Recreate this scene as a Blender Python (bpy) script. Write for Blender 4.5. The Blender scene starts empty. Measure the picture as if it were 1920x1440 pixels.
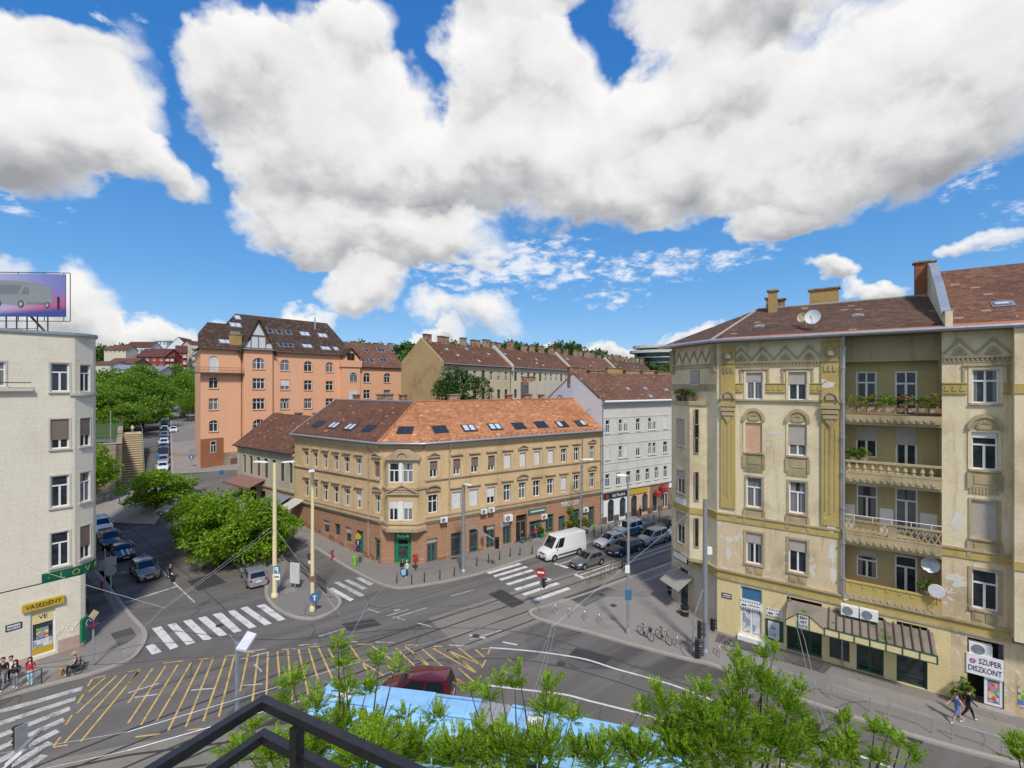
import bpy,bmesh,math,random
import numpy as np
from mathutils import Vector,Matrix
R = math.radians
rnd = random.Random(7)
sc = bpy.context.scene
col = sc.collection
# camera
H = 19.5                     # eye height above the crossing, metres
FPX = 870.0                  # focal length in pixels of a 1920 px wide frame
CX,CY = 960.0,722.0
cam = bpy.data.objects.new('camera',bpy.data.cameras.new('camera'))
col.objects.link(cam)
cam.location = (0,0,H)
cam.rotation_euler = (R(90),0,0)
cam.data.sensor_width = 36
cam.data.lens = FPX / 1920 * 36
cam.data.shift_y = (CY - 720) / 1920
cam.data.clip_start = 0.05
cam.data.clip_end = 6000
sc.camera = cam
# colour management
sc.view_settings.view_transform = 'Standard'
sc.view_settings.look = 'None'
sc.view_settings.exposure = 0.55
sc.view_settings.gamma = 1.0
sc.view_settings.use_curve_mapping = False
sc.cycles.max_bounces = 6
sc.cycles.diffuse_bounces = 3
sc.cycles.glossy_bounces = 3
sc.cycles.transmission_bounces = 4
sc.cycles.transparent_max_bounces = 6
sc.cycles.use_denoising = True
sc.cycles.sample_clamp_indirect = 6
# sun
SUN_EL,SUN_AZ = 50.0,166.0        # azimuth clockwise from +Y (view direction): the sun stands behind the camera
sun = bpy.data.objects.new('sun',bpy.data.lights.new('sun','SUN'))
col.objects.link(sun)
sun.data.energy = 2.3
sun.data.angle = R(7)
sun.data.color = (1.0,0.95,0.87)
_sd = Vector((math.sin(R(SUN_AZ)) * math.cos(R(SUN_EL)),math.cos(R(SUN_AZ)) * math.cos(R(SUN_EL)),math.sin(R(SUN_EL))))
sun.rotation_euler = _sd.to_track_quat('Z','Y').to_euler()
sun.location = (0,-30,60)
# node helpers
def nd(nt,typ,ins=None,**kw):
 n = nt.nodes.new(typ)
 for k,v in kw.items():
  setattr(n,k,v)
 for k,v in (ins or {}).items():
  if isinstance(v,bpy.types.NodeSocket):
   nt.links.new(v,n.inputs[k])
  else:
   n.inputs[k].default_value = v
 return n
def mth(nt,op,a,b=None,c=None,clamp=False):
 ins = {0: a}
 if b is not None: ins[1] = b
 if c is not None: ins[2] = c
 return nd(nt,'ShaderNodeMath',ins,operation=op,use_clamp=clamp).outputs[0]
def vmt(nt,op,a,b=None,out=0,**ex):
 ins = {0: a}
 if b is not None: ins[1] = b
 ins.update(ex)
 return nd(nt,'ShaderNodeVectorMath',ins,operation=op).outputs[out]
def mixc(nt,fac,a,b,blend='MIX'):
 n = nt.nodes.new('ShaderNodeMix'); n.data_type = 'RGBA'; n.blend_type = blend
 for k,v in ((0,fac),(6,a),(7,b)):
  if isinstance(v,bpy.types.NodeSocket): nt.links.new(v,n.inputs[k])
  else: n.inputs[k].default_value = (*v,1) if (k and len(v) == 3) else v
 return n.outputs[2]
def rng(nt,v,a,b,c=0.0,d=1.0,smooth=True):
 n = nd(nt,'ShaderNodeMapRange',{0: v,1: a,2: b,3: c,4: d})
 n.interpolation_type = 'SMOOTHSTEP' if smooth else 'LINEAR'
 return n.outputs[0]
def noise(nt,vec,scale,detail=4,rough=.55,out=0):
 return nd(nt,'ShaderNodeTexNoise',{'Vector': vec,'Scale': scale,'Detail': detail,'Roughness': rough}).outputs[out]
# sky
world = bpy.data.worlds.new('World'); sc.world = world
world.use_nodes = True
def build_sky():
 nt = world.node_tree; nt.nodes.clear()
 sky = nd(nt,'ShaderNodeTexSky',sky_type='NISHITA',sun_disc=False)
 sky.sun_elevation = R(SUN_EL); sky.sun_rotation = R(SUN_AZ)
 sky.air_density = 1.0; sky.dust_density = 0.35; sky.ozone_density = 2.4; sky.altitude = 150
 hs = nd(nt,'ShaderNodeHueSaturation',{'Hue': 0.500,'Saturation': 1.28,'Value': .84,'Color': sky.outputs[0]})
 dirv = nd(nt,'ShaderNodeTexCoord').outputs['Generated']
 sp = nd(nt,'ShaderNodeSeparateXYZ',{0: dirv})
 az = mth(nt,'ARCTAN2',sp.outputs[0],sp.outputs[1])
 el = mth(nt,'ARCSINE',sp.outputs[2])
 nv = vmt(nt,'MULTIPLY',dirv,(1,1,1.25))
 wn = nd(nt,'ShaderNodeTexNoise',{'Vector': nv,'Scale': 5.0,'Detail': 5.0,'Roughness': .55})
 warp = vmt(nt,'MULTIPLY',vmt(nt,'SUBTRACT',wn.outputs[1],(.5,.5,.5)),(.30,.24,0))
 ae = nd(nt,'ShaderNodeCombineXYZ',{0: az,1: el,2: 0.0}).outputs[0]
 aew = vmt(nt,'ADD',ae,warp)
 W = None; S = None
 for (cx,cy,rx,ry,k) in CLOUDS:
  a = math.atan2(cx - CX,FPX); dist = math.hypot(cx - CX,FPX)
  e = math.atan2(CY - cy,dist)
  ra = rx / FPX * math.cos(a) ** 2; re = ry * math.cos(e) ** 2 / dist
  q = vmt(nt,'MULTIPLY',vmt(nt,'SUBTRACT',aew,(a,e,0)),(1 / ra,1 / re,0))
  w = mth(nt,'MULTIPLY',mth(nt,'SUBTRACT',1.0,vmt(nt,'DOT_PRODUCT',q,q,out=1),clamp=True),k)
  qy = nd(nt,'ShaderNodeSeparateXYZ',{0: q}).outputs[1]
  W = w if W is None else mth(nt,'ADD',W,w)
  S = mth(nt,'MULTIPLY',w,qy) if S is None else mth(nt,'MULTIPLY_ADD',w,qy,S)
 n0 = noise(nt,vmt(nt,'MULTIPLY',dirv,(1,1,1.6)),2.6,3)
 back = mth(nt,'MULTIPLY',rng(nt,n0,.44,.62),rng(nt,sp.outputs[1],.25,-.1))
 back = mth(nt,'MULTIPLY',back,rng(nt,sp.outputs[2],.02,.2))
 W = mth(nt,'ADD',W,mth(nt,'MULTIPLY',back,.8))
 hgt = mth(nt,'DIVIDE',S,mth(nt,'MAXIMUM',W,.02))
 n1 = noise(nt,nv,6.0,9,.56)
 n2 = noise(nt,nv,20,7,.62)
 n3 = noise(nt,vmt(nt,'ADD',nv,(0.0,0.0,.06)),6.0,5,.5)
 dens = mth(nt,'ADD',mth(nt,'MULTIPLY',mth(nt,'MINIMUM',W,.8),1.35),
   mth(nt,'ADD',mth(nt,'MULTIPLY',mth(nt,'SUBTRACT',n1,.5),1.25),mth(nt,'MULTIPLY',mth(nt,'SUBTRACT',n2,.5),.80)))
 has = rng(nt,W,.0,.22)
 cov = mth(nt,'MULTIPLY',mth(nt,'POWER',rng(nt,dens,.06,.86),.85),has)
 rel = mth(nt,'MULTIPLY',mth(nt,'SUBTRACT',n1,n3),1.7)
 thick = rng(nt,dens,.30,1.0)
 sh = mth(nt,'ADD',mth(nt,'MULTIPLY',hgt,.85),mth(nt,'ADD',rel,mth(nt,'MULTIPLY',mth(nt,'SUBTRACT',1.0,thick),.35)))
 shade = rng(nt,sh,-.72,.52,0,1,False)
 ramp = nd(nt,'ShaderNodeValToRGB',{0: shade})
 e_ = ramp.color_ramp.elements
 e_[0].position = 0; e_[0].color = (.35,.36,.39,1)
 e_[1].position = 1; e_[1].color = (1.0,.985,.97,1)
 m = e_.new(.32); m.color = (.58,.585,.60,1)
 m = e_.new(.58); m.color = (.84,.835,.83,1)
 cl = vmt(nt,'SCALE',ramp.outputs[0],Scale=5.3)
 rip = None
 for (cx,cy,rx,ry,k) in RIPPLES:
  a = math.atan2(cx - CX,FPX); dist = math.hypot(cx - CX,FPX); e = math.atan2(CY - cy,dist)
  q = vmt(nt,'MULTIPLY',vmt(nt,'SUBTRACT',ae,(a,e,0)),(FPX / rx / math.cos(a) ** 2,dist / ry / math.cos(e) ** 2,0))
  w = mth(nt,'MULTIPLY',mth(nt,'SUBTRACT',1.0,vmt(nt,'DOT_PRODUCT',q,q,out=1),clamp=True),k)
  rip = w if rip is None else mth(nt,'MAXIMUM',rip,w)
 rn = noise(nt,vmt(nt,'MULTIPLY',dirv,(1,1,2.3)),26,5,.6)
 rc = mth(nt,'MULTIPLY',rng(nt,mth(nt,'ADD',rn,mth(nt,'MULTIPLY',rip,.28)),.60,.86),rng(nt,rip,0,.25))
 sr = nd(nt,'ShaderNodeValToRGB',{0: sp.outputs[2]}); se = sr.color_ramp.elements
 se[0].position = 0; se[0].color = (.19,.31,.46,1); se[1].position = .85; se[1].color = (.012,.085,.30,1)
 for p_,c_ in ((.08,(.125,.255,.45)),(.2,(.070,.205,.42)),(.45,(.024,.125,.355))): e_ = se.new(p_); e_.color = (*c_,1)
 skyc = mixc(nt,.75,hs.outputs[0],vmt(nt,'SCALE',sr.outputs[0],Scale=10.0))
 c0 = mixc(nt,mth(nt,'MULTIPLY',rc,.85),skyc,(4.9,5.05,5.35))
 c1 = mixc(nt,cov,c0,cl)
 bg = nd(nt,'ShaderNodeBackground',{0: c1,1: 0.125})
 out = nd(nt,'ShaderNodeOutputWorld',{0: bg.outputs[0]})
CLOUDS = [
 (-60,60,330,150,.62),(130,120,230,110,.45),(60,290,280,120,1),(190,250,170,130,.9),(300,340,100,60,.8),(-120,200,250,180,.9),
 (450,170,130,150,1),(600,190,190,200,1),(650,60,120,90,.7),(820,300,260,160,1),(620,330,190,110,1),(950,130,130,190,1),
 (1000,330,190,130,1),(700,460,190,80,.95),(680,540,120,50,.9),(1040,230,120,170,1),(960,-60,160,140,1),
 (1310,170,170,200,1),(1540,190,270,220,1),(1830,110,300,210,1),(1480,350,210,110,1),(1290,340,130,110,.9),(1720,270,170,120,.9),
 (1400,-80,300,160,1),(1180,330,170,120,.9),(1160,210,90,90,.6),(180,60,130,80,.3),(540,420,140,80,.7),(860,470,130,60,.5),(1440,430,120,40,.6),
 (1576,513,62,34,.8),(890,596,140,42,.62),(150,565,110,80,.9),(300,618,140,52,.95),(560,592,95,36,.85),
 (790,640,100,26,.8),(1080,652,150,30,.9),(1660,548,100,30,.85),(1235,622,50,14,.5),(10,480,50,34,.5),(1900,470,60,26,.4),(1350,640,260,20,.6)]
RIPPLES = [(960,500,240,70,1),(1230,500,180,40,.9),(1380,480,90,26,.9),(560,440,90,60,.5),(1880,430,90,60,.5),(1800,330,120,60,.5),(60,390,120,40,.5),(250,60,120,60,.4),(1140,560,90,30,.7)]
build_sky()
# scene bookkeeping
def tag(o,label=None,cat=None,group=None,kind=None):
 for k,v in (('label',label),('category',cat),('group',group),('kind',kind)):
  if v: o[k] = v
 return o
def thing(name,loc,label,cat,group=None,rz=0.0):
 o = bpy.data.objects.new(name,None); col.objects.link(o)
 o.empty_display_size = .3
 o.location = loc; o.rotation_euler = (0,0,rz)
 return tag(o,label,cat,group)
def wloc(o):
 l = Vector((0,0,0))
 while o is not None:
  l += o.location; o = o.parent
 return l
def copy_tree(o,parent=None):
 c = o.copy(); col.objects.link(c)
 if parent is not None: c.parent = parent
 for ch in list(o.children): copy_tree(ch,c)
 return c
def remat(o,table):
 for x in [o] + list(o.children_recursive):
  if x.type == 'MESH' and any(s in table for s in x.data.materials):
   x.data = x.data.copy()
   for i,s in enumerate(x.data.materials):
    if s in table: x.data.materials[i] = table[s]
# mesh builder
class MB:
 def __init__(s): s.v = []; s.f = []; s.m = []
 def poly(s,pts,m=0):
  i = len(s.v); s.v += [tuple(p) for p in pts]; s.f.append(tuple(range(i,i + len(pts)))); s.m.append(m)
 def mesh(s,vs,fs,m=0):
  i = len(s.v); s.v += [tuple(p) for p in vs]
  for f in fs: s.f.append(tuple(i + k for k in f)); s.m.append(m)
 def hexa(s,p,m=0):            # p: 8 corners, bottom ring then top ring
  s.mesh(p,[(3,2,1,0),(4,5,6,7),(0,1,5,4),(1,2,6,5),(2,3,7,6),(3,0,4,7)],m)
 def box(s,c,d,rz=0.0,m=0):
  ca,sa = math.cos(rz),math.sin(rz); p = []
  for z in (-.5,.5):
   for (x,y) in ((-.5,-.5),(.5,-.5),(.5,.5),(-.5,.5)):
    X,Y = x * d[0],y * d[1]
    p.append((c[0] + X * ca - Y * sa,c[1] + X * sa + Y * ca,c[2] + z * d[2]))
  s.hexa(p,m)
 def fbox(s,F,u0,u1,z0,z1,w0,w1,m=0):
  P = F.P
  s.hexa([P(u0,z0,w1),P(u1,z0,w1),P(u1,z0,w0),P(u0,z0,w0),P(u0,z1,w1),P(u1,z1,w1),P(u1,z1,w0),P(u0,z1,w0)],m)
 def tube(s,pts,r,n=6,m=0,cap=True):
  pts = [Vector(p) for p in pts]
  rs = r if isinstance(r,(list,tuple)) else [r] * len(pts)
  rings = []
  prev = None
  for i,p in enumerate(pts):
   t = (pts[min(i + 1,len(pts) - 1)] - pts[max(i - 1,0)])
   t = t.normalized() if t.length > 1e-9 else Vector((0,0,1))
   a = prev if prev is not None else (Vector((0,0,1)) if abs(t.z) < .9 else Vector((1,0,0)))
   x = (a - t * a.dot(t))
   x = x.normalized() if x.length > 1e-6 else t.orthogonal().normalized()
   prev = x; y = t.cross(x)
   rings.append([p + (x * math.cos(k * 2 * math.pi / n) + y * math.sin(k * 2 * math.pi / n)) * rs[i] for k in range(n)])
  vs = [q for rg in rings for q in rg]; fs = []
  for i in range(len(pts) - 1):
   for k in range(n):
    fs.append((i * n + k,i * n + (k + 1) % n,(i + 1) * n + (k + 1) % n,(i + 1) * n + k))
  if cap:
   fs.append(tuple(range(n - 1,-1,-1))); fs.append(tuple((len(pts) - 1) * n + k for k in range(n)))
  s.mesh(vs,fs,m)
 def lathe(s,c,prof,n=12,m=0,sx=1,sy=1,axis='z'):
  vs = []; fs = []
  for (r,z) in prof:
   for k in range(n):
    a = k * 2 * math.pi / n
    q = (r * math.cos(a) * sx,r * math.sin(a) * sy,z)
    if axis == 'y': q = (q[0],q[2],q[1])
    if axis == 'x': q = (q[2],q[0],q[1])
    vs.append((c[0] + q[0],c[1] + q[1],c[2] + q[2]))
  for i in range(len(prof) - 1):
   for k in range(n):
    fs.append((i * n + k,i * n + (k + 1) % n,(i + 1) * n + (k + 1) % n,(i + 1) * n + k))
  fs.append(tuple(range(n - 1,-1,-1))); fs.append(tuple((len(prof) - 1) * n + k for k in range(n)))
  s.mesh(vs,fs,m)
 def prism(s,F,pts,w0,w1,m=0):      # pts: (u, z) outline on a facade, extruded from w0 to w1
  n = len(pts)
  vs = [F.P(u,z,w1) for u,z in pts] + [F.P(u,z,w0) for u,z in pts]
  fs = [tuple(range(n)),tuple(range(2 * n - 1,n - 1,-1))]
  for i in range(n): fs.append((i,(i + n),(i + 1) % n + n,(i + 1) % n))
  s.mesh(vs,fs,m)
 def build(s,name,mats,parent=None,smooth=False,label=None,uv=True,merge=False):
  me = bpy.data.meshes.new(name)
  org = wloc(parent) if parent is not None else Vector((0,0,0))
  o = bpy.data.objects.new(name,me)
  V = np.array(s.v,dtype=np.float64).reshape(-1,3)
  if parent is None and len(V):
   b = V.min(0); t = V.max(0)
   org = Vector(((b[0] + t[0]) / 2,(b[1] + t[1]) / 2,b[2])); o.location = org
  Vl = V - np.array(org)
  me.from_pydata(Vl.tolist(),[],s.f)
  if not isinstance(mats,(list,tuple)): mats = [mats]
  for mm in mats: me.materials.append(mm)
  if len(mats) > 1: me.polygons.foreach_set('material_index',s.m)
  if merge or len(s.f) < 60000:
   bm = bmesh.new(); bm.from_mesh(me)
   if merge: bmesh.ops.remove_doubles(bm,verts=bm.verts,dist=1e-4)
   bmesh.ops.recalc_face_normals(bm,faces=bm.faces)
   bm.to_mesh(me); bm.free()
  if uv and len(me.polygons):
   ul = me.uv_layers.new(name='UVMap')
   co = np.empty(len(me.vertices) * 3); me.vertices.foreach_get('co',co); co = co.reshape(-1,3) + np.array(org)
   vi = np.empty(len(me.loops),dtype=np.int64); me.loops.foreach_get('vertex_index',vi)
   nn = np.empty(len(me.polygons) * 3); me.polygons.foreach_get('normal',nn); nn = nn.reshape(-1,3)
   lt = np.empty(len(me.polygons),dtype=np.int64); me.polygons.foreach_get('loop_total',lt)
   pn = np.repeat(nn,lt,axis=0); p = co[vi]
   ua = np.stack([-pn[:,1],pn[:,0],np.zeros(len(pn))],1)
   L = np.linalg.norm(ua,axis=1); flat = L < .25
   ua[flat] = (1,0,0); L[flat] = 1; ua /= L[:,None]
   va = np.cross(pn,ua); va[flat] = (0,1,0)
   uvs = np.stack([(p * ua).sum(1),(p * va).sum(1)],1)
   ul.data.foreach_set('uv',uvs.ravel())
  if smooth:
   me.polygons.foreach_set('use_smooth',[True] * len(me.polygons))
   if smooth != 'all':
    me.set_sharp_from_angle(angle=R(smooth if smooth is not True and smooth > 1 else 40))
  me.update()
  col.objects.link(o)
  if parent is not None: o.parent = parent
  if label: o['label'] = label
  return o
class Frame:
 """vertical plane: u along the wall, z up, w out of the wall"""
 def __init__(s,A,B,out=None):
  s.A = Vector((A[0],A[1])); d = Vector((B[0] - A[0],B[1] - A[1])); s.L = d.length; s.t = d / s.L
  n = Vector((s.t.y,-s.t.x))
  ref = Vector(out) if out is not None else Vector((0,0)) - s.A
  if n.dot(ref) < 0: n = -n
  s.n = n; s.rz = math.atan2(s.t.y,s.t.x)
 def P(s,u,z,w=0.0):
  q = s.A + s.t * u + s.n * w
  return (q.x,q.y,z)
 def at(s,px,py,w=0.0):
  k = (px - CX) / FPX; a = s.A + s.n * w
  u = (k * a.y - a.x) / (s.t.x - k * s.t.y)
  d = a.y + s.t.y * u
  return u,H - (py - CY) * d / FPX
 def u(s,px,w=0.0): return s.at(px,722,w)[0]
 def z(s,px,py,w=0.0): return s.at(px,py,w)[1]
 def rect(s,x0,x1,y0,y1,w=0.0):
  a = s.at(x0,y0,w); b = s.at(x1,y1,w); xm = (x0 + x1) / 2
  return (a[0],b[0],s.z(xm,y1,w),s.z(xm,y0,w))
 def off(s,w): return Frame((s.A + s.n * w),(s.A + s.n * w + s.t * s.L),out=s.n)
def at(px,py,d): return Vector(((px - CX) * d / FPX,d,H - (py - CY) * d / FPX))
# lie of the land
TP = np.array([(-14.4,50.6,-.05),(-9,50,-.05),(0,45,-.05),(20,40,-.05),(-22,55.8,.9),(-28,60,2.0),(-41,69.8,3.7),(-56.8,84.6,4.1),(-62,80,3.9),(-70,90,4.6),
   (-142,190,10.9),(-180,240,14.0),(-216,290,17.2),(-40,95,4.6),(-20,110,4.6),(-36,45,-.05),(-45,52,.15),(-55,61,.6),(-64,71,1.2),(-33,53,.5),(-30,47,-.05),(-24,45,-.05),
   (-66,79,1.9),(-20,40,-.05),(-30,35,-.05),(-40,35,-.05),(-40,25,-.05),(0,25,-.05),(25,25,-.05),(12,64.5,-.05),(40,50,-.05),(50,90,-.05),(90,110,-.05),(0,5,-.05),(-50,5,-.05),(50,5,-.05),
   (-90,75,2.2),(-100,95,5),(0,62,.6),(20,100,2),(-72,60,.9),(-60,40,-.05)])
def _tps(r2): return np.where(r2 > 1e-9,.5 * r2 * np.log(np.maximum(r2,1e-9)),0)
_n = len(TP); _K = _tps(((TP[:,None,:2] - TP[None,:,:2]) ** 2).sum(-1)) + np.eye(_n) * 6.0
_Pm = np.hstack([np.ones((_n,1)),TP[:,:2]])
_wt = np.linalg.solve(np.block([[_K,_Pm],[_Pm.T,np.zeros((3,3))]]),np.concatenate([TP[:,2],np.zeros(3)]))
def ztv(x,y):
 x = np.asarray(x,float); y = np.asarray(y,float)
 r2 = (x[...,None] - TP[:,0]) ** 2 + (y[...,None] - TP[:,1]) ** 2
 z = _tps(r2) @ _wt[:_n] + _wt[_n] + _wt[_n + 1] * x + _wt[_n + 2] * y
 m = np.clip((-x - 12.5) / 3.0,0,1) * np.clip((y - 44.5) / 4,0,1)
 m2 = np.clip((-x - 12.5 + (y - 56) * .5) / 3.0,0,1) * np.clip((y - 44.5) / 4,0,1)
 return np.maximum(z,0) * np.maximum(m,m2)
def zt(x,y): return float(ztv(np.array([x]),np.array([y]))[0])
_DS = np.concatenate([np.linspace(14,130,900),np.linspace(130.3,330,500)])
def gp(px,py,h=0.0):
 """ground point under a direction"""
 k = (px - CX) / FPX; m = (py - CY) / FPX
 X = k * _DS; Z = H - m * _DS; g = ztv(X,_DS) + h
 i = np.argmax(Z <= g)
 if Z[i] > g[i]: i = len(_DS) - 1
 if i == 0:
  d = (H - h) / m
  return Vector((k * d,d,h))
 a0,a1 = Z[i - 1] - g[i - 1],Z[i] - g[i]
 d = _DS[i - 1] + (_DS[i] - _DS[i - 1]) * a0 / (a0 - a1 + 1e-12)
 return Vector((k * d,d,zt(k * d,d) + h))
def scale_at(px,py): return gp(px,py).y / FPX      # metres per pixel there
# materials
def newmat(name):
 m = bpy.data.materials.new(name); m.use_nodes = True; nt = m.node_tree; nt.nodes.clear()
 b = nt.nodes.new('ShaderNodeBsdfPrincipled'); o = nt.nodes.new('ShaderNodeOutputMaterial')
 nt.links.new(b.outputs[0],o.inputs[0])
 return m,nt,b
def lnk(nt,a,n,k):
 nt.links.new(a,n.inputs[k])
def bump(nt,b,h,strength=.3,dist=.02):
 n = nd(nt,'ShaderNodeBump',{'Height': h,'Strength': strength,'Distance': dist})
 lnk(nt,n.outputs[0],b,'Normal')
def plain(name,c,rough=.6,metal=0.0,var=.12,scale=6.0,spec=.4,coat=0.0):
 m,nt,b = newmat(name)
 tc = nd(nt,'ShaderNodeTexCoord')
 n = noise(nt,tc.outputs['Object'],scale,5)
 k = rng(nt,n,.25,.75,1 - var,1 + var,False)
 lnk(nt,vmt(nt,'SCALE',c,Scale=k),b,'Base Color')
 b.inputs['Roughness'].default_value = rough; b.inputs['Metallic'].default_value = metal
 b.inputs['Specular IOR Level'].default_value = spec; b.inputs['Coat Weight'].default_value = coat
 if coat: b.inputs['Coat Roughness'].default_value = .05
 return m
def wall_mat(name,c,dark=None,peel=None,streak=.35,stain=.45,peel_amt=.70,rough=.9,rust=0.0,jointh=0.0,jointw=0.0,bumpy=.25):
 """weathered plaster: blotches, vertical run marks, peeled patches, fine grain, optional coursed joints"""
 m,nt,b = newmat(name)
 tc = nd(nt,'ShaderNodeTexCoord'); ob = tc.outputs['Object']; uv = tc.outputs['UV']
 dark = dark or tuple(x * .5 for x in c)
 n1 = noise(nt,ob,.32,7,.62); n2 = noise(nt,vmt(nt,'MULTIPLY',uv,(2.2,.16,1)),1.0,5,.6)
 n3 = noise(nt,ob,9,4,.6); n4 = noise(nt,ob,1.5,6,.65)
 base = mixc(nt,mth(nt,'MULTIPLY',rng(nt,n1,.45,.75),stain),c,dark)
 base = mixc(nt,mth(nt,'MULTIPLY',rng(nt,n2,.5,.78),streak),base,dark)
 base = mixc(nt,mth(nt,'MULTIPLY',rng(nt,n4,.52,.74),stain * .55),base,tuple(min(1,x * 1.22) for x in c))
 if peel:
  pk = rng(nt,mth(nt,'ADD',n4,mth(nt,'MULTIPLY',n1,.35)),peel_amt,peel_amt + .025)
  base = mixc(nt,pk,base,peel)
 k = rng(nt,n3,.25,.75,.88,1.1,False)
 h = n3
 if jointh:
  br = nd(nt,'ShaderNodeTexBrick',{'Vector': uv,'Color1': (1,1,1,1),'Color2': (.9,.9,.9,1),'Mortar': (.55,.55,.55,1),'Scale': 1.0,'Mortar Size': .012 if jointh > .15 else .008,
          'Mortar Smooth': .2,'Brick Width': jointw,'Row Height': jointh})
  base = mixc(nt,.8 if jointw < 30 or jointh > .4 else .25,base,br.outputs[0],'MULTIPLY')
  h = mth(nt,'ADD',mth(nt,'MULTIPLY',n3,.3),mth(nt,'MULTIPLY',br.outputs[1],-1.0))
 lnk(nt,vmt(nt,'SCALE',base,Scale=k),b,'Base Color')
 b.inputs['Roughness'].default_value = rough; b.inputs['Specular IOR Level'].default_value = .2
 bump(nt,b,h,bumpy,.02)
 return m
def tile_mat(name,c1,c2,light=None,light_amt=.05,row=.19,wid=.2,moss=None):
 """clay roof tiles: courses up the slope (UV in metres), each tile its own tint, replaced pale tiles, soot blotches"""
 m,nt,b = newmat(name)
 tc = nd(nt,'ShaderNodeTexCoord'); uv = tc.outputs['UV']; ob = tc.outputs['Object']
 br = nd(nt,'ShaderNodeTexBrick',{'Vector': uv,'Color1': (*c1,1),'Color2': (*c2,1),'Mortar': (*[x * .38 for x in c1],1),'Scale': 1.0,'Mortar Size': .014,
         'Mortar Smooth': .3,'Bias': -.1,'Brick Width': wid,'Row Height': row})
 n1 = noise(nt,ob,.30,6,.6); n2 = noise(nt,ob,1.7,5,.6)
 base = mixc(nt,mth(nt,'MULTIPLY',rng(nt,n1,.42,.7),.6),br.outputs[0],tuple(x * .62 for x in c1))
 base = mixc(nt,mth(nt,'MULTIPLY',rng(nt,n2,.5,.75),.4),base,tuple(min(1,x * 1.35) for x in c2))
 fl = vmt(nt,'FLOOR',vmt(nt,'MULTIPLY',uv,(1 / (wid * 2.2),1 / row,0)))
 wn = nd(nt,'ShaderNodeTexWhiteNoise',{'Vector': fl},noise_dimensions='2D')
 big = noise(nt,ob,.8,2)
 if light:
  lk = mth(nt,'MULTIPLY',mth(nt,'GREATER_THAN',mth(nt,'ADD',wn.outputs[0],mth(nt,'MULTIPLY',rng(nt,big,.58,.8),.07)),1 - light_amt),.8)
  base = mixc(nt,lk,base,light)
 k2 = rng(nt,wn.outputs[0],0,1,.78,1.2,False)
 if moss:
  base = mixc(nt,mth(nt,'MULTIPLY',rng(nt,noise(nt,ob,.55,6,.7),.55,.72),.6),base,moss)
 lnk(nt,vmt(nt,'SCALE',base,Scale=k2),b,'Base Color')
 b.inputs['Roughness'].default_value = .85; b.inputs['Specular IOR Level'].default_value = .25
 fr = mth(nt,'FRACT',mth(nt,'DIVIDE',nd(nt,'ShaderNodeSeparateXYZ',{0: uv}).outputs[1],row))
 bump(nt,b,mth(nt,'ADD',mth(nt,'MULTIPLY',fr,-.8),mth(nt,'MULTIPLY',br.outputs[1],-.5)),.6,.04)
 return m
def ground_mat(name,c,dark,patch=None,crack=True,grain=40.0,stain=.5,lanes=None,slab=None):
 m,nt,b = newmat(name)
 tc = nd(nt,'ShaderNodeTexCoord'); ob = tc.outputs['Object']
 n1 = noise(nt,ob,.10,6,.6); n2 = noise(nt,ob,.7,6,.65); n3 = noise(nt,ob,grain,2,.6)
 base = mixc(nt,mth(nt,'MULTIPLY',rng(nt,n1,.38,.68),stain),c,dark)
 base = mixc(nt,mth(nt,'MULTIPLY',rng(nt,n2,.5,.78),stain * .7),base,dark)
 if patch:
  vo = nd(nt,'ShaderNodeTexVoronoi',{'Vector': ob,'Scale': .085},distance='CHEBYCHEV')
  pk = rng(nt,vo.outputs[1] if False else nd(nt,'ShaderNodeSeparateColor',{0: vo.outputs[1]}).outputs[0],.70,.72)
  base = mixc(nt,mth(nt,'MULTIPLY',pk,.75),base,patch)
 if lanes:   # worn, paler wheel tracks along the road
  st = noise(nt,vmt(nt,'MULTIPLY',nd(nt,'ShaderNodeMapping',{'Vector': ob,'Rotation': (0,0,lanes)}).outputs[0],(.03,.55,1)),1.0,4)
  base = mixc(nt,mth(nt,'MULTIPLY',rng(nt,st,.42,.66),.65),base,tuple(x * 1.35 for x in c))
 h = n3
 if crack:
  vc = nd(nt,'ShaderNodeTexVoronoi',{'Vector': vmt(nt,'ADD',ob,vmt(nt,'SCALE',nd(nt,'ShaderNodeTexNoise',{'Vector': ob,'Scale': .6,'Detail': 4.0}).outputs[1],Scale=1.6)),'Scale': .14},feature='DISTANCE_TO_EDGE')
  ck = mth(nt,'MULTIPLY',rng(nt,vc.outputs[0],.012,.002),rng(nt,noise(nt,ob,.16,3),.42,.6))
  base = mixc(nt,mth(nt,'MULTIPLY',ck,.7),base,tuple(x * .4 for x in c))
 if slab:
  br = nd(nt,'ShaderNodeTexBrick',{'Vector': nd(nt,'ShaderNodeMapping',{'Vector': ob,'Rotation': (0,0,.55)}).outputs[0],'Color1': (1,1,1,1),'Color2': (.86,.86,.86,1),'Mortar': (.62,.62,.62,1),'Scale': 1.0,'Mortar Size': .012,'Brick Width': slab,'Row Height': slab})
  base = mixc(nt,.8,base,br.outputs[0],'MULTIPLY')
 sp = rng(nt,n3,.3,.7,.82,1.18,False)
 sp2 = rng(nt,noise(nt,ob,160,1),.3,.7,.8,1.2,False)
 lnk(nt,vmt(nt,'SCALE',base,Scale=mth(nt,'MULTIPLY',sp,sp2)),b,'Base Color')
 b.inputs['Roughness'].default_value = .88; b.inputs['Specular IOR Level'].default_value = .25
 bump(nt,b,n3,.25,.01)
 return m
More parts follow.
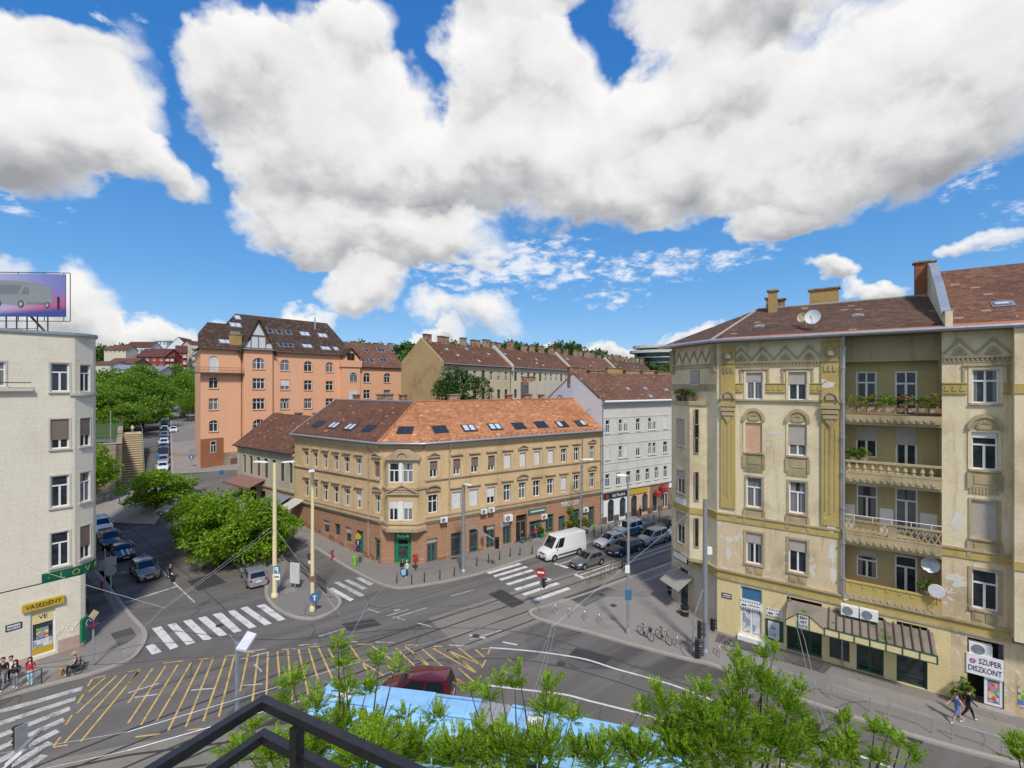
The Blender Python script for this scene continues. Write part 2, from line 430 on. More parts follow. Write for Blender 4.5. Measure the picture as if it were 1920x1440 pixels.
def paint_mat(name,c,wear=.5,under=(.075,.075,.08)):
 m,nt,b = newmat(name)
 ob = nd(nt,'ShaderNodeTexCoord').outputs['Object']
 geo = nd(nt,'ShaderNodeNewGeometry').outputs['Position']
 n1 = noise(nt,geo,1.3,6,.7); n2 = noise(nt,geo,14,4,.7)
 k = rng(nt,mth(nt,'ADD',mth(nt,'MULTIPLY',n1,.6),mth(nt,'MULTIPLY',n2,.4)),wear,wear + .16)
 lnk(nt,mixc(nt,mth(nt,'MULTIPLY',k,.8),c,under),b,'Base Color')
 b.inputs['Roughness'].default_value = .8
 return m
def glass_mat(name,dark=(.02,.024,.028),curtain=(.42,.41,.40),amt=.5,warm=0.0):
 """window glass seen by day: dark room, net curtains behind part of the panes, mirror gloss of the pane"""
 m,nt,b = newmat(name)
 tc = nd(nt,'ShaderNodeTexCoord'); g = nd(nt,'ShaderNodeSeparateXYZ',{0: tc.outputs['Generated']}); uv = tc.outputs['UV']
 oi = nd(nt,'ShaderNodeObjectInfo').outputs['Random']
 gx = mth(nt,'ABSOLUTE',mth(nt,'SUBTRACT',g.outputs[0],.5))
 open_ = mth(nt,'MULTIPLY',mth(nt,'FRACT',mth(nt,'MULTIPLY',oi,7.3)),.62)
 cm = mth(nt,'MULTIPLY',mth(nt,'GREATER_THAN',gx,open_),mth(nt,'LESS_THAN',mth(nt,'FRACT',mth(nt,'MULTIPLY',oi,3.7)),amt))
 w = nd(nt,'ShaderNodeTexWave',{'Vector': uv,'Scale': 3.2,'Distortion': 2.5,'Detail': 1.0},bands_direction='X').outputs[1]
 cc = vmt(nt,'SCALE',curtain,Scale=rng(nt,w,0,1,.35,.85,False))
 dk = vmt(nt,'SCALE',dark,Scale=rng(nt,noise(nt,uv,1.6,3),.3,.7,.5,2.0,False))
 lnk(nt,mixc(nt,mth(nt,'MULTIPLY',cm,.62),dk,cc),b,'Base Color')
 b.inputs['Roughness'].default_value = .06; b.inputs['Specular IOR Level'].default_value = .5
 wob = noise(nt,uv,1.1,2); bump(nt,b,wob,.06,.05)
 return m
def leaf_mat(name,c1,c2,trans=.35):
 m = bpy.data.materials.new(name); m.use_nodes = True; nt = m.node_tree; nt.nodes.clear()
 ri = nd(nt,'ShaderNodeNewGeometry').outputs['Random Per Island']
 ob = nd(nt,'ShaderNodeTexCoord').outputs['Object']
 n = noise(nt,ob,.8,3)
 base = mixc(nt,rng(nt,mth(nt,'ADD',mth(nt,'MULTIPLY',ri,.55),mth(nt,'MULTIPLY',n,.6)),.25,.9),c1,c2)
 b = nd(nt,'ShaderNodeBsdfPrincipled',{'Base Color': base,'Roughness': .5,'Specular IOR Level': .3})
 t = nd(nt,'ShaderNodeBsdfTranslucent',{'Color': vmt(nt,'MULTIPLY',base,(1.5,1.45,.7))})
 mx = nd(nt,'ShaderNodeMixShader',{0: trans,1: b.outputs[0],2: t.outputs[0]})
 nd(nt,'ShaderNodeOutputMaterial',{0: mx.outputs[0]})
 return m
def slat_mat(name,c,pitch=.05):
 m,nt,b = newmat(name)
 tc = nd(nt,'ShaderNodeTexCoord'); uv = tc.outputs['UV']
 v = mth(nt,'FRACT',mth(nt,'DIVIDE',nd(nt,'ShaderNodeSeparateXYZ',{0: uv}).outputs[1],pitch))
 k = mth(nt,'MULTIPLY',rng(nt,v,0,.25,.72,1.0),rng(nt,noise(nt,tc.outputs['Object'],2.5,4),.3,.7,.9,1.1,False))
 lnk(nt,vmt(nt,'SCALE',c,Scale=k),b,'Base Color')
 b.inputs['Roughness'].default_value = .6
 bump(nt,b,v,.5,.01)
 return m
M = {}
M['asphalt'] = ground_mat('asphalt',(.142,.131,.120),(.094,.087,.081),patch=(.072,.068,.066),lanes=R(-36))
M['asphalt_dark'] = ground_mat('asphalt_dark',(.058,.057,.058),(.042,.042,.044))
M['pave'] = ground_mat('pavement_asphalt',(.235,.215,.195),(.165,.152,.14),patch=(.28,.26,.235),grain=24)
M['pave2'] = ground_mat('pavement_pale',(.30,.275,.245),(.21,.195,.18),grain=24,slab=1.3,crack=False)
M['concrete'] = ground_mat('track_concrete',(.25,.228,.19),(.16,.15,.135),grain=20,crack=False,slab=2.2)
M['kerb'] = wall_mat('kerb_stone',(.36,.33,.29),(.20,.185,.165),stain=.4)
M['rail'] = plain('rail_steel',(.10,.085,.075),.45,.6)
M['white_line'] = paint_mat('road_paint_white',(.66,.65,.62),.49)
M['worn_line'] = paint_mat('road_paint_worn',(.50,.49,.47),.46)
M['yellow_line'] = paint_mat('road_paint_yellow',(.60,.40,.12),.47)
M['hill'] = ground_mat('hill_grass',(.06,.10,.03),(.04,.07,.02),crack=False,grain=4)
M['white'] = plain('white_paint',(.78,.78,.76),.45,var=.06)
M['frame_white'] = plain('window_paint_white',(.74,.75,.74),.45,var=.08)
M['frame_brown'] = plain('window_paint_brown',(.15,.10,.07),.5)
M['frame_green'] = plain('shop_frame_green',(.035,.16,.13),.5)
M['glass'] = glass_mat('window_glass',amt=.68)
M['glass_dark'] = glass_mat('window_glass_dark',amt=.15)
M['glass_curtain'] = glass_mat('window_glass_curtained',amt=.95,curtain=(.55,.54,.52))
M['shop_glass'] = glass_mat('shop_glass',(.035,.04,.045),(.2,.2,.22),.3)
M['sky_glass'] = plain('skylight_glass',(.03,.035,.045),.05,spec=.7,var=.3)
M['sky_blind'] = plain('skylight_blind',(.50,.55,.62),.25)
M['shutter_brown'] = slat_mat('shutter_brown',(.20,.145,.115))
M['shutter_beige'] = slat_mat('shutter_beige',(.46,.41,.35))
M['shutter_white'] = slat_mat('shutter_white',(.68,.67,.66))
M['shutter_peach'] = slat_mat('shutter_peach',(.66,.42,.26))
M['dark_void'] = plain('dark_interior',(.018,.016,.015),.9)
M['zinc'] = plain('zinc_gutter',(.36,.38,.41),.4,.5,var=.2)
M['zinc_light'] = plain('galvanised_steel',(.46,.48,.50),.4,.6,var=.15)
M['dark_metal'] = plain('dark_metal',(.06,.062,.066),.5,.3)
M['black_paint'] = plain('black_paint',(.016,.016,.018),.38,var=.35,scale=30,spec=.5)
M['post_yellow'] = wall_mat('post_cream_paint',(.76,.66,.38),(.55,.46,.26),streak=.35,stain=.25,rough=.5,bumpy=.05)
M['bark'] = wall_mat('bark',(.12,.095,.07),(.05,.04,.03),bumpy=.8)
M['leaf'] = leaf_mat('leaf_green',(.110,.225,.012),(.275,.430,.030),.42)
M['leaf_park'] = leaf_mat('leaf_park_green',(.078,.170,.014),(.205,.345,.028))
M['leaf_dark'] = leaf_mat('leaf_dark_green',(.024,.065,.010),(.065,.135,.020),.25)
M['leaf_near'] = leaf_mat('leaf_fresh_green',(.105,.225,.012),(.350,.520,.036),.5)
M['leaf_far'] = leaf_mat('leaf_far_green',(.045,.095,.022),(.105,.185,.035),.2)
M['chimney'] = wall_mat('chimney_plaster',(.42,.33,.24),(.20,.15,.11),peel=(.30,.15,.09),peel_amt=.66,jointh=.09,jointw=.26)
M['brick_yellow'] = wall_mat('yellow_brick',(.46,.31,.13),(.22,.14,.07),jointh=.1,jointw=.28,stain=.6)
M['brick_red'] = wall_mat('red_brick',(.36,.15,.085),(.18,.07,.05),jointh=.1,jointw=.28)
M['stone_wall'] = wall_mat('rubble_stone',(.42,.34,.25),(.20,.16,.12),jointh=.62,jointw=1.3,stain=.9,bumpy=.9,peel=(.30,.24,.18),peel_amt=.74)
M['tyre'] = plain('tyre_rubber',(.018,.018,.019),.85)
M['rim'] = plain('alloy_rim',(.42,.43,.45),.3,.8)
M['plastic_black'] = plain('black_plastic',(.02,.02,.022),.5)
M['car_glass'] = plain('car_glass',(.012,.015,.018),.03,spec=.7)
M['lamp_clear'] = plain('headlight_lens',(.72,.75,.78),.12,spec=.7)
M['lamp_red'] = plain('tail_lamp_red',(.36,.012,.014),.2,spec=.6)
M['lamp_on'] = M['lamp_clear']
M['plate'] = plain('number_plate',(.74,.75,.74),.4,var=.05)
def car_paint(name,c,metal=.35): return plain(name,c,.32,metal,var=.04,coat=.8,spec=.5)
M['p_white'] = car_paint('car_paint_white',(.72,.73,.73),0); M['p_silver'] = car_paint('car_paint_silver',(.40,.41,.43),.5); M['p_grey'] = car_paint('car_paint_grey',(.17,.175,.19),.4)
M['p_taupe'] = car_paint('car_paint_taupe',(.24,.22,.21),.4); M['p_blue'] = car_paint('car_paint_dark_blue',(.012,.028,.070),.3); M['p_black'] = car_paint('car_paint_black',(.016,.017,.02),.3)
M['p_maroon'] = car_paint('car_paint_maroon',(.13,.012,.022),.3); M['p_navy'] = car_paint('car_paint_navy',(.02,.045,.13),.3); M['p_yellow'] = car_paint('car_paint_yellow',(.75,.52,.02),0); M['p_midblue'] = car_paint('car_paint_mid_blue',(.06,.19,.36),.2)
M['p_red'] = car_paint('car_paint_red',(.40,.03,.03),.1)
M['bus_blue'] = plain('bus_paint_blue',(.27,.52,.79),.5,var=.2,scale=1.5,coat=.15)
# ground
def sheet(name,xs,ys,m,dz=0.0):
 X,Y = np.meshgrid(xs,ys); Z = ztv(X,Y) + dz
 V = np.stack([X,Y,Z],-1).reshape(-1,3); nx = len(xs); F = []
 for j in range(len(ys) - 1):
  for i in range(nx - 1):
   a = j * nx + i; F.append((a,a + 1,a + nx + 1,a + nx))
 me = bpy.data.meshes.new(name); me.from_pydata(V.tolist(),[],F); me.materials.append(m)
 me.polygons.foreach_set('use_smooth',[True] * len(F))
 o = bpy.data.objects.new(name,me); col.objects.link(o); o['kind'] = 'structure'
 return o
ground = sheet('road',np.concatenate([np.arange(-230,-80,3.0),np.arange(-80,0,1.0),np.arange(0,100,4.0)]),np.concatenate([np.arange(-30,40,5.0),np.arange(40,100,1.0),np.arange(100,300,3.0)]),M['asphalt'])
g2 = sheet('ground',np.linspace(-3000,3000,41),np.linspace(-400,5000,41),M['hill'],0);
for v in g2.data.vertices: v.co.z = -1.2
def drape(bm,faces_max=1.6):
 for _ in range(6):
  es = [e for e in bm.edges if e.calc_length() > faces_max]
  if not es: break
  bmesh.ops.subdivide_edges(bm,edges=es,cuts=1,use_grid_fill=False)
  bmesh.ops.triangulate(bm,faces=[f for f in bm.faces if len(f.verts) > 3])
def polyworld(px): return [gp(*p) for p in px]
def slab(name,pts,h,mats,skirt=True,kind='structure',res=2.2):
 """raised sheet over the lie of the land with a kerb face around it"""
 bm = bmesh.new()
 vs = [bm.verts.new((p[0],p[1],0)) for p in pts]
 f = bm.faces.new(vs)
 if f.normal.z < 0: f.normal_flip()
 bmesh.ops.triangulate(bm,faces=bm.faces[:])
 flatz = max(zt(p[0],p[1]) for p in pts) < .02
 if not flatz: drape(bm,res)
 bm.normal_update()
 for f in bm.faces:
  if f.normal.z < 0: f.normal_flip()
 for v in bm.verts: v.co.z = zt(v.co.x,v.co.y) + h
 if skirt:
  be = [e for e in bm.edges if e.is_boundary]
  r = bmesh.ops.extrude_edge_only(bm,edges=be)
  for v in [g for g in r['geom'] if isinstance(g,bmesh.types.BMVert)]: v.co.z -= h + .05
  for g in r['geom']:
   if isinstance(g,bmesh.types.BMFace): g.material_index = 1
 me = bpy.data.meshes.new(name); bm.to_mesh(me); bm.free()
 for m in mats: me.materials.append(m)
 o = bpy.data.objects.new(name,me); col.objects.link(o)
 if kind: o['kind'] = kind
 return o
def strip_world(pts,width,h,mb,m=0,side=0.0):
 """flat band along a polyline (metres), offset sideways"""
 pts = [Vector((p[0],p[1])) for p in pts]
 fine = [pts[0]]
 for a,b in zip(pts,pts[1:]):
  n = max(1,int((b - a).length / 1.5))
  for i in range(1,n + 1): fine.append(a.lerp(b,i / n))
 L = []
 for i,p in enumerate(fine):
  t = fine[min(i + 1,len(fine) - 1)] - fine[max(0,i - 1)]; t.normalize(); n = Vector((-t.y,t.x))
  row = []
  for s in (side - width / 2,side + width / 2):
   q = p + n * s; row.append((q.x,q.y,zt(q.x,q.y) + h))
  L.append(row)
 for (a,b),(c,d) in zip(L,L[1:]): mb.poly([a,c,d,b],m)
def kerb_line(name,px,h=.13,w=.28,world=None):
 pts = world or polyworld(px); mb = MB()
 for (dw,z) in ((0,h),):
  P2 = [Vector((p[0],p[1])) for p in pts]; L = []
  fine = [P2[0]]
  for a,b in zip(P2,P2[1:]):
   n = max(1,int((b - a).length / 1.2))
   for i in range(1,n + 1): fine.append(a.lerp(b,i / n))
  for i,p in enumerate(fine):
   t = (fine[min(i + 1,len(fine) - 1)] - fine[max(0,i - 1)]).normalized(); n = Vector((-t.y,t.x)); z0 = zt(p.x,p.y)
   a = p + n * (w / 2); b = p - n * (w / 2)
   L.append([(a.x,a.y,z0 - .05),(a.x,a.y,z0 + h + .012),(b.x,b.y,z0 + h + .012),(b.x,b.y,z0 - .05)])
  for r0,r1 in zip(L,L[1:]):
   for k in range(3): mb.poly([r0[k],r1[k],r1[k + 1],r0[k + 1]])
 o = mb.build(name,M['kerb']); o['kind'] = 'structure'
 return o
PV = (M['pave'],M['kerb'])
def smooth_px(px,n=6):
 """Catmull-Rom through pixel points so kerbs curve"""
 P = [Vector(p) for p in px]; out = []
 for i in range(len(P) - 1):
  p0,p1,p2,p3 = P[max(i - 1,0)],P[i],P[i + 1],P[min(i + 2,len(P) - 1)]
  for k in range(n):
   t = k / n
   out.append(.5 * ((2 * p1) + (p2 - p0) * t + (2 * p0 - 5 * p1 + 4 * p2 - p3) * t * t + (3 * p1 - p0 - 3 * p2 + p3) * t ** 3))
 out.append(P[-1]); return [(p.x,p.y) for p in out]
K1a = polyworld([(556,1010),(600,1033),(640,1058),(672,1076)])
K1 = polyworld(smooth_px([(672,1076),(705,1093),(737,1102.5),(762,1103),(826,1093),(860,1086),(892,1078.5),(955,1059),(1005,1043),(1085,1023),(1175,1001),(1262,980)],4))
up = Vector((-1.467,1)).normalized()
k0 = Vector((K1a[0].x,K1a[0].y)) + up * 16
K1w = [(k0.x,k0.y)] + [(p.x,p.y) for p in K1a[:-1]] + [(p.x,p.y) for p in K1]
far = Vector((K1w[-1][0],K1w[-1][1])) + Vector((1.54,1)).normalized() * 40
K1w.append((far.x,far.y))
slab('pavement',K1w + [(far.x - 4,far.y + 6),(12,68),(-9,54),(-14,54),(-27,63),(-38,70)],.12,PV)
kerb_line('kerb',None,world=K1w)
K2 = polyworld(smooth_px([(1265,1056),(1175,1087),(1109,1112),(1040,1134),(1006,1143),(994,1149),(1003,1159),(1040,1171),(1100,1186),(1172,1207),(1282,1236),(1340,1250),(1440,1291),(1551,1330),(1672,1370),(1793,1405),(1896,1432),(2100,1490)],4))
K2w = [(p.x,p.y) for p in K2]
t2 = Vector((1.4,1)).normalized(); s2 = Vector(K2w[0])
K2w = [tuple(s2 + t2 * 40),tuple(s2 + t2 * 20)] + K2w
slab('pavement',K2w + [(36,22),(31,28),(18,37),(16.5,42),(24,48),(48,66)],.12,PV)
kerb_line('kerb',None,world=K2w)
K3 = polyworld(smooth_px([(150,1040),(176,1069),(210,1110),(244,1155),(268,1182),(272,1198),(262,1219),(240,1240),(169,1266),(112,1280),(0,1310),(-160,1350),(-500,1440)],4))
K3w = [(p.x,p.y) for p in K3]
K3w = [(-62,66),(-52,56)] + K3w
slab('pavement',K3w + [(-52,24),(-40,33),(-36,40),(-58,62)],.12,PV)
kerb_line('kerb',None,world=K3w)
K4 = polyworld(smooth_px([(500,1100),(501,1122),(520,1143),(552,1158),(588,1161),(622,1149),(637,1134),(632,1120),(610,1104),(575,1078),(545,1054)],4))
K4w = [(p.x,p.y) for p in K4]
q4 = Vector(K4w[-1]) + up * 24
slab('pavement',K4w + [tuple(q4),(-52,72),(-49,66),(-40,58),(-31,51)],.12,PV)
kerb_line('kerb',None,world=[(-47.5,64.5),(-40,58),(-31,51)] + K4w + [tuple(q4)])
sd = Vector((-.74,1)).normalized(); c0 = Vector((-59.3,81.0))
slab('pavement',[tuple(c0),tuple(c0 + sd * 60),tuple(c0 + sd * 160),tuple(c0 + sd * 160 + Vector((6,0))),tuple(c0 + sd * 60 + Vector((8,2))),(-38,97),(-36,90)],.12,PV,res=3)
kerb_line('kerb',None,world=[tuple(c0 + Vector((20,6.0))),tuple(c0),tuple(c0 + sd * 60),tuple(c0 + sd * 160)])
K5 = polyworld(smooth_px([(150,945),(186,943),(230,950),(262,965),(290,985)],4))
K5w = [(p.x,p.y) for p in K5]
slab('pavement',K5w + [(-51,70),(-60,78),(-64,84),(-80,78),(-90,72)],.12,PV)
kerb_line('kerb',None,world=K5w)
def flat_poly(name,px,m,h):
 pts = polyworld(px); mb = MB(); mb.poly([(p.x,p.y,h) for p in pts]); o = mb.build(name,m); o['kind'] = 'structure'; return o
flat_poly('pavement_patch',[(150,1072),(192,1110),(214,1152),(168,1185),(160,1120)],M['asphalt'],.126)
flat_poly('pavement_patch',[(207,1191),(246,1179),(262,1202),(222,1214)],M['asphalt'],.126)
flat_poly('pavement_patch',[(225,1218),(268,1188),(271,1200),(258,1222),(232,1236)],M['pave2'],.130)
flat_poly('pavement_patch',[(1062,1122),(1128,1100),(1160,1110),(1096,1140)],M['asphalt'],.126)
flat_poly('pavement_patch',[(1022,1136),(1056,1124),(1100,1144),(1060,1152)],M['pave2'],.127)
flat_poly('pavement_patch',[(1175,1083),(1262,1052),(1262,1075),(1205,1099)],M['pave2'],.128)
flat_poly('road_patch',[(556,1108),(520,1086),(610,1040),(668,1076),(632,1102)],M['asphalt_dark'],.004) if False else None
flat_poly('pavement_patch',[(1555,1264),(1800,1334),(1920,1370),(1920,1400),(1548,1296)],M['pave2'],.126)
flat_poly('pavement_patch',[(1346,1190),(1560,1252),(1545,1266),(1340,1206)],M['asphalt'],.127)
for (x,y,s,h) in ((1128,1118,.55,.13),(1150,1138,.5,.13),(1218,1130,.8,.13),(1225,1152,.6,.13),(1145,1175,1.1,.13),(534,1094,1.1,.13),(543,1110,1.1,.13),(850,1049,.5,.13),(412,1173,.5,.01),(892,1193,.5,.01),(1052,1245,.5,.01),(1715,1386,.6,.01)):
 p = gp(x,y); mb = MB()
 if h < .1: mb.lathe((p.x,p.y,p.z + h),[(s * .6,0),(s * .6,.006),(s * .52,.012)],14)
 else: mb.box((p.x,p.y,p.z + h + .004),(s,s,.012),.6)
 o = mb.build('manhole_cover',M['dark_metal'] if h < .1 or s < .56 else M['pave2'])
 tag(o,kind='structure')
def lineworld(px): return [(p.x,p.y) for p in polyworld(px)]
bed = MB()
T0 = gp(790,1205); td = Vector((1.40,1)).normalized(); nrm = Vector((-td.y,td.x))
a0 = Vector((T0.x,T0.y))
def trk(s,o): q = a0 + td * s + nrm * o; return (q.x,q.y)
for rng_,o_,wd in (((2,60),.1,5.9),):
 strip_world([trk(rng_[0],o_),trk(rng_[1],o_)],wd,.004,bed)
bo = bed.build('tram_track_bed',M['concrete']); bo['kind'] = 'structure'
rl = MB()
for o in (-2.25,-.8,.95,2.4):
 strip_world([trk(-26,o - 2.2),trk(-16,o - .9),trk(-8,o - .2),trk(0,o),trk(70,o)],.075,.010,rl); strip_world([trk(-26,o - 2.2),trk(-16,o - .9),trk(-8,o - .2),trk(0,o),trk(70,o)],.16,.007,rl,1)
ro = rl.build('tram_rails',[M['rail'],M['asphalt_dark']]); ro['kind'] = 'structure'
bl = MB()
for o in (0,1.45,3.3,4.75):
 P0 = [gp(60,1455),gp(240,1416),gp(487,1384),gp(700,1365),gp(900,1362),gp(1200,1385),gp(1500,1425)]
 pts = []
 for i,p in enumerate(P0):
  q0 = P0[max(0,i - 1)]; q1 = P0[min(len(P0) - 1,i + 1)]; t = Vector((q1.x - q0.x,q1.y - q0.y)).normalized(); n = Vector((-t.y,t.x))
  pts.append(Vector((p.x,p.y)) - n * o)
 strip_world(pts,.075,.013,bl); strip_world(pts,.17,.008,bl,1)
 if o == 0: base_pts = pts
b2 = MB(); strip_world(base_pts,7.0,.004,b2,0,-2.6); o = b2.build('tram_track_bed',M['concrete']); o['kind'] = 'structure'
o = bl.build('tram_rails',[M['rail'],M['asphalt_dark']]); o['kind'] = 'structure'
Z8 = lambda l: [(240 + x / 2.909,1140 + y / 2.909) for x,y in l]
Z7 = lambda l: [(860 + x / 3.556,1100 + y / 3.556) for x,y in l]
Z1 = lambda l: [(x / 4.8,1140 + y / 4.8) for x,y in l]
Z5 = lambda l: [(560 + x / 6.4,920 + y / 6.4) for x,y in l]
Z3 = lambda l: [(170 + x / 6.4,930 + y / 6.4) for x,y in l]
wl = MB(); yl = MB(); ol = MB()
def quad_px(mb,px,h=.010):
 mb.poly([(p.x,p.y,zt(p.x,p.y) + h) for p in polyworld(px)])
for q in ([(95,210),(140,195),(185,240),(130,255)],[(130,112),(180,100),(275,212),(230,228)],[(215,92),(260,82),(368,188),(320,203)],[(300,72),(345,62),(458,168),(415,180)],
  [(380,55),(425,45),(542,145),(500,158)],[(460,35),(510,25),(620,125),(578,136)],[(538,18),(580,10),(703,103),(662,113)],[(612,2),(650,-8),(785,85),(745,95)],[(700,-12),(745,-22),(860,62),(820,72)]):
 quad_px(wl,Z8(q))
for q in ([(360,1180),(410,1165),(665,1305),(615,1330)],): quad_px(wl,Z5(q))
for q in ([(680,1050),(738,1036),(905,1118),(850,1140)],[(540,1078),(600,1065),(830,1175),(770,1190)],[(420,1105),(480,1092),(795,1255),(740,1275)],[(240,1165),(300,1148),(400,1235),(345,1250)]): quad_px(ol,Z5(q))
for a,b in zip([(915,1075),(926,1081),(937.5,1087.5),(951,1096),(966,1106),(981,1115.5),(1001,1126.5)],[(976,1057),(987.5,1062.5),(999,1069),(1015,1076.5),(1032,1085.5),(1047,1093.5),(1067,1103)]):
 strip_world(lineworld([a,b]),.5,.014,wl)
for a,b in (((0,935),(740,725)),((0,1040),(680,815)),((0,1150),(630,905)),((0,1260),(575,1005)),((0,1375),(520,1105)),((-100,1535),(455,1210)),((-100,1660),(400,1325))):
 A,B = Z1([a,b]); d = (A[0] - B[0],A[1] - B[1]); A = (B[0] + d[0] * 1.7,B[1] + d[1] * 1.7)
 strip_world(lineworld([A,B]),.5,.016,ol)
YB = [((0,425),(55,350)),((0,520),(135,330)),((0,630),(205,318)),((70,640),(272,310)),((155,620),(345,298)),((220,670),(405,285)),((315,650),(465,275)),((410,620),(535,265)),((495,595),(580,262)),
 ((612,455),(655,252)),((665,625),(710,250)),((755,475),(763,238)),((830,440),(815,238)),((895,500),(872,228)),((985,480),(930,225)),((1040,400),(985,222)),((1115,385),(1040,220)),((1160,350),(1092,222)),
 ((1345,400),(1210,205)),((1395,370),(1265,290)),((1450,360),(1410,300)),((1510,335),(1330,207)),((1565,318),(1460,218)),((1640,310),(1510,210)),((1790,455),(1560,250)),((1870,455),(1605,225)),
 ((1905,360),(1665,222)),((1920,310),(1730,225)),((0,350),(70,335)),((190,302),(300,290)),((385,282),(470,270)),((535,262),(590,258)),((640,246),(700,240)),((840,228),(915,222)),((985,212),(1045,210)),((1120,206),(1190,203)),
 ((1250,200),(1330,198)),((1515,203),(1580,203)),((1665,210),(1715,210)),((1790,212),(1855,215)),((40,705),(175,688)),((315,668),(405,660)),((500,655),(580,648))]
for a,b in YB: strip_world(lineworld(Z8([a,b])),.12,.018,yl)
for a,b in (((0,410),(150,525)),((0,480),(125,580)),((0,545),(100,635)),((0,620),(80,695)),((110,420),(170,470)),((0,405),(70,400)),((155,540),(180,490)),((120,640),(145,600)),((195,450),(212,410)),((150,415),(205,415)),((-80,420),(60,520))):
 strip_world(lineworld(Z7([a,b])),.12,.018,yl)
for a,b in (((790,705),(830,640)),((830,638),(955,610)),((800,755),(950,625)),((700,860),(750,780)),((690,950),(1050,610)),((590,1055),(650,965)),((580,1215),(1140,600)),((480,1250),(545,1165)),((480,1255),(610,1235)),((725,1205),(1250,570))):
 strip_world(lineworld(Z1([a,b])),.12,.018,yl)
for a,b in (((0,465),(170,412)),((35,490),(160,472)),((345,450),(470,440)),((625,425),(735,415)),((690,310),(730,348)),((615,280),(755,245)),((1350,187),(1450,190)),((1750,203),(1860,210)),((1040,157),(1185,113)),((1410,45),(1530,8)),
   ((1445,48),(1510,67)),((1580,83),(1655,102)),((1308,7),(1370,25)),((650,238),(755,225)),((930,205),(1030,197)),((1130,190),(1250,184))):
 strip_world(lineworld(Z8([a,b])),.13,.022,ol)
for px in ([(150,655),(450,690),(700,720),(860,760),(1020,800),(1200,845),(1320,885),(1600,985),(1900,1090),(2300,1240)],[(205,408),(430,425),(640,450),(850,487),(1050,550),(1250,605),(1450,665),(1660,745),(2410,1020),(2700,1140),(3100,1290)],
  [(70,323),(178,345)],[(295,370),(392,390)],[(-430,160),(-390,155)]):
 strip_world(lineworld(smooth_px(Z7(px),5) if len(px) > 2 else Z7(px)),.16,.018,wl)
for px in ([(420,1280),(1035,1085)],): strip_world(lineworld(Z3(px)),.34,.014,ol)
for px in ([(800,835),(1250,1280)],[(630,690),(760,790)],[(450,525),(515,570)],[(305,385),(355,430)],[(165,270),(200,290)],[(205,300),(265,295)]): strip_world(lineworld(Z3(px)),.15,.016,ol)
for a,b in (((845,1118),(890,1106)),((735,1160),(800,1140)),((880,1200),(940,1182))): strip_world(lineworld([a,b]),.13,.018,ol)
strip_world(lineworld([(1085,1079),(1262,1019)]),.16,.016,wl); strip_world(lineworld([(1090,1086),(1262,1026)]),.13,.016,wl)
strip_world(lineworld([(1040,1057),(1065,1065)]),.4,.016,wl); strip_world(lineworld([(1078,1077),(1094,1084)]),.4,.016,wl)
strip_world(lineworld([(1044,1059),(1110,1040)]),.13,.014,wl)
for y in (752,766,790,812,835,862): pass
o = wl.build('road_marking_white',M['white_line']); o['kind'] = 'structure'
o = ol.build('road_marking_worn',M['worn_line']); o['kind'] = 'structure'
o = yl.build('road_marking_yellow',M['yellow_line']); o['kind'] = 'structure'
tl_ = MB()
for px in ([(300,1180),(520,1200),(760,1180),(1000,1190),(1300,1290)],[(180,1330),(420,1250),(700,1195),(880,1140)],[(640,1165),(900,1085),(1010,1052)],[(205,960),(330,1060),(430,1150)],[(760,1240),(1000,1240),(1250,1310),(1450,1400)]): strip_world(lineworld(smooth_px(px,5)),.07,.012,tl_)
for px in ([(640,1170),(700,1160),(716,1172),(655,1184)],[(1080,1215),(1150,1232),(1130,1250),(1062,1232)],[(350,1090),(400,1075),(425,1092),(372,1108)],[(940,1105),(985,1130),(960,1140),(915,1114)]): quad_px(tl_,px,.008)
o = tl_.build('road_tar_repairs',M['asphalt_dark']); o['kind'] = 'structure'
# lettering
def text_mesh(s,size,depth=.02,align='CENTER',name='lettering'):
 cu = bpy.data.curves.new(name,'FONT'); cu.body = s; cu.size = size; cu.extrude = depth / 2; cu.align_x = align; cu.align_y = 'CENTER'; cu.resolution_u = 3
 t = bpy.data.objects.new(name,cu); col.objects.link(t)
 dg = bpy.context.evaluated_depsgraph_get(); me = bpy.data.meshes.new_from_object(t.evaluated_get(dg))
 bpy.data.objects.remove(t); bpy.data.curves.remove(cu)
 return me
def lettering(s,F,u,z,w,size,m,parent,depth=.02,width=None,name='lettering',tilt=0.0):
 me = text_mesh(s,size,depth,name=name)
 xs = [v.co.x for v in me.vertices]; k = 1.0
 if width: k = width / max(1e-6,max(xs) - min(xs))
 org = wloc(parent) if parent is not None else Vector((0,0,0))
 flip = 1 if (F.t.x * F.n.y - F.t.y * F.n.x) < 0 else -1
 for v in me.vertices:
  x,y,zz = v.co.x * k * flip,v.co.y,v.co.z
  x,y = x * math.cos(tilt) - y * math.sin(tilt),x * math.sin(tilt) + y * math.cos(tilt)
  v.co = Vector(F.P(u + x,z + y,w + zz)) - org
 me.materials.clear(); me.materials.append(m)
 o = bpy.data.objects.new(name,me); col.objects.link(o)
 if parent is not None: o.parent = parent
 return o
me = text_mesh('STOP',1.0,.002); me.materials.append(M['worn_line'])
so = bpy.data.objects.new('road_marking_stop',me); col.objects.link(so); so['kind'] = 'structure'
_f = gp(365,1130) - gp(295,1060); _p = gp(247,1066); so.location = (_p.x + .2,_p.y + .2,.03); so.rotation_euler = (0,0,math.atan2(_f.y,_f.x) - R(90)); so.scale = (1.0,2.0,1)
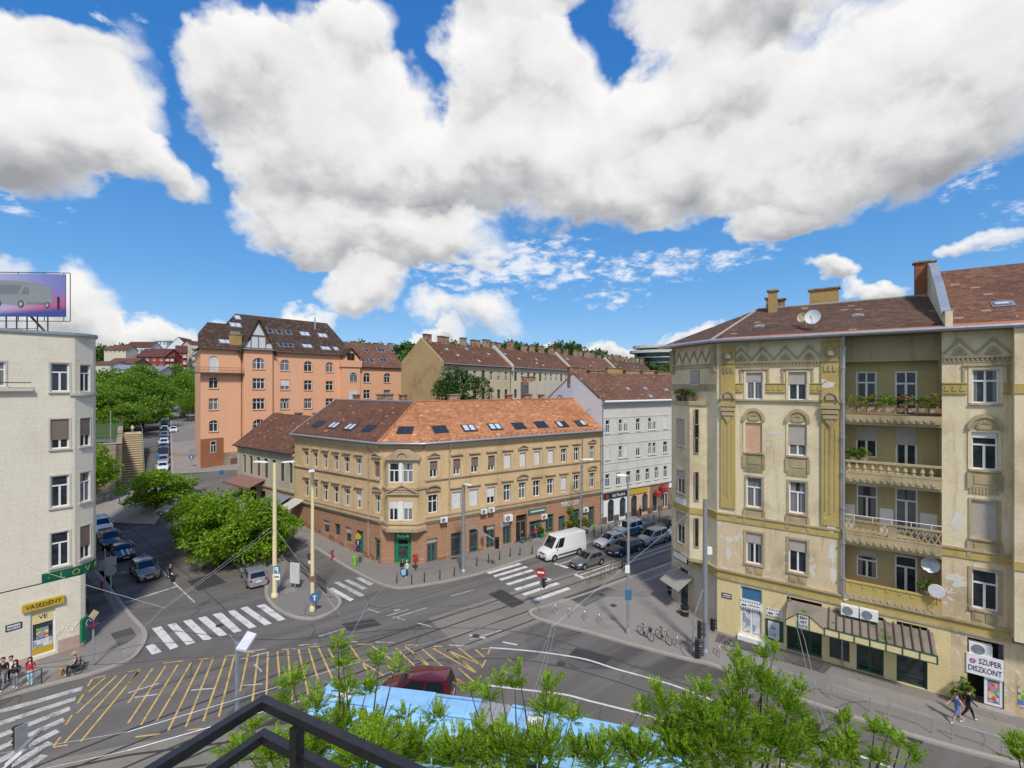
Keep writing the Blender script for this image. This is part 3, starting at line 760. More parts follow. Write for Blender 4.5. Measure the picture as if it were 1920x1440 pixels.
# facade parts
def arc_pts(u0,u1,zs,rise,n=10):
 c = (u0 + u1) / 2; r = (u1 - u0) / 2
 return [(c - r * math.cos(math.pi * k / n),zs + rise * math.sin(math.pi * k / n)) for k in range(n + 1)]
def wall(mb,F,u0,u1,z0,z1,holes=(),depth=.24,w=0.0,m=0,mr=None):
 """wall sheet with real openings and reveals. holes: (u0,u1,z0,z1[,arch rise])"""
 mr = m if mr is None else mr
 U = sorted({u0,u1} | {h[0] for h in holes} | {h[1] for h in holes}); Z = sorted({z0,z1} | {h[2] for h in holes} | {h[3] for h in holes})
 U = [u for u in U if u0 - 1e-6 <= u <= u1 + 1e-6]; Z = [z for z in Z if z0 - 1e-6 <= z <= z1 + 1e-6]
 for i in range(len(U) - 1):
  run = None
  for j in range(len(Z) - 1):
   uc,zc = (U[i] + U[i + 1]) / 2,(Z[j] + Z[j + 1]) / 2
   if any(h[0] < uc < h[1] and h[2] < zc < h[3] for h in holes):
    if run is not None: mb.poly([F.P(U[i],run,w),F.P(U[i + 1],run,w),F.P(U[i + 1],Z[j],w),F.P(U[i],Z[j],w)],m); run = None
   elif run is None: run = Z[j]
  if run is not None: mb.poly([F.P(U[i],run,w),F.P(U[i + 1],run,w),F.P(U[i + 1],Z[-1],w),F.P(U[i],Z[-1],w)],m)
 for h in holes:
  a,b,c,d = h[:4]; rise = h[4] if len(h) > 4 else 0; zs = d - rise; q = w - depth
  mb.poly([F.P(a,c,w),F.P(a,zs,w),F.P(a,zs,q),F.P(a,c,q)],mr); mb.poly([F.P(b,c,w),F.P(b,c,q),F.P(b,zs,q),F.P(b,zs,w)],mr)
  mb.poly([F.P(a,c,w),F.P(a,c,q),F.P(b,c,q),F.P(b,c,w)],mr)
  if rise:
   A = arc_pts(a,b,zs,rise); n = len(A) // 2
   mb.poly([F.P(a,d,w)] + [F.P(u,z,w) for u,z in A[:n + 1]],m); mb.poly([F.P(b,d,w)] + [F.P(u,z,w) for u,z in A[n:]][::-1],m)
   for (p,r) in zip(A,A[1:]): mb.poly([F.P(*p,w),F.P(*r,w),F.P(*r,q),F.P(*p,q)],mr)
  else: mb.poly([F.P(a,d,w),F.P(b,d,w),F.P(b,d,q),F.P(a,d,q)],mr)
def window(F,parent,r,depth=.18,w=0.0,mull=1,tr=.66,fm=None,gm=None,shut=0.0,sm=None,sill=None,arch=0.0,name='window',t=.07,tmull=None,label=None,bars=(),surround=None,sw=.14,so=.05,below=0.0):
 """window > pane, shutter, sill, surround"""
 u0,u1,z0,z1 = r[:4]; q = w - depth; mb = MB(); W = u1 - u0; Hh = z1 - z0; zs = z1 - arch
 if W <= .05 or Hh <= .05: return None
 fm = fm or M['frame_white']; a,b = q + .015,q + .075
 mb.fbox(F,u0,u0 + t,z0,zs,a,b); mb.fbox(F,u1 - t,u1,z0,zs,a,b); mb.fbox(F,u0 + t,u1 - t,z0,z0 + t,a,b)
 if arch:
  A = arc_pts(u0,u1,zs,arch); c = (u0 + u1) / 2; k = 1 - 2 * t / W
  B = [(c + (u - c) * k,zs + (z - zs) * (1 - t / arch)) for u,z in A]
  for i in range(len(A) - 1):
   P = [A[i],A[i + 1],B[i + 1],B[i]]
   mb.poly([F.P(*p,b) for p in P])
  mb.fbox(F,u0 + t,u1 - t,zs - t / 2,zs + t / 2,a,b - .004)
 else: mb.fbox(F,u0 + t,u1 - t,z1 - t,z1,a,b)
 zt_ = z0 + Hh * tr if tr else (zs if arch else z1)
 if arch: zt_ = min(zt_,zs)
 if tr and not arch: mb.fbox(F,u0 + t,u1 - t,zt_ - t * .6,zt_ + t * .6,a,b + .01)
 for i in range(mull):
  uc = u0 + W * (i + 1) / (mull + 1); mb.fbox(F,uc - t * .7,uc + t * .7,z0 + t,zt_ - t * .6,a,b - .003)
 tm = tmull if tmull is not None else 0
 for i in range(tm):
  uc = u0 + W * (i + 1) / (tm + 1); mb.fbox(F,uc - t * .5,uc + t * .5,zt_ + t * .6,z1 - t * (1.2 if not arch else .6),a,b - .003)
 for zb in bars: mb.fbox(F,u0 + t,u1 - t,z0 + Hh * zb - t * .35,z0 + Hh * zb + t * .35,a,b - .006)
 o = mb.build(name,fm,parent)
 if label: o['label'] = label
 g = MB()
 if arch: g.poly([F.P(u0 + t * .5,z0 + t * .5,q + .03),F.P(u1 - t * .5,z0 + t * .5,q + .03)] + [F.P(u,z,q + .03) for u,z in arc_pts(u0 + t * .5,u1 - t * .5,zs,arch - t * .5)][::-1])
 else: g.poly([F.P(u0 + t * .5,z0 + t * .5,q + .03),F.P(u1 - t * .5,z0 + t * .5,q + .03),F.P(u1 - t * .5,z1 - t * .5,q + .03),F.P(u0 + t * .5,z1 - t * .5,q + .03)])
 g.build('pane',gm or M['glass'],o)
 if shut:
  s = MB(); zb = z1 - arch * .2 - (Hh - arch * .2) * shut
  s.fbox(F,u0 + .02,u1 - .02,zb,z1 - (arch * .55 if arch else .0),b + .01,b + .05)
  s.build('shutter',sm or M['shutter_beige'],o)
 if sill is not None:
  s = MB(); s.fbox(F,u0 - .12,u1 + .12,z0 - .12,z0 - .003,w - depth + .01,w + .13)
  if below: s.fbox(F,u0 - .04,u1 + .04,z0 - .12 - below,z0 - .123,w + .002,w + .05)
  s.build('sill',sill,o)
 if surround is not None:
  s = MB(); x = sw
  s.fbox(F,u0 - x,u0 - .003,z0 - .02,zs,w + .002,w + so); s.fbox(F,u1 + .003,u1 + x,z0 - .02,zs,w + .002,w + so)
  if arch:
   A = arc_pts(u0 - .003,u1 + .003,zs,arch + .003); B = arc_pts(u0 - x,u1 + x,zs,arch + x)
   for i in range(len(A) - 1):
    s.poly([F.P(*p,w + so) for p in (A[i],A[i + 1],B[i + 1],B[i])]); s.poly([F.P(*B[i],w + so),F.P(*B[i + 1],w + so),F.P(*B[i + 1],w),F.P(*B[i],w)])
  else: s.fbox(F,u0 - x,u1 + x,z1 + .003,z1 + x,w + .002,w + so)
  s.build('surround',surround,o)
 return o
def pediment(F,parent,r,kind,m,w=0.0,gap=.22,ov=.28,h=.12,proj=.26):
 u0,u1,z0,z1 = r[:4]; zb = z1 + gap; s = MB(); a,b = u0 - ov,u1 + ov; c = (a + b) / 2
 s.fbox(F,a + .08,b - .08,zb - .1,zb - .003,w + .002,w + proj * .55)
 s.fbox(F,a,b,zb,zb + h,w + .002,w + proj)
 if kind == 'tri':
  rise = (b - a) * .24
  for (p,q2) in (((a,zb + h),(c,zb + h + rise)),((b,zb + h),(c,zb + h + rise))):
   s.prism(F,[p,(p[0],p[1] + .13),(q2[0],q2[1] + .13),q2],w + .002,w + proj + .02)
  s.prism(F,[(a + .1,zb + h),(b - .1,zb + h),(c,zb + h + rise)],w + .002,w + .06)
 elif kind == 'seg':
  rise = (b - a) * .26
  A = arc_pts(a,b,zb + h + .003,rise,10); B = [(u,z + .14) for u,z in A]
  for i in range(len(A) - 1): s.prism(F,[A[i],A[i + 1],B[i + 1],B[i]],w + .002,w + proj + .02)
  s.prism(F,A,w + .002,w + .06)
 return s.build('pediment',m,parent)
def course(F,parent,u0,u1,z,h,proj,m,name='string_course',w=0.0,steps=1):
 s = MB()
 for k in range(steps):
  s.fbox(F,u0,u1,z + h * k / steps + (.002 if k else 0),z + h * (k + 1) / steps,w + .002,w + proj * (k + 1) / steps)
 return s.build(name,m,parent)
def pipe(F,parent,u,z0,z1,w=.12,m=None,r=.06,name='downpipe',swan=0.0):
 s = MB(); pts = [F.P(u,z0,w),F.P(u,z1,w)]
 if swan: pts += [F.P(u,z1 + swan * .4,w),F.P(u,z1 + swan,w + .5)]
 s.tube(pts,r,8)
 z = z0 + 1.2
 while z < z1: s.fbox(F,u - r * 1.5,u + r * 1.5,z,z + .06,.003,w + r * 1.3); z += 2.4
 return s.build(name,m or M['zinc'],parent,smooth=True)
def gutter(parent,pts,m=None,r=.09,name='gutter'):
 s = MB(); s.tube(pts,r,8); return s.build(name,m or M['zinc'],parent,smooth=True)
class Plane3:
 """sloping roof plane: O origin, t along the eave, s up the slope"""
 def __init__(p,O,X,Y):
  p.O = Vector(O); p.t = (Vector(X) - p.O).normalized(); e = Vector(Y) - p.O
  p.s = (e - p.t * e.dot(p.t)).normalized(); p.n = p.t.cross(p.s)
  if p.n.z < 0: p.n = -p.n
 def px(p,x,y):
  d = Vector(((x - CX) / FPX,1,-(y - CY) / FPX)); o = Vector((0,0,H))
  k = (p.O - o).dot(p.n) / d.dot(p.n); q = o + d * k - p.O
  return q.dot(p.t),q.dot(p.s)
 def P(p,a,b,c=0.0): return tuple(p.O + p.t * a + p.s * b + p.n * c)
 def hexa(p,mb,a0,a1,b0,b1,c0,c1,m=0):
  mb.hexa([p.P(a0,b0,c0),p.P(a1,b0,c0),p.P(a1,b1,c0),p.P(a0,b1,c0),p.P(a0,b0,c1),p.P(a1,b0,c1),p.P(a1,b1,c1),p.P(a0,b1,c1)],m)
def skylight(P,parent,a,b,w=1.5,h=1.0,panes=('sky_glass','sky_glass'),fr=None,label=None):
 n = len(panes); mb = MB(); t = .07
 P.hexa(mb,a - w / 2 - .1,a + w / 2 + .1,b - h / 2 - .14,b + h / 2 + .1,.004,.05)
 for i in range(n):
  x0 = a - w / 2 + i * w / n; x1 = x0 + w / n - .04
  P.hexa(mb,x0,x0 + t,b - h / 2,b + h / 2,.052,.12); P.hexa(mb,x1 - t,x1,b - h / 2,b + h / 2,.052,.12)
  P.hexa(mb,x0 + t,x1 - t,b - h / 2,b - h / 2 + t,.052,.12); P.hexa(mb,x0 + t,x1 - t,b + h / 2 - t,b + h / 2,.052,.12)
 o = mb.build('skylight',fr or M['dark_metal'],parent)
 for i,k in enumerate(panes):
  g = MB(); x0 = a - w / 2 + i * w / n; x1 = x0 + w / n - .04
  g.poly([P.P(x0 + t,b - h / 2 + t,.09),P.P(x1 - t,b - h / 2 + t,.09),P.P(x1 - t,b + h / 2 - t,.09),P.P(x0 + t,b + h / 2 - t,.09)]); g.build('pane',M[k],o)
 return o
def chimney(parent,x,y,z0,z1,dx,dy,rz,m=None,pots=0,cap=True):
 mb = MB(); mb.box((x,y,(z0 + z1) / 2),(dx,dy,z1 - z0),rz)
 o = mb.build('chimney',m or M['chimney'],parent)
 c = MB(); c.box((x,y,z1 + .065),(dx + .24,dy + .24,.12),rz)
 for i in range(pots):
  u = (i + .5) / pots - .5; c.lathe((x + math.cos(rz) * u * dx * .9,y + math.sin(rz) * u * dx * .9,z1 + .127),[(.11,0),(.1,.45),(.14,.47),(.14,.55)],8)
 c.build('chimney_cap',M['chimney'] if not pots else M['kerb'],o)
 return o
def gable_roof(mb,F,u0,u1,ze,zr,depth,ov=.5,m=0,drop=None,thick=.14,back=True):
 """two slopes over a house as deep as `depth` behind F; returns the front plane"""
 k = (zr - ze) / (depth / 2 + ov)
 a,b = F.P(u0,ze,ov),F.P(u1,ze,ov); c,d = F.P(u1,zr,-depth / 2),F.P(u0,zr,-depth / 2)
 e,f = F.P(u1,ze,-depth - ov),F.P(u0,ze,-depth - ov)
 lo = lambda p: (p[0],p[1],p[2] - thick)
 mb.poly([a,b,c,d],m); mb.poly([d,c,e,f],m)
 for p,q in ((a,b),(b,c),(c,e),(e,f),(f,d),(d,a)): mb.poly([p,q,lo(q),lo(p)],m)
 mb.poly([lo(a),lo(b),lo(c),lo(d)],m); mb.poly([lo(d),lo(c),lo(e),lo(f)],m)
 return Plane3(a,b,d)
def ac_unit(F,u,z,w,label,group=None,s=1.0):
 o = thing('air_conditioner',F.P(u,z,w),label,'air conditioner',group)
 mb = MB(); mb.fbox(F,u - .42 * s,u + .42 * s,z,z + .58 * s,w,w + .3 * s); mb.build('housing',M['white'],o)
 g = MB()
 c = F.P(u - .1 * s,z + .29 * s,w + .305 * s); n = Vector((F.n.x,F.n.y,0)); t = Vector((F.t.x,F.t.y,0)); up = Vector((0,0,1))
 ring = [Vector(c) + t * math.cos(k * math.pi / 8) * .24 * s + up * math.sin(k * math.pi / 8) * .24 * s for k in range(16)]
 g.poly(ring)
 for k in range(3):
  r_ = (.24,.16,.08)[k] * s
  g.tube([Vector(c) + n * .01 + t * math.cos(j * math.pi / 8) * r_ + up * math.sin(j * math.pi / 8) * r_ for j in range(17)],.012 * s,4)
 g.build('fan_grille',M['zinc'],o)
 b = MB(); b.fbox(F,u - .35 * s,u - .31 * s,z - .06,z - .003,w - .25,w + .28 * s); b.fbox(F,u + .31 * s,u + .35 * s,z - .06,z - .003,w - .25,w + .28 * s); b.build('bracket',M['dark_metal'],o)
 return o
def dish(P,n,r,label,arm=.5,m=None,group=None):
 """satellite dish at point P facing n, with mast and feed"""
 P = Vector(P); n = Vector(n).normalized(); o = thing('satellite_dish',P,label,'satellite dish',group)
 x = n.orthogonal().normalized(); y = n.cross(x); vs = []; fs = []; N = 18
 for k,(rr,dd) in enumerate(((0.02,0),(.4,.03),(.75,.10),(1.0,.19))):
  for j in range(N): vs.append(P + n * dd * r + (x * math.cos(j * 2 * math.pi / N) + y * math.sin(j * 2 * math.pi / N)) * r * rr)
 for k in range(3):
  for j in range(N): fs.append((k * N + j,k * N + (j + 1) % N,(k + 1) * N + (j + 1) % N,(k + 1) * N + j))
 mb = MB(); mb.mesh(vs,fs); mb.mesh([v - n * .015 for v in vs],[f[::-1] for f in fs]); mb.build('reflector',m or M['white'],o,smooth=True)
 a = MB(); a.tube([P - n * .02,P - n * arm * .5,P - n * arm * .6 - Vector((0,0,arm))],.035,6); a.tube([P + n * .15 * r - Vector((0,0,r * .95)),P + n * r * .9 - Vector((0,0,r * .25))],.02,5)
 a.lathe(tuple(P + n * r * .9 - Vector((0,0,r * .3))),[(.05,0),(.05,.12)],8); a.build('mount',M['zinc'],o)
 return o
# the tan corner house in the middle
M['tan'] = wall_mat('tan_plaster',(.61,.44,.245),(.38,.26,.14),streak=.6,stain=.6,peel=(.36,.30,.22),peel_amt=.86)
M['tan_trim'] = wall_mat('tan_trim',(.44,.34,.23),(.20,.15,.10),streak=.5,stain=.6)
M['tan_frame'] = wall_mat('tan_surround',(.60,.47,.29),(.40,.29,.16),stain=.3)
M['rust'] = wall_mat('rust_render',(.42,.235,.145),(.29,.155,.095),peel=(.46,.36,.29),peel_amt=.80,jointh=.42,jointw=40.0,streak=.35,stain=.55)
M['rust_plinth'] = wall_mat('plinth_render',(.36,.31,.27),(.2,.16,.13),peel=(.30,.13,.07),peel_amt=.62,stain=.6)
M['tile_brown'] = tile_mat('tile_red_brown',(.150,.070,.044),(.205,.095,.058),light=(.42,.24,.15),light_amt=.005)
M['tile_orange'] = tile_mat('tile_orange',(.46,.195,.09),(.54,.245,.12),light=(.56,.30,.16),light_amt=.02,row=.24,wid=.22)
M['green_door'] = plain('shop_green',(.008,.20,.085),.4,var=.05)
Z6 = lambda x0,x1,y0,y1: (780 + x0 / 4,780 + x1 / 4,730 + y0 / 4,730 + y1 / 4)
Zl = lambda x0,x1,y0,y1: (430 + x0 / 3.892,430 + x1 / 3.892,730 + y0 / 3.892,730 + y1 / 3.892)
tanT = thing('apartment_house',(-12,50,0),'tan three storey corner house with an orange tiled roof and green post office door','house')
PL = Vector((-14.35,50.55)); PR = Vector((-9.55,50.35))
FL = Frame(PL,PL + Vector((-1.467,1)).normalized() * 16.6)
FR = Frame(PR,PR + Vector((1.54,1)).normalized() * 26.2)
FC = Frame(PL,PR)
ZE,ZG,ZRIDGE = 13.25,4.35,17.45
def tan_row(F,rects,opts,holes):
 out = []
 for r,o in zip(rects,opts):
  q = F.rect(*r); q = (q[0],q[1],q[2],q[3]) if q[0] < q[1] else (q[1],q[0],q[2],q[3])
  holes.append(q); out.append((q,o))
 return out
def same_z(rows):       # one sill and one head height per storey
 z0 = sum(q[2] for q,_ in rows) / len(rows); z1 = sum(q[3] for q,_ in rows) / len(rows)
 return [((q[0],q[1],z0,z1),o) for q,o in rows]
UR = [(103,160,535,660),(278,333,518,640),(413,465,505,622),(540,590,495,608),(660,712,485,598),(778,823,472,585),(887,930,463,573),(987,1032,455,562),(1087,1128,447,543),(1183,1222,438,535),(1302,1337,428,525)]
URo = [('b',.55),('b',.6),('b',.6),('b',.68),('w',.97),('w',.97),('w',.97),('w',.97),0,0,0]
LR = [(92,162,792,935),(270,337,767,905),(400,466,748,887),(532,593,730,855),(655,712,712,838),(770,823,697,820),(878,930,683,798),(983,1032,668,780),(1085,1130,655,768),(1182,1224,642,750),(1300,1338,630,730)]
LRo = [0,('w',.98),('w',.98),('w',.6),0,0,0,0,('w',.88),0,0]
ULt = [(545,578,437,545),(612,645,450,562),(682,720,462,577),(760,798,473,592),(835,880,482,607),(922,967,497,622),(1055,1100,515,648)]
LLt = [(548,580,645,768),(614,645,665,785),(682,722,680,806),(757,800,697,830),(836,882,715,850),(924,967,735,870),(1062,1104,765,912)]
hR = []; hL = []; hRg = []; hLg = []
uR = same_z(tan_row(FR,[Z6(*r) for r in UR],URo,[])); lR = same_z(tan_row(FR,[Z6(*r) for r in LR],LRo,[]))
uL = same_z(tan_row(FL,[Zl(*r) for r in ULt],[0,0,0,0,0,0,('b',.95)],[])); lL = same_z(tan_row(FL,[Zl(*r) for r in LLt],[0,0,0,0,0,('w',.55),0],[]))
zu0,zu1,zl0,zl1 = uR[0][0][2],uR[0][0][3],lR[0][0][2],lR[0][0][3]
uL = [((q[0],q[1],zu0,zu1),o) for q,o in uL]; lL = [((q[0],q[1],zl0,zl1),o) for q,o in lL]
mb = MB()
wall(mb,FR,0,FR.L,ZG,ZE,[q for q,_ in uR + lR]); wall(mb,FL,0,FL.L,ZG,ZE,[q for q,_ in uL + lL])
wall(mb,FC,0,FC.L,ZG,ZE)
bR = FR.P(FR.L,0,-12); bL = FL.P(FL.L,0,-12)
for (a,b) in ((FR.P(FR.L,0),bR),(FL.P(FL.L,0),bL)): mb.poly([(a[0],a[1],-.5),(b[0],b[1],-.5),(b[0],b[1],ZE),(a[0],a[1],ZE)])
mb.poly([FR.P(FR.L,ZE,.0),FR.P(FR.L,ZE,-12),FR.P(FR.L,ZRIDGE,-6)]); mb.poly([FL.P(FL.L,ZE,.0),FL.P(FL.L,ZE,-12),FL.P(FL.L,ZRIDGE,-6)])
mb.build('wall',M['tan'],tanT)
for (q,o) in uR + lR + uL + lL:
 F = FR if (q,o) in uR + lR else FL
 sh = dict(shut=o[1],sm=M['shutter_brown' if o[0] == 'b' else 'shutter_white']) if o else {}
 window(F,tanT,q,depth=.26 if F is FR else .34,tr=.64,tmull=1,surround=M['tan_frame'],sw=.2,so=.045,sill=None,gm=M['glass'] if rnd.random() < .7 else M['glass_curtain'],t=.075,**sh)
for i,(q,o) in enumerate(uR): pediment(FR,tanT,q,'tri' if i in (0,5,10) else 'flat',M['tan_trim'],gap=.42)
for i,(q,o) in enumerate(lR): pediment(FR,tanT,q,'seg' if i in (0,5,10) else 'flat',M['tan_trim'],gap=.42)
for i,(q,o) in enumerate(uL): pediment(FL,tanT,q,'tri' if i == 6 else 'flat',M['tan_trim'],gap=.42,ov=.2)
for i,(q,o) in enumerate(lL): pediment(FL,tanT,q,'seg' if i == 6 else 'flat',M['tan_trim'],gap=.42,ov=.2)
gR = [Z6(82,160,1118,1300),Z6(262,338,1075,1252),Z6(400,467,1048,1225),Z6(527,592,1020,1190),Z6(652,713,1000,1162),Z6(750,833,940,1150),Z6(850,938,985,1140),Z6(972,1032,938,1075),Z6(1068,1118,950,1085),Z6(1172,1226,900,1015),Z6(1290,1338,880,1022)]
gR = [FR.rect(*r) for r in gR]
gL = [Zl(685,730,955,1047),Zl(765,807,980,1068),Zl(845,890,1003,1117),Zl(925,977,1030,1200),Zl(1058,1110,1085,1275)]
gL = [FL.rect(*r) for r in gL]; gL = [(min(a,b),max(a,b),c,d) for a,b,c,d in gL]
gC = [FC.rect(739,771,1007,1068)]
gC = [(gC[0][0],gC[0][1],.12,3.45)]
mb = MB()
wall(mb,FR,0,FR.L,-.6,ZG,gR,depth=.35); wall(mb,FL,0,FL.L,-.6,ZG,gL,depth=.35); wall(mb,FC,0,FC.L,-.6,ZG,gC,depth=.5)
mb.build('ground_floor_wall',M['rust'],tanT)
pl = MB()
pz = lambda u: zt(*FL.P(u,0,.2)[:2]) + .75
u = 0.0
segs = [0.3] + sorted([x for q in gL for x in (q[0],q[1])]) + [FL.L]
for a,b in zip(segs[::2],segs[1::2]):
 n = max(1,int((b - a) / 1.0))
 for k in range(n):
  x0 = a + (b - a) * k / n; x1 = a + (b - a) * (k + 1) / n; g = min(zt(*FL.P(x0,0,.2)[:2]),zt(*FL.P(x1,0,.2)[:2]))
  pl.prism(FL,[(x0,-.4),(x1,-.4),(x1,pz(x1)),(x0,pz(x0))],.002,.05)
segs = [0.2] + sorted([x for q in gR for x in (q[0],q[1])]) + [FR.L - .1]
for a,b in zip(segs[::2],segs[1::2]): pl.fbox(FR,a,b,-.3,.42,.002,.045)
pl.build('plinth',M['rust_plinth'],tanT)
for i,q in enumerate(gR):
 if i == 5:
  window(FR,tanT,q,depth=.33,name='gate',fm=M['frame_brown'],gm=M['dark_void'],mull=1,tr=.75,t=.14); continue
 nm = 'shop_window' if i in (1,2,7,9,10) else 'shop_door'
 window(FR,tanT,q,depth=.33,name=nm,fm=M['frame_green'] if i < 9 else M['frame_green'],gm=M['shop_glass'],mull=1 if i not in (1,2) else 0,tr=.78,t=.10,bars=(.2,),shut=.2 if i in (0,3) else (.18 if i == 4 else 0),sm=M['shutter_beige'] if i in (0,3) else M['shutter_white'])
for i,q in enumerate(gL):
 window(FL,tanT,q,depth=.33,name='shop_window' if i < 3 else 'shop_door',fm=M['frame_green'],gm=M['green_door'] if i == 3 else M['shop_glass'],mull=0 if i < 3 else 1,tr=.75,t=.08,shut=(.4,.1,.45,0,.12)[i],sm=M['shutter_beige'])
q = gC[0]; mb = MB(); w = -.3
mb.fbox(FC,q[0],q[1],2.65,q[3],w - .1,w + .22); mb.fbox(FC,q[0],q[0] + .42,.13,2.647,w - .1,w + .1); mb.fbox(FC,q[1] - .42,q[1],.13,2.647,w - .1,w + .1)
mb.fbox(FC,q[0] + .42,q[1] - .42,1.9,2.1,w - .1,w + .06); mb.fbox(FC,q[0] + .42,q[1] - .42,.13,.6,w - .1,w + .05)
d = mb.build('post_office_door',M['green_door'],tanT)
mb = MB(); mb.fbox(FC,q[0] + .42,q[1] - .42,.603,1.897,w - .1,w - .02); mb.build('pane',M['shop_glass'],d)
lettering('Posta',FC,(q[0] + q[1]) / 2 - .18,3.03,w + .24,.52,M['white'],d,width=.85)
mb = MB(); c = (q[0] + q[1]) / 2 + .52; mb.prism(FC,[(c - .13,2.95),(c + .13,2.95),(c + .17,3.06),(c,3.2),(c - .17,3.06)],w + .222,w + .24); mb.build('emblem',M['white'],d)
for k in (.45,4.35): pass
SEG = ((FL,0,FL.L),(FR,0,FR.L))
for F,a,b in SEG:
 course(F,tanT,a,b,ZG,.5,.32,M['tan_trim'],'ledge',steps=3)
 course(F,tanT,a,b,zl0 - .45,.16,.12,M['tan_trim']); course(F,tanT,a,b,zu0 - .42,.26,.17,M['tan_trim'],steps=2)
 course(F,tanT,a,b,ZE - .75,.5,.38,M['tan_frame'],'cornice',steps=3)
for (a,b) in ((ZG,.5),(ZE - .75,.5)): course(FC,tanT,0,FC.L,a,b,.3,M['tan_trim'],'ledge',steps=3)
gutter(tanT,[FL.P(FL.L,ZE - .04,.62),FL.P(-.1,ZE - .04,.62),FC.P(.2,ZE - .04,.66),FC.P(FC.L - .2,ZE - .04,.66),FR.P(.1,ZE - .04,.62),FR.P(FR.L,ZE - .04,.62)],M['zinc'],.13)
pipe(FR,tanT,FR.u(1091),.2,12.9,.14,swan=.0); pipe(FR,tanT,FR.u(842),5,11.6,.14,swan=1.3,m=M['tan_trim']); pipe(FR,tanT,FR.u(838.5),.1,4.2,.1,r=.045,m=M['tan_trim'])
pipe(FL,tanT,FL.u(692),.5,11.9,.12,swan=1.0,m=M['tan_trim']); pipe(FR,tanT,FR.L - .12,.2,12.9,.12)
u0,u1 = .45,FC.L - .45; W1 = .85
o0,o1 = FC.u(727,W1),FC.u(782,W1)
z_or0,z_or1 = FC.z(752,991,W1),FC.z(752,862,W1)
OF = FC.off(W1)
def oz(y): return FC.z(752,y,W1)
wu = [FC.rect(729,748.5,868,905,W1),FC.rect(754.5,775,868,905,W1)]; wl_ = [FC.rect(729,746.5,940,976,W1),FC.rect(756,774,940,976,W1)]
mb = MB()
wall(mb,OF,o0 ,o1,z_or0,oz(860),wu + wl_,depth=.2)
L0 = FC.P(o0 - .75,0,0); L1 = FC.P(o0,0,W1); R0 = FC.P(o1 + .75,0,0); R1 = FC.P(o1,0,W1)
for a,b in ((L0,L1),(R1,R0)): mb.poly([(a[0],a[1],z_or0),(b[0],b[1],z_or0),(b[0],b[1],oz(860)),(a[0],a[1],oz(860))])
mb.poly([(p[0],p[1],z_or0) for p in (L0,L1,R1,R0)]); mb.poly([(p[0],p[1],oz(860)) for p in (L0,L1,R1,R0)])
orl = mb.build('oriel',M['tan'],tanT)
for q in wu + wl_: window(OF,orl,q,depth=.16,tr=.62,mull=1,t=.085,gm=M['glass_curtain'],shut=.38 if q in wl_ else 0,sm=M['shutter_white'])
mb = MB()
for (qa,qb) in (wu,wl_): mb = MB(); mb.fbox(OF,qa[1] + .02,qb[0] - .02,qa[2],qa[3],.002,.05); mb.build('centre_panel',M['frame_white'],orl)
tr_ = MB()
for (z,h,pr) in ((z_or0 - .35,.34,.22),(oz(918),.2,.16),(oz(984),.14,.12),(oz(923),.1,.1)):
 for (F,a,b) in ((OF,o0 - .08,o1 + .08),): tr_.fbox(F,a,b,z,z + h,-.2,pr)
for s_,(a,b) in enumerate(((L0,L1),(R0,R1))):
 Fs = Frame(a[:2],b[:2],out=(-1 if s_ == 0 else 1,-1))
 for (z,h,pr) in ((z_or0 - .352,.34,.2),(oz(918) + .003,.2,.15),(oz(984) + .003,.14,.11)): tr_.fbox(Fs,0,Fs.L + .05,z,z + h,-.1,pr)
tr_.build('trim',M['tan_trim'],orl)
pediment(OF,orl,(o0 + .1,o1 - .1,0,oz(929)),'tri',M['tan_trim'],gap=.1,ov=.3,proj=.25)
mb = MB(); zc = oz(862); cc = (o0 + o1) / 2; hw = (o1 - o0) / 2 + .35
mb.prism(OF,[(cc - hw,zc),(cc + hw,zc),(cc + hw,zc + .18),(cc - hw,zc + .18)],-.9,.3)
mb.prism(OF,[(cc - hw,zc + .182),(cc + hw,zc + .182),(cc + .6,zc + 1.05),(cc - .6,zc + 1.05)],-.86,.12)
for i in range(10):
 a,b = math.pi * i / 10,math.pi * (i + 1) / 10
 mb.prism(OF,[(cc - .78 * math.cos(a),zc + .18 + .78 * math.sin(a)),(cc - .78 * math.cos(b),zc + .18 + .78 * math.sin(b)),(cc - .55 * math.cos(b),zc + .18 + .55 * math.sin(b)),(cc - .55 * math.cos(a),zc + .18 + .55 * math.sin(a))],.12,.26)
mb.build('oriel_roof',M['tan_trim'],orl)
ov = .62
rl0,rl1 = FL.P(FL.L,ZE,ov),FL.P(0,ZE,ov); rr0,rr1 = FR.P(0,ZE,ov),FR.P(FR.L,ZE,ov)
rc0,rc1 = FC.P(.1,ZE,ov + .1),FC.P(FC.L - .1,ZE,ov + .1)
ridL = FL.P(FL.L,ZRIDGE,-6.0); ridR = FR.P(FR.L,ZRIDGE,-6.0)
A2,B2 = Vector(FL.P(0,0,-6)[:2]),FL.t; C2,D2 = Vector(FR.P(0,0,-6)[:2]),FR.t
k = ((C2 - A2).x * D2.y - (C2 - A2).y * D2.x) / (B2.x * D2.y - B2.y * D2.x); J2 = A2 + B2 * k
J = (J2.x,J2.y,ZRIDGE)
PLr = Plane3(rl0,rl1,ridL); PRr = Plane3(rr0,rr1,ridR); PCr = Plane3(rc0,rc1,J)
mb = MB(); mb.poly([rl0,rl1,J,ridL]); mb.poly([rl0,rl1,FL.P(0,ZE - .12,ov),FL.P(FL.L,ZE - .12,ov)])
mb.poly([FL.P(FL.L,ZE - .12,ov),FL.P(0,ZE - .12,ov),FL.P(0,ZE - .12,0),FL.P(FL.L,ZE - .12,0)])
mb.poly([ridL,J,FL.P(6,ZE,-12),FL.P(FL.L,ZE,-12)])
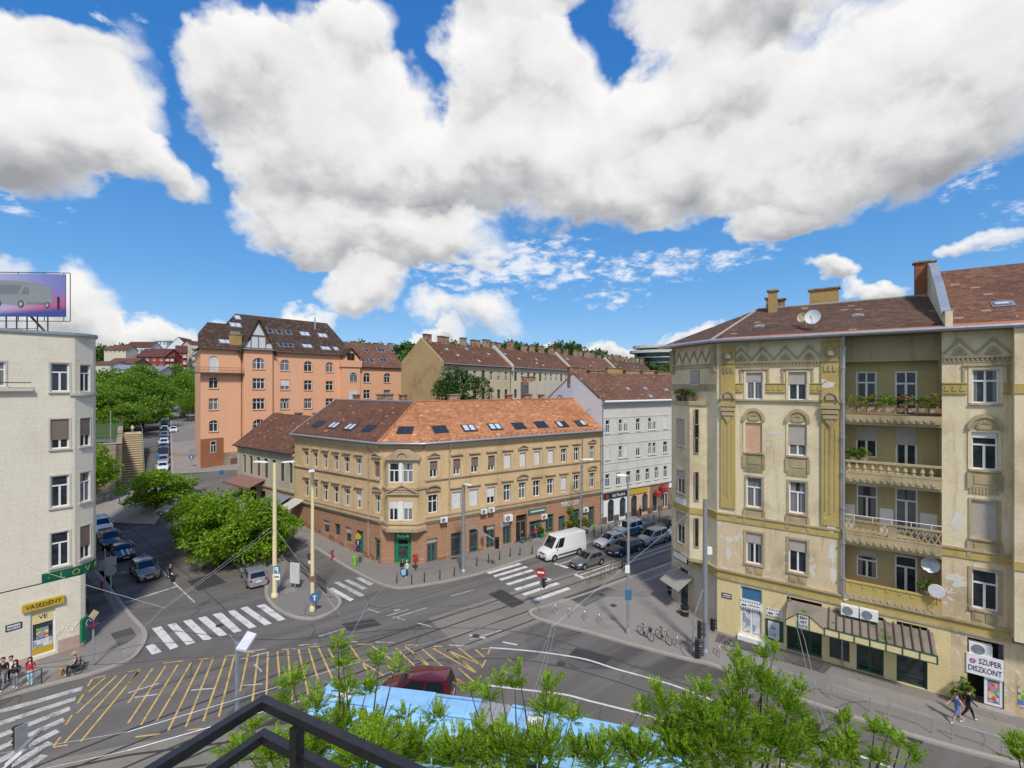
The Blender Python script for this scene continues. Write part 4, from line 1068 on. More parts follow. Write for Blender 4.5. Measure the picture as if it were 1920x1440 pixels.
roofL = mb.build('roof',M['tile_brown'],tanT,label='red brown tiled wing of the roof')
mb = MB(); mb.poly([rr0,rr1,ridR,J]); mb.poly([rl1,rc0,J]); mb.poly([rc0,rc1,J]); mb.poly([rc1,rr0,J])
mb.poly([ridR,J,FR.P(6,ZE,-12),FR.P(FR.L,ZE,-12)])
mb.poly([rr0,rr1,FR.P(FR.L,ZE - .12,ov),FR.P(0,ZE - .12,ov)]); mb.poly([FR.P(0,ZE - .12,ov),FR.P(FR.L,ZE - .12,ov),FR.P(FR.L,ZE - .12,0),FR.P(0,ZE - .12,0)])
mb.poly([FL.P(0,ZE - .12,ov),FC.P(.1,ZE - .12,ov + .1),FC.P(FC.L - .1,ZE - .12,ov + .1),FR.P(0,ZE - .12,ov),FR.P(0,ZE - .12,0),FL.P(0,ZE - .12,0)])
roofR = mb.build('roof',M['tile_orange'],tanT,label='orange tiled wing of the roof')
mb = MB()
for a,b in ((rc1,J),(J,ridR),(rc0,J)): mb.tube([Vector(a) + Vector((0,0,.05)),Vector(b) + Vector((0,0,.05))],.1,6)
mb.build('ridge_tiles',M['tile_orange'],roofR)
mb = MB(); mb.tube([Vector(ridL) + Vector((0,0,.04)),Vector(J) + Vector((0,0,.04))],.1,6); mb.tube([Vector(rl0) + Vector((0,0,.06)),Vector(ridL) + Vector((0,0,.06))],.07,6); mb.build('ridge_tiles',M['zinc'],roofL)
mb = MB()       # snow guards: little stops above the gutter
for F,Pn,L in ((FL,PLr,FL.L),(FR,PRr,FR.L)):
 x = .6
 while x < L: Pn.hexa(mb,x,x + .05,.25,.32,.003,.16); x += .75
mb.build('snow_guards',M['dark_metal'],roofR)
for (x0,x1,y0,y1),pn in zip([(600,705,225,280),(712,822,235,292),(828,945,245,305),(962,1080,255,315)],(('sky_glass','sky_glass'),('sky_blind','sky_blind'),('sky_blind','sky_blind'),('sky_glass','sky_glass'))):
 a,b = PLr.px(430 + (x0 + x1) / 2 / 3.892,730 + (y0 + y1) / 2 / 3.892); skylight(PLr,roofL,a,b,1.55,1.15,pn)
a,b = PCr.px(430 + 1284 / 3.892,730 + 299 / 3.892); skylight(PCr,roofR,a,b,1.6,1.1)
for (x0,x1,y0,y1),pn in zip([(112,250,270,332),(332,463,262,320),(530,655,252,310),(710,833,245,305),(877,997,238,292),(1037,1150,235,290),(1178,1290,228,280)],
        (('sky_glass','sky_glass'),('sky_blind','sky_blind'),('sky_blind','sky_blind'),('sky_glass','sky_glass'),('sky_glass','sky_glass'),('sky_blind','sky_glass'),('sky_glass','sky_blind'))):
 a,b = PRr.px(780 + (x0 + x1) / 8,730 + (y0 + y1) / 8); skylight(PRr,roofR,a,b,1.6,1.15,pn)
def chim_px(parent,F,px,w,z0,py_top,wid,dep=.5,m=None,pots=0):
 u = F.u(px,w); q = F.P(u,0,w); zt2 = F.z(px,py_top,w); return chimney(parent,q[0],q[1],z0,zt2,wid,dep,F.rz,m,pots)
for (px,py,wd) in ((851,741,1.5),(988,740,1.3),(1015,741,.8)): chim_px(tanT,FR,px,-7.5,15.5,py,wd,.6)
for (px,py,wd) in ((714,740,1.0),(668,741,.8),(730,740,.8),(756,741,.9)): chim_px(tanT,FL,px,-7.5,15.5,py,wd,.6)
for (px,py,wd) in ((953.5,741,.9),(1011,741,.0)):
 if wd: chim_px(tanT,FR,px,-7.5,15.5,py,wd,.6,M['brick_red'])
a = FR.at(780 + 1085 / 4,730 + 850 / 4); b = FR.at(780 + 1217 / 4,730 + 850 / 4)
sg = thing('shop_lettering',FR.P((a[0] + b[0]) / 2,3.6,.08),'white upright cafe lettering on the rust wall above the ivy','sign')
lettering('MIRROR CAFE',FR,(a[0] + b[0]) / 2,FR.z(1067,944),.1,.95,M['white'],sg,width=b[0] - a[0])
# the ochre apartment house on the right
M['cream'] = wall_mat('cream_plaster',(.75,.64,.43),(.45,.34,.20),streak=.7,stain=.75,peel=(.68,.64,.56),peel_amt=.86)
M['cream_dirty'] = wall_mat('cream_plaster_dirty',(.67,.54,.345),(.36,.265,.155),streak=.7,stain=.8,peel=(.66,.62,.55),peel_amt=.765)
M['mustard'] = wall_mat('mustard_plaster',(.50,.38,.13),(.30,.22,.08),streak=.5,stain=.5,peel=(.66,.60,.48),peel_amt=.86)
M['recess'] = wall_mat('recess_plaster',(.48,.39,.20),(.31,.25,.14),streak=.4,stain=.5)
M['shop_cream'] = wall_mat('shop_front_paint',(.72,.59,.32),(.52,.40,.19),streak=.3,stain=.35)
M['relief'] = wall_mat('stucco_relief',(.46,.37,.22),(.17,.13,.075),streak=.5,stain=.7)
M['rustic'] = wall_mat('banded_render',(.56,.50,.38),(.36,.30,.21),jointh=.5,jointw=60.0,stain=.45,bumpy=.8)
M['tile_dark'] = tile_mat('tile_dark_brown',(.110,.064,.046),(.175,.098,.066),light=(.45,.27,.16),light_amt=.012)
M['tile_mix'] = tile_mat('tile_mottled',(.165,.080,.052),(.245,.125,.080),light=(.38,.22,.14),light_amt=.015)
M['tile_new'] = plain('tile_new_red',(.45,.15,.07),.7)
M['poster'] = plain('poster_paper',(.62,.62,.64),.5)
M['dark_green'] = plain('dark_green_paint',(.016,.085,.045),.5)
M['flower_pink'] = leaf_mat('petals_pink',(.55,.03,.22),(.70,.12,.40),.2); M['flower_red'] = leaf_mat('petals_red',(.45,.01,.02),(.6,.05,.05),.2)
ocT = thing('apartment_house',(22,34,0),'peeling cream and mustard five storey house with stacked balconies and a brown tiled roof','house')
FO = Frame((16.2,36.64),(29.8,27.0))
OU = FO.u
a1,a2,r1,r2,e1 = 0.0,OU(1580),OU(1585),OU(1766),OU(1897)
ZB0,ZB1 = 4.35,5.05
ZT = 22.9
def FR_(x0,x1,y0,y1,w=0.0):
 a,b,c,d = FO.rect(x0,x1,y0,y1,w); return (a,b,c,d)
PW = [[(1399,1430,700,751),(1478.5,1512.6,698.7,751)],[(1398,1429,793,850),(1478.5,1512.6,796,855)],[(1399.4,1429,896,951.7),(1479.4,1512,903,963)],[(1399,1430,1000,1057),(1479,1513,1013,1071.6)]]
BW = [(1822.4,1873.5,689,753),(1821.5,1871,809.5,878),(1821,1871,938,1010),(1822,1872,1069,1147)]
rows = []
for k in range(4):
 q = [FR_(*r) for r in PW[k]] + [FR_(*BW[k])]; z0 = sum(x[2] for x in q) / 3; z1 = sum(x[3] for x in q) / 3
 rows.append([(x[0],x[1],z0,z1) for x in q])
ab = [r[0] for r in rows] + [r[1] for r in rows]; rb = [r[2] for r in rows]
ZS = 9.0
mb = MB()
wall(mb,FO,a1,a2,ZS,ZT,[q for q in ab if q[2] > ZS]); wall(mb,FO,r2,e1,ZS,ZT,[q for q in rb if q[2] > ZS])
mb.build('wall',M['cream'],ocT)
mb = MB()
wall(mb,FO,a1,a2,ZB1,ZS,[q for q in ab if q[2] < ZS]); mb.build('wall',M['cream_dirty'],ocT,label='dirty peeling first floor wall'); mb = MB(); wall(mb,FO,r2,e1,ZB1,ZS,[q for q in rb if q[2] < ZS])
mb.build('wall',M['cream_dirty'],ocT,label='dirty peeling first floor wall')
WD = 1.75           # depth of the balcony recess
BWIN = [((1605,1644.5,697,757),(1678,1720,696,779)),((1605,1644.5,801,857),(1679,1720,801,876)),((1606,1645.5,910,973),(1678.5,1721,916,999)),((1606,1645.5,1034,1083),(1677.6,1720,1043,1116))]
BH = [[FR_(*r,-WD) for r in p] for p in BWIN]
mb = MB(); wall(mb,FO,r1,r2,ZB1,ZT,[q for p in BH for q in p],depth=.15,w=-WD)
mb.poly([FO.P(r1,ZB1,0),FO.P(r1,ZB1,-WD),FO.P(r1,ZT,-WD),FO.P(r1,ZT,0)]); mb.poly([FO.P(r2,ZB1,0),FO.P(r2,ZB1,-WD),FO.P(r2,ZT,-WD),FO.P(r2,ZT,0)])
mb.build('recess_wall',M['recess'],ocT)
u = FO.P(0,0,-13); v = FO.P(e1 + 5,0,-13)
mb = MB(); mb.poly([FO.P(e1 + 5,-.3,0),FO.P(e1 + 5,-.3,-13),FO.P(e1 + 5,ZT,-13),FO.P(e1 + 5,ZT,0)]); mb.build('end_wall',M['cream'],ocT)
mb = MB(); lo = [FR_(1606,1660,976,1000,-WD),]
zb = FO.z(1650,967,-WD); zc = FO.z(1650,995,-WD)
for a,b in ((r1,BH[2][0][0] - .1),(BH[2][0][1] + .1,BH[2][1][0] - .1),(BH[2][1][1] + .1,r2)): mb.fbox(FO,a + .01,b,zc - .4,zb + .55,-WD + .002,-WD + .03)
mb.build('whitewash',M['white'],ocT)
shp = {(0,0): (.32,'shutter_beige'),(0,1): (.44,'shutter_beige'),(1,0): (.98,'shutter_peach'),(1,1): (.66,'shutter_beige'),(3,0): (.33,'shutter_beige'),(3,1): (.36,'shutter_beige'),(1,2): (.16,'shutter_white'),(2,2): (.98,'shutter_beige')}
for k,r in enumerate(rows):
 for j,q in enumerate(r):
  s = shp.get((k,j)); kw = dict(shut=s[0],sm=M[s[1]]) if s else {}
  window(FO,ocT,q,depth=.2,tr=.66,mull=1,tmull=1 if (k,j) == (0,2) else 0,sill=M['relief'],surround=M['cream'] if k < 2 else M['relief'],sw=.16 if k != 2 else .12,so=.05,gm=M['glass_curtain'] if (k + j) % 2 else M['glass'],t=.085,below=.55 if k in (0,) and False else 0,**kw)
  rl = MB(); uc = (q[0] + q[1]) / 2; hw = (q[1] - q[0]) / 2
  if k == 1:      # arched stucco head with a scroll
   A = arc_pts(q[0] - .22,q[1] + .22,q[3] + .16,.95,12); B = arc_pts(q[0] - .02,q[1] + .02,q[3] + .16,.72,12)
   for i in range(12): rl.prism(FO,[A[i],A[i + 1],B[i + 1],B[i]],.052,.15)
   rl.prism(FO,[(p[0],p[1]) for p in B],.002,.055)
   for i in range(9):
    t_ = math.pi * (i + .5) / 9; rl.prism(FO,[(uc - math.cos(t_ + d) * r_ * hw * .78,q[3] + .2 + math.sin(t_ + d) * r_ * .62) for d,r_ in ((-.13,.55),(.13,.55),(.13,.9),(-.13,.9))],.057,.11)
   rl.fbox(FO,uc - .3,uc + .3,q[3] + .18,q[3] + .42,.057,.13)
  if k in (1,2): # apron with panel
   z = q[2] - .13; rl.fbox(FO,q[0] - .14,q[1] + .14,z - .95,z - .003,.002,.04); rl.fbox(FO,q[0] + .12,q[1] - .12,z - .75,z - .2,.042,.075)
   rl.fbox(FO,q[0] - .2,q[0] - .02,z - 1.05,z - .1,.042,.1); rl.fbox(FO,q[1] + .02,q[1] + .2,z - 1.05,z - .1,.042,.1)
   n = 9
   if k == 1:
    for i in range(n): x = q[0] - .1 + (2 * hw + .2) * i / n; rl.fbox(FO,x,x + .1,z - 1.35,z - 1.0,.002,.06)
  if k == 3:
   z = q[2] - .13
   for x in (uc - .55,uc + .05): rl.fbox(FO,x,x + .5,z - .62,z - .12,.002,.06); rl.fbox(FO,x + .1,x + .4,z - .52,z - .22,.062,.09)
  if k == 0: rl.fbox(FO,q[0] - .42,q[1] + .42,q[3] + .2,q[3] + .34,.002,.13); rl.fbox(FO,q[0] - .42,q[0] - .3,q[3] - .9,q[3] + .2,.002,.08); rl.fbox(FO,q[1] + .3,q[1] + .42,q[3] - .9,q[3] + .2,.002,.08)
  if rl.v: rl.build('stucco_relief',M['relief'],ocT)
for k,(wq,dq) in enumerate(BH):
 kw = dict(shut=.45,sm=M['shutter_beige']) if k == 1 else (dict(shut=.2,sm=M['shutter_beige']) if k == 3 else {})
 window(FO,ocT,wq,depth=.12,w=-WD,tr=.66,tmull=1 if k == 0 else 0,t=.09,gm=M['glass_curtain'] if k in (1,3) else M['glass'],**kw)
 window(FO,ocT,dq,depth=.12,w=-WD,tr=.72,tmull=1 if k == 0 else 0,t=.1,name='balcony_door',gm=M['glass'],**({} if k != 1 else kw))
def band(z,h,pr,m,segs,name='string_course',steps=1):
 for s in segs: course(FO,ocT,s[0],s[1],z,h,pr,m,name,w=s[2] if len(s) > 2 else 0.0,steps=steps)
PV2 = ((a1 - .02,a2),(r2,e1))
band(ZB0 - .02,.16,.12,M['relief'],((a1,e1),)); band(ZB0 + .142,.55,.07,M['mustard'],((a1,e1),),'mustard_band'); band(ZB1 - .06,.14,.2,M['relief'],((a1,e1),))
band(ZS - .1,.5,.07,M['mustard'],PV2,'mustard_band'); band(ZS + .402,.13,.14,M['relief'],PV2)
zh = FO.z(1460,752.6); band(zh,.13,.16,M['relief'],((a1,a2),));
zg0,zg1 = FO.z(1460,734),FO.z(1460,720)
gs = []
cuts = [a1 + .9,rows[0][0][0] - .2,rows[0][0][1] + .2,rows[0][1][0] - .2,rows[0][1][1] + .2,a2 - 1.15]
for a,b in zip(cuts[::2],cuts[1::2]): gs.append((a,b))
gs += [(r2 + .02,rows[0][2][0] - .2),(rows[0][2][1] + .2,e1)]
for a,b in gs:
 mb = MB(); mb.fbox(FO,a,b,zg0,zg1,.002,.05)
 x = a + .08
 while x < b - .25: mb.prism(FO,[(x,zg0 + .1),(x + .22,zg0 + .1),(x + .3,(zg0 + zg1) / 2),(x + .16,zg1 - .1),(x + .04,zg1 - .12)],.052,.09); x += .36
 mb.fbox(FO,a,b,zg0 - .06,zg0 - .003,.002,.1); mb.fbox(FO,a,b,zg1 + .003,zg1 + .07,.002,.1)
 mb.build('ornament_band',M['mustard'],ocT)
zf0,zf1 = FO.z(1460,684),FO.z(1460,650)
for a,b in ((a1 + .95,a2 - 1.2),(r2 + .05,e1 - .05)):
 mb = MB(); n = max(2,round((b - a) / 1.45)); d = (b - a) / n
 for i in range(n):
  x = a + i * d
  for (p,q) in (((x,zf0 + .35),(x + d / 2,zf1 - .12)),((x + d / 2,zf1 - .12),(x + d,zf0 + .35))): mb.prism(FO,[p,(p[0],p[1] + .17),(q[0],q[1] + .17),q],.002,.1)
  mb.prism(FO,[(x + d * .24,zf0 + .36),(x + d * .76,zf0 + .36),(x + d * .62,zf0 + .72),(x + d * .5,zf0 + .86),(x + d * .38,zf0 + .72)],.002,.07)
  mb.lathe(FO.P(x + d * .5,zf0 + .55,.07),[(.10,0),(.05,.05)],6,axis='z')
 x = a
 while x < b - .1: mb.fbox(FO,x,x + .11,zf0,zf0 + .15,.002,.12); x += .21
 mb.fbox(FO,a,b,zf0 + .153,zf0 + .24,.002,.15); mb.fbox(FO,a,b,zf0 - .1,zf0 - .003,.002,.08)
 mb.build('frieze',M['relief'],ocT)
for px0,px1 in ((1352,1379),(1540,1573)):
 ua,ub = OU(px0),OU(px1); zb_ = FO.z((px0 + px1) / 2,952 if px0 < 1400 else 985)
 mb = MB(); mb.fbox(FO,ua,ub,zb_,ZT - .35,.002,.13); mb.build('pilaster',M['mustard'],ocT)
 uc = (ua + ub) / 2; hw = (ub - ua) / 2
 mb = MB()
 mb.fbox(FO,uc - hw * .6,uc - hw * .5,zb_ + 1.0,zh - 1.8,.132,.16); mb.fbox(FO,uc + hw * .5,uc + hw * .6,zb_ + 1.0,zh - 1.8,.132,.16); mb.fbox(FO,uc - .04,uc + .04,zb_ + .8,zh - 1.8,.132,.17)
 A = arc_pts(uc - hw * 1.05,uc + hw * 1.05,zh + .14,hw * 1.25,10); B = arc_pts(uc - hw * .78,uc + hw * .78,zh + .14,hw * .95,10)
 for i in range(10): mb.prism(FO,[A[i],A[i + 1],B[i + 1],B[i]],.132,.3)
 mb.fbox(FO,uc - hw * .5,uc + hw * .5,zh + .16,zh + .62,.132,.24)
 for (dz,w_) in ((.45,1.12),(.8,.95),(1.15,.8)): mb.fbox(FO,uc - hw * w_,uc + hw * w_,zh - dz,zh - dz + .26,.132,.3)
 mb.prism(FO,[(uc - hw * .7,zh - 1.16),(uc + hw * .7,zh - 1.16),(uc,zh - 1.75)],.132,.24)
 mb.fbox(FO,uc - hw * .95,uc + hw * .95,ZT - 1.75,ZT - .95,.132,.2); mb.lathe(FO.P(uc,ZT - 1.1,.2),[(hw * .55,-.25),(hw * .62,0),(hw * .4,.3)],10)
 for x in (-.55,0,.55): mb.fbox(FO,uc + x * hw - .09,uc + x * hw + .09,ZT - 2.45,ZT - 2.0,.132,.19)
 mb.build('capital',M['relief'],ocT)
zfl = [FO.z(1675,y,.1) for y in (790,906,1026,1135)]        # slab undersides
kinds = ('planter','baluster','lattice','solid')
for k in range(4):
 zt_ = [FO.z(1675,y,.1) for y in (779,893,1012,1128)][k]; zp = [FO.z(1675,y,.1) for y in (742,868,984,1104)][k]
 mb = MB(); mb.fbox(FO,r1 + .01,r2 - .01,zfl[k] - .12,zt_,-WD + .01,.16); mb.fbox(FO,r1 + .01,r2 - .01,zfl[k] - .3,zfl[k] - .123,-WD + .01,.06)
 x = r1 + .1
 while x < r2 - .25: mb.fbox(FO,x,x + .17,zfl[k] + .0,zfl[k] + .16,.162,.22); x += .36
 b_ = mb.build('balcony',M['relief'],ocT)
 mb = MB()
 if k == 0:
  zp = zt_ + 1.0
  for z in (zt_ + .5,zp): mb.tube([FO.P(r1,z,.1),FO.P(r2,z,.1)],.025,6)
  x = r1 + .05
  while x < r2: mb.tube([FO.P(x,zt_,.1),FO.P(x,zp,.1)],.012,4); x += .14
  mb.build('railing',M['dark_metal'],b_)
 elif k == 1:
  mb.fbox(FO,r1 + .01,r2 - .01,zp - .14,zp,-.02,.2); mb.fbox(FO,r1 + .01,r2 - .01,zt_,zt_ + .16,-.02,.18)
  x = r1 + .2
  while x < r2 - .1:
   c = FO.P(x,zt_ + .16,.08); hh = zp - .14 - zt_ - .16
   mb.lathe(c,[(.10,0),(.10,.06),(.07,.1),(.135,hh * .35),(.06,hh * .8),(.1,hh - .06),(.1,hh)],8); x += .42
  mb.build('balustrade',M['relief'],b_)
 elif k == 2:
  mb.fbox(FO,r1 + .01,r2 - .01,zp - .1,zp,.0,.18); mb.fbox(FO,r1 + .01,r2 - .01,zt_,zt_ + .1,.0,.18); h0,h1 = zt_ + .1,zp - .1
  uc = (r1 + r2) / 2; mb.fbox(FO,uc - .18,uc + .18,h0,h1,.02,.16)
  for (sa,sb) in ((r1 + .02,uc - .18),(uc + .18,r2 - .02)):
   n = 7; d = (sb - sa) / n
   for i in range(n):
    x = sa + i * d
    for (p,q) in (((x,h0),(x + d,h1)),((x,h1),(x + d,h0))): mb.prism(FO,[(p[0] - .035,p[1]),(p[0] + .035,p[1]),(q[0] + .035,q[1]),(q[0] - .035,q[1])],.06,.12)
  mb.build('lattice_parapet',M['relief'],b_)
  m2 = MB(); m2.tube([FO.P(r1,zp + .3,.1),FO.P(r2,zp + .3,.1)],.025,6)
  for i in range(5): x = r1 + (r2 - r1) * (i + .5) / 5; m2.tube([FO.P(x,zp,.1),FO.P(x,zp + .3,.1)],.02,5)
  m2.build('railing',M['white'],b_)
 else:
  mb.fbox(FO,r1 + .01,r2 - .01,zt_,zp - .09,.0,.14); mb.fbox(FO,r1 + .01,r2 - .01,zp - .087,zp,-.04,.19)
  x = r1 + .3
  while x < r2 - .3: mb.fbox(FO,x,x + .16,zp - .33,zp - .15,.142,.17); x += .62
  mb.build('parapet',M['mustard'],b_)
ov = .95
mb = MB(); mb.fbox(FO,r1,r2,FO.z(1675,678,-WD),ZT,-WD + .02,-.9); mb.build('recess_lintel',M['relief'],ocT)
pipe(FO,ocT,OU(1581.5),ZB1,ZT - 1.2,.2,M['zinc_light'],.085,swan=1.1); pipe(FO,ocT,OU(1579),.2,ZB0,.1,M['zinc'],.05)
FX = FO.off(.85); mb = MB(); xw = [FX.rect(1935,1985,690,760),FX.rect(1935,1985,812,885),FX.rect(1935,1985,940,1015),FX.rect(1935,1985,1070,1150)]
zo = FO.z(1908,1204,.85); eu = FX.u(1902)
wall(mb,FX,eu,eu + 4.5,zo,ZT - .02,[])
mb.poly([FO.P(e1,zo,0),FX.P(eu,zo,0),FX.P(eu,ZT - .02,0),FO.P(e1,ZT - .02,0)]); mb.poly([FO.P(e1,zo,0),FX.P(eu,zo,0),FX.P(eu + 4.5,zo,0),FO.P(eu + 4.5,zo,0)])
og = mb.build('oriel',M['cream'],ocT)
mb = MB(); mb.fbox(FX,eu - .03,eu + 4.5,ZS - .1,ZS + .4,.002,.07); mb.fbox(FX,eu - .03,eu + 4.5,zg0,zg1,.002,.06); mb.build('trim',M['mustard'],og)
GH = [FR_(1388.6,1429,1099,1203),FR_(1475,1541,1113,1229),FR_(1555,1593,1190,1237),FR_(1606,1657,1150,1262),FR_(1681,1739,1163,1298),FR_(1813.6,1883,1192,1335)]
GH = [(a,b,(.14 if i not in (0,2) else c),d) for i,(a,b,c,d) in enumerate(GH)]
GH[0] = (GH[0][0],GH[0][1],.45,min(GH[0][3],ZB0 - .1)); GH = [(a,b,c,min(d,ZB0 - .25)) for a,b,c,d in GH]
gsplit = OU(1783)
mb = MB(); wall(mb,FO,a1,gsplit,-.3,ZB0,GH[:5],depth=.3,w=.03); mb.build('ground_floor_wall',M['shop_cream'],ocT,label='yellow painted cinema front')
mb = MB(); wall(mb,FO,gsplit,e1 + 5,-.3,ZB0,GH[5:],depth=.3); mb.build('ground_floor_wall',M['cream_dirty'],ocT)
q = GH[0]; window(FO,ocT,q,depth=.2,name='shop_door',tr=.72,t=.12,gm=M['poster'],tmull=0)
mb = MB(); mb.fbox(FO,q[0] + .1,q[1] - .1,q[3] - .95,q[3] - .05,-.13,-.10); mb.build('pane',M['p_midblue'],ocT)
mb = MB(); mb.fbox(FO,q[0] - .15,q[1] + .25,.13,.44,.0,.45); mb.build('door_step',M['white'],ocT)
for i in (1,3): window(FO,ocT,GH[i],depth=.6 if i == 1 else .3,name='cinema_door',fm=M['dark_green'],gm=M['glass_dark'],mull=2 if i == 1 else 1,tr=.62,t=.13,bars=(.1,))
window(FO,ocT,GH[2],depth=.2,name='display_window',fm=M['frame_brown'],gm=M['shop_glass'],mull=0,tr=None)
window(FO,ocT,GH[4],depth=.2,name='display_window',fm=M['dark_green'],gm=M['glass_dark'],mull=0,tr=.66,bars=(.14,),t=.1)
q = GH[5]; zs0,zs1 = FO.z(1847,1268),FO.z(1847,1230)
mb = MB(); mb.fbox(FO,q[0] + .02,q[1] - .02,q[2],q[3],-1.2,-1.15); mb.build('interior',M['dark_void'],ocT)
um = FO.u(1846); window(FO,ocT,(um,q[1] - .04,q[2] + .15,zs0 - .03),depth=.15,name='shop_door',mull=0,tr=None,t=.14,gm=M['glass'])
mb = MB(); mb.fbox(FO,q[0] - .1,q[1] + .3,.12,.28,.0,.5); mb.build('door_step',M['kerb'],ocT)
E1 = FO.P(-.3,ZT + .05,ov); E2 = FO.P(OU(1768),ZT + .05,ov)
FCH = Frame((16.2,36.64),(14.55,42.3),out=(-1,-.3)); E0 = FCH.P(FCH.L + .6,ZT + .05,ov)
zr = (FO.z(1421,583.5,-6.3) + FO.z(1717,551.4,-6.3)) / 2
R0 = FO.P(OU(1421,-6.3),zr,-6.3); R1 = FO.P(OU(1768),zr,-6.3)
POr = Plane3(E1,E2,R1)
mb = MB(); mb.poly([E1,E2,R1,R0]); mb.poly([E0,E1,R0]); Rb = FO.P(OU(1768),ZT,-13.5); mb.poly([R0,R1,Rb,E0])
roofO = mb.build('roof',M['tile_dark'],ocT)
f0 = OU(1768); f1 = f0 + .34; e5 = e1 + 8
zr2 = FO.z(1735,512,-6.3)
Q1,Q2,Q3,Q4 = FO.P(f1,ZT + .05,ov),FO.P(e5,ZT + .05,ov),FO.P(e5,zr2,-6.3),FO.P(f1,zr2,-6.3)
PRi = Plane3(Q1,Q2,Q4)
mb = MB(); mb.poly([Q1,Q2,Q3,Q4]); mb.poly([Q4,Q3,FO.P(e5,ZT,-13.5),FO.P(f1,ZT,-13.5)]); mb.build('roof',M['tile_mix'],ocT,label='taller mottled roof beyond the firewall')
mb = MB()
for Pn,L in ((POr,(Vector(E2) - Vector(E1)).length),(PRi,8)): Pn.hexa(mb,.9 if Pn is POr else 0,L,.02,.42,.005,.05)
mb.build('eaves_tiles',M['tile_new'],ocT)
out = [(ov - .15,ZT + .1),(ov - .15,ZT + 1.1),(ov - .7,ZT + 1.1),(ov - .95,ZT + .95),(ov - 1.5,ZT + 1.5),(-1.6,ZT + 2.4),(-2.8,ZT + 3.5),(-3.8,ZT + 4.1),(-4.6,ZT + 4.9),(-5.6,ZT + 5.35),(-6.5,ZT + 5.4),(-6.5,ZT - .2),(0,ZT - .2)]
mb = MB(); n = len(out); vs = [FO.P(f0,z,w) for w,z in out] + [FO.P(f1,z,w) for w,z in out]
mb.mesh(vs,[tuple(range(n)),tuple(range(2 * n - 1,n - 1,-1))] + [(i,(i + 1) % n,(i + 1) % n + n,i + n) for i in range(n)]); mb.build('firewall',M['cream'],ocT)
mb = MB()
for i in range(n - 4):
 (w0,z0),(w1,z1) = out[i + 1],out[i + 2] if i + 2 < n - 2 else out[i + 1]
 if (w0,z0) != (w1,z1): mb.hexa([FO.P(f0 - .06,z0 + .003,w0),FO.P(f1 + .06,z0 + .003,w0),FO.P(f1 + .06,z1 + .003,w1),FO.P(f0 - .06,z1 + .003,w1),FO.P(f0 - .06,z0 + .07,w0),FO.P(f1 + .06,z0 + .07,w0),FO.P(f1 + .06,z1 + .07,w1),FO.P(f0 - .06,z1 + .07,w1)])
mb.build('firewall_coping',M['zinc_light'],ocT)
mb = MB(); lo = lambda p,d: (p[0],p[1],p[2] - d)
C0,C1,C2_ = FCH.P(FCH.L,ZT,0),FO.P(0,ZT,0),FO.P(e5,ZT,0)
for (a,b,c,d) in ((E0,E1,C1,C0),(E1,FO.P(e5,ZT + .05,ov),FO.P(e5,ZT,-WD),FO.P(0,ZT,-.0))):
 mb.poly([lo(a,.16),lo(b,.16),lo(c,.1),lo(d,.1)]); mb.poly([a,b,lo(b,.16),lo(a,.16)])
mb.build('soffit',M['frame_brown'],ocT)
up_ = Vector((0,0,-.02)); gutter(ocT,[Vector(E0) + up_,Vector(E1) + up_,Vector(FO.P(e5,ZT + .03,ov + .02))],M['zinc_light'],.14)
mb = MB(); mb.tube([Vector(E1),Vector(R0)],.11,6); mb.tube([Vector(R0),Vector(R1)],.09,6); mb.build('ridge_tiles',M['kerb'],roofO)
for (px,py,w,zb_,wd,dp,mm) in ((1449,547,-5.4,zr - .6,.62,.62,'brick_yellow'),(1443,561,-6.6,zr - .6,.5,.5,'brick_yellow'),(1465,563,-6.8,zr - .6,.5,.5,'chimney'),(1545,544,-6.9,zr - .6,2.0,.6,'brick_yellow')): chim_px(ocT,FO,px,w,zb_,py,wd,dp,M[mm])
chim_px(ocT,FO,1733,-6.75,zr - .5,494,1.1,.6,M['brick_red'])
for (x,y) in ((1424,612),(1609,592)): a,b = POr.px(x,y); skylight(POr,roofO,a,b,.5,.35,('sky_blind',),M['zinc'])
a,b = PRi.px(1880,570); skylight(PRi,roofO,a,b,.8,.45,('sky_blind',),M['zinc'])
CH = FCH; U = lambda px,w=0.0: CH.u(px,w)
mb = MB(); wall(mb,CH,0,CH.L,ZB1,ZT,[]); fz = CH.P(CH.L,0); ex = (fz[0] + 12,fz[1] + 9); mb.poly([CH.P(CH.L,-.3),(*ex,-.3),(*ex,ZT),CH.P(CH.L,ZT)]); mb.build('wall',M['cream'],ocT)
sd_ = CH.rect(1274,1290,1066,1139); sd_ = (min(sd_[:2]),max(sd_[:2]),.15,sd_[3])
mb = MB(); wall(mb,CH,0,CH.L,-.3,ZB0,[sd_],depth=.3); mb.build('ground_floor_wall',M['rustic'],ocT); window(CH,ocT,sd_,depth=.28,name='shop_door',fm=M['frame_green'],gm=M['shop_glass'],mull=0,tr=.6)
for z,h,pr,m in ((ZB0 - .02,.16,.12,'relief'),(ZB0 + .142,.55,.07,'mustard'),(ZB1 - .06,.14,.2,'relief'),(ZS - .1,.5,.07,'mustard'),(ZS + .402,.13,.14,'relief')): course(CH,ocT,0,CH.L,z,h,pr,M[m])
W2 = .95; CO = CH.off(W2); cu0,cu1 = CO.u(1293),CO.u(1262.5); zob,zot = ZB1 + .15,CO.z(1275,752)
wn_ = [CO.rect(1270.6,1283.7,y0,y1) for y0,y1 in ((787.6,835.7),(884,925),(963,1018))]
wn_ = [(min(a,b),max(a,b),c,d) for a,b,c,d in wn_]
mb = MB(); wall(mb,CO,cu0,cu1,zob,zot,wn_,depth=.16)
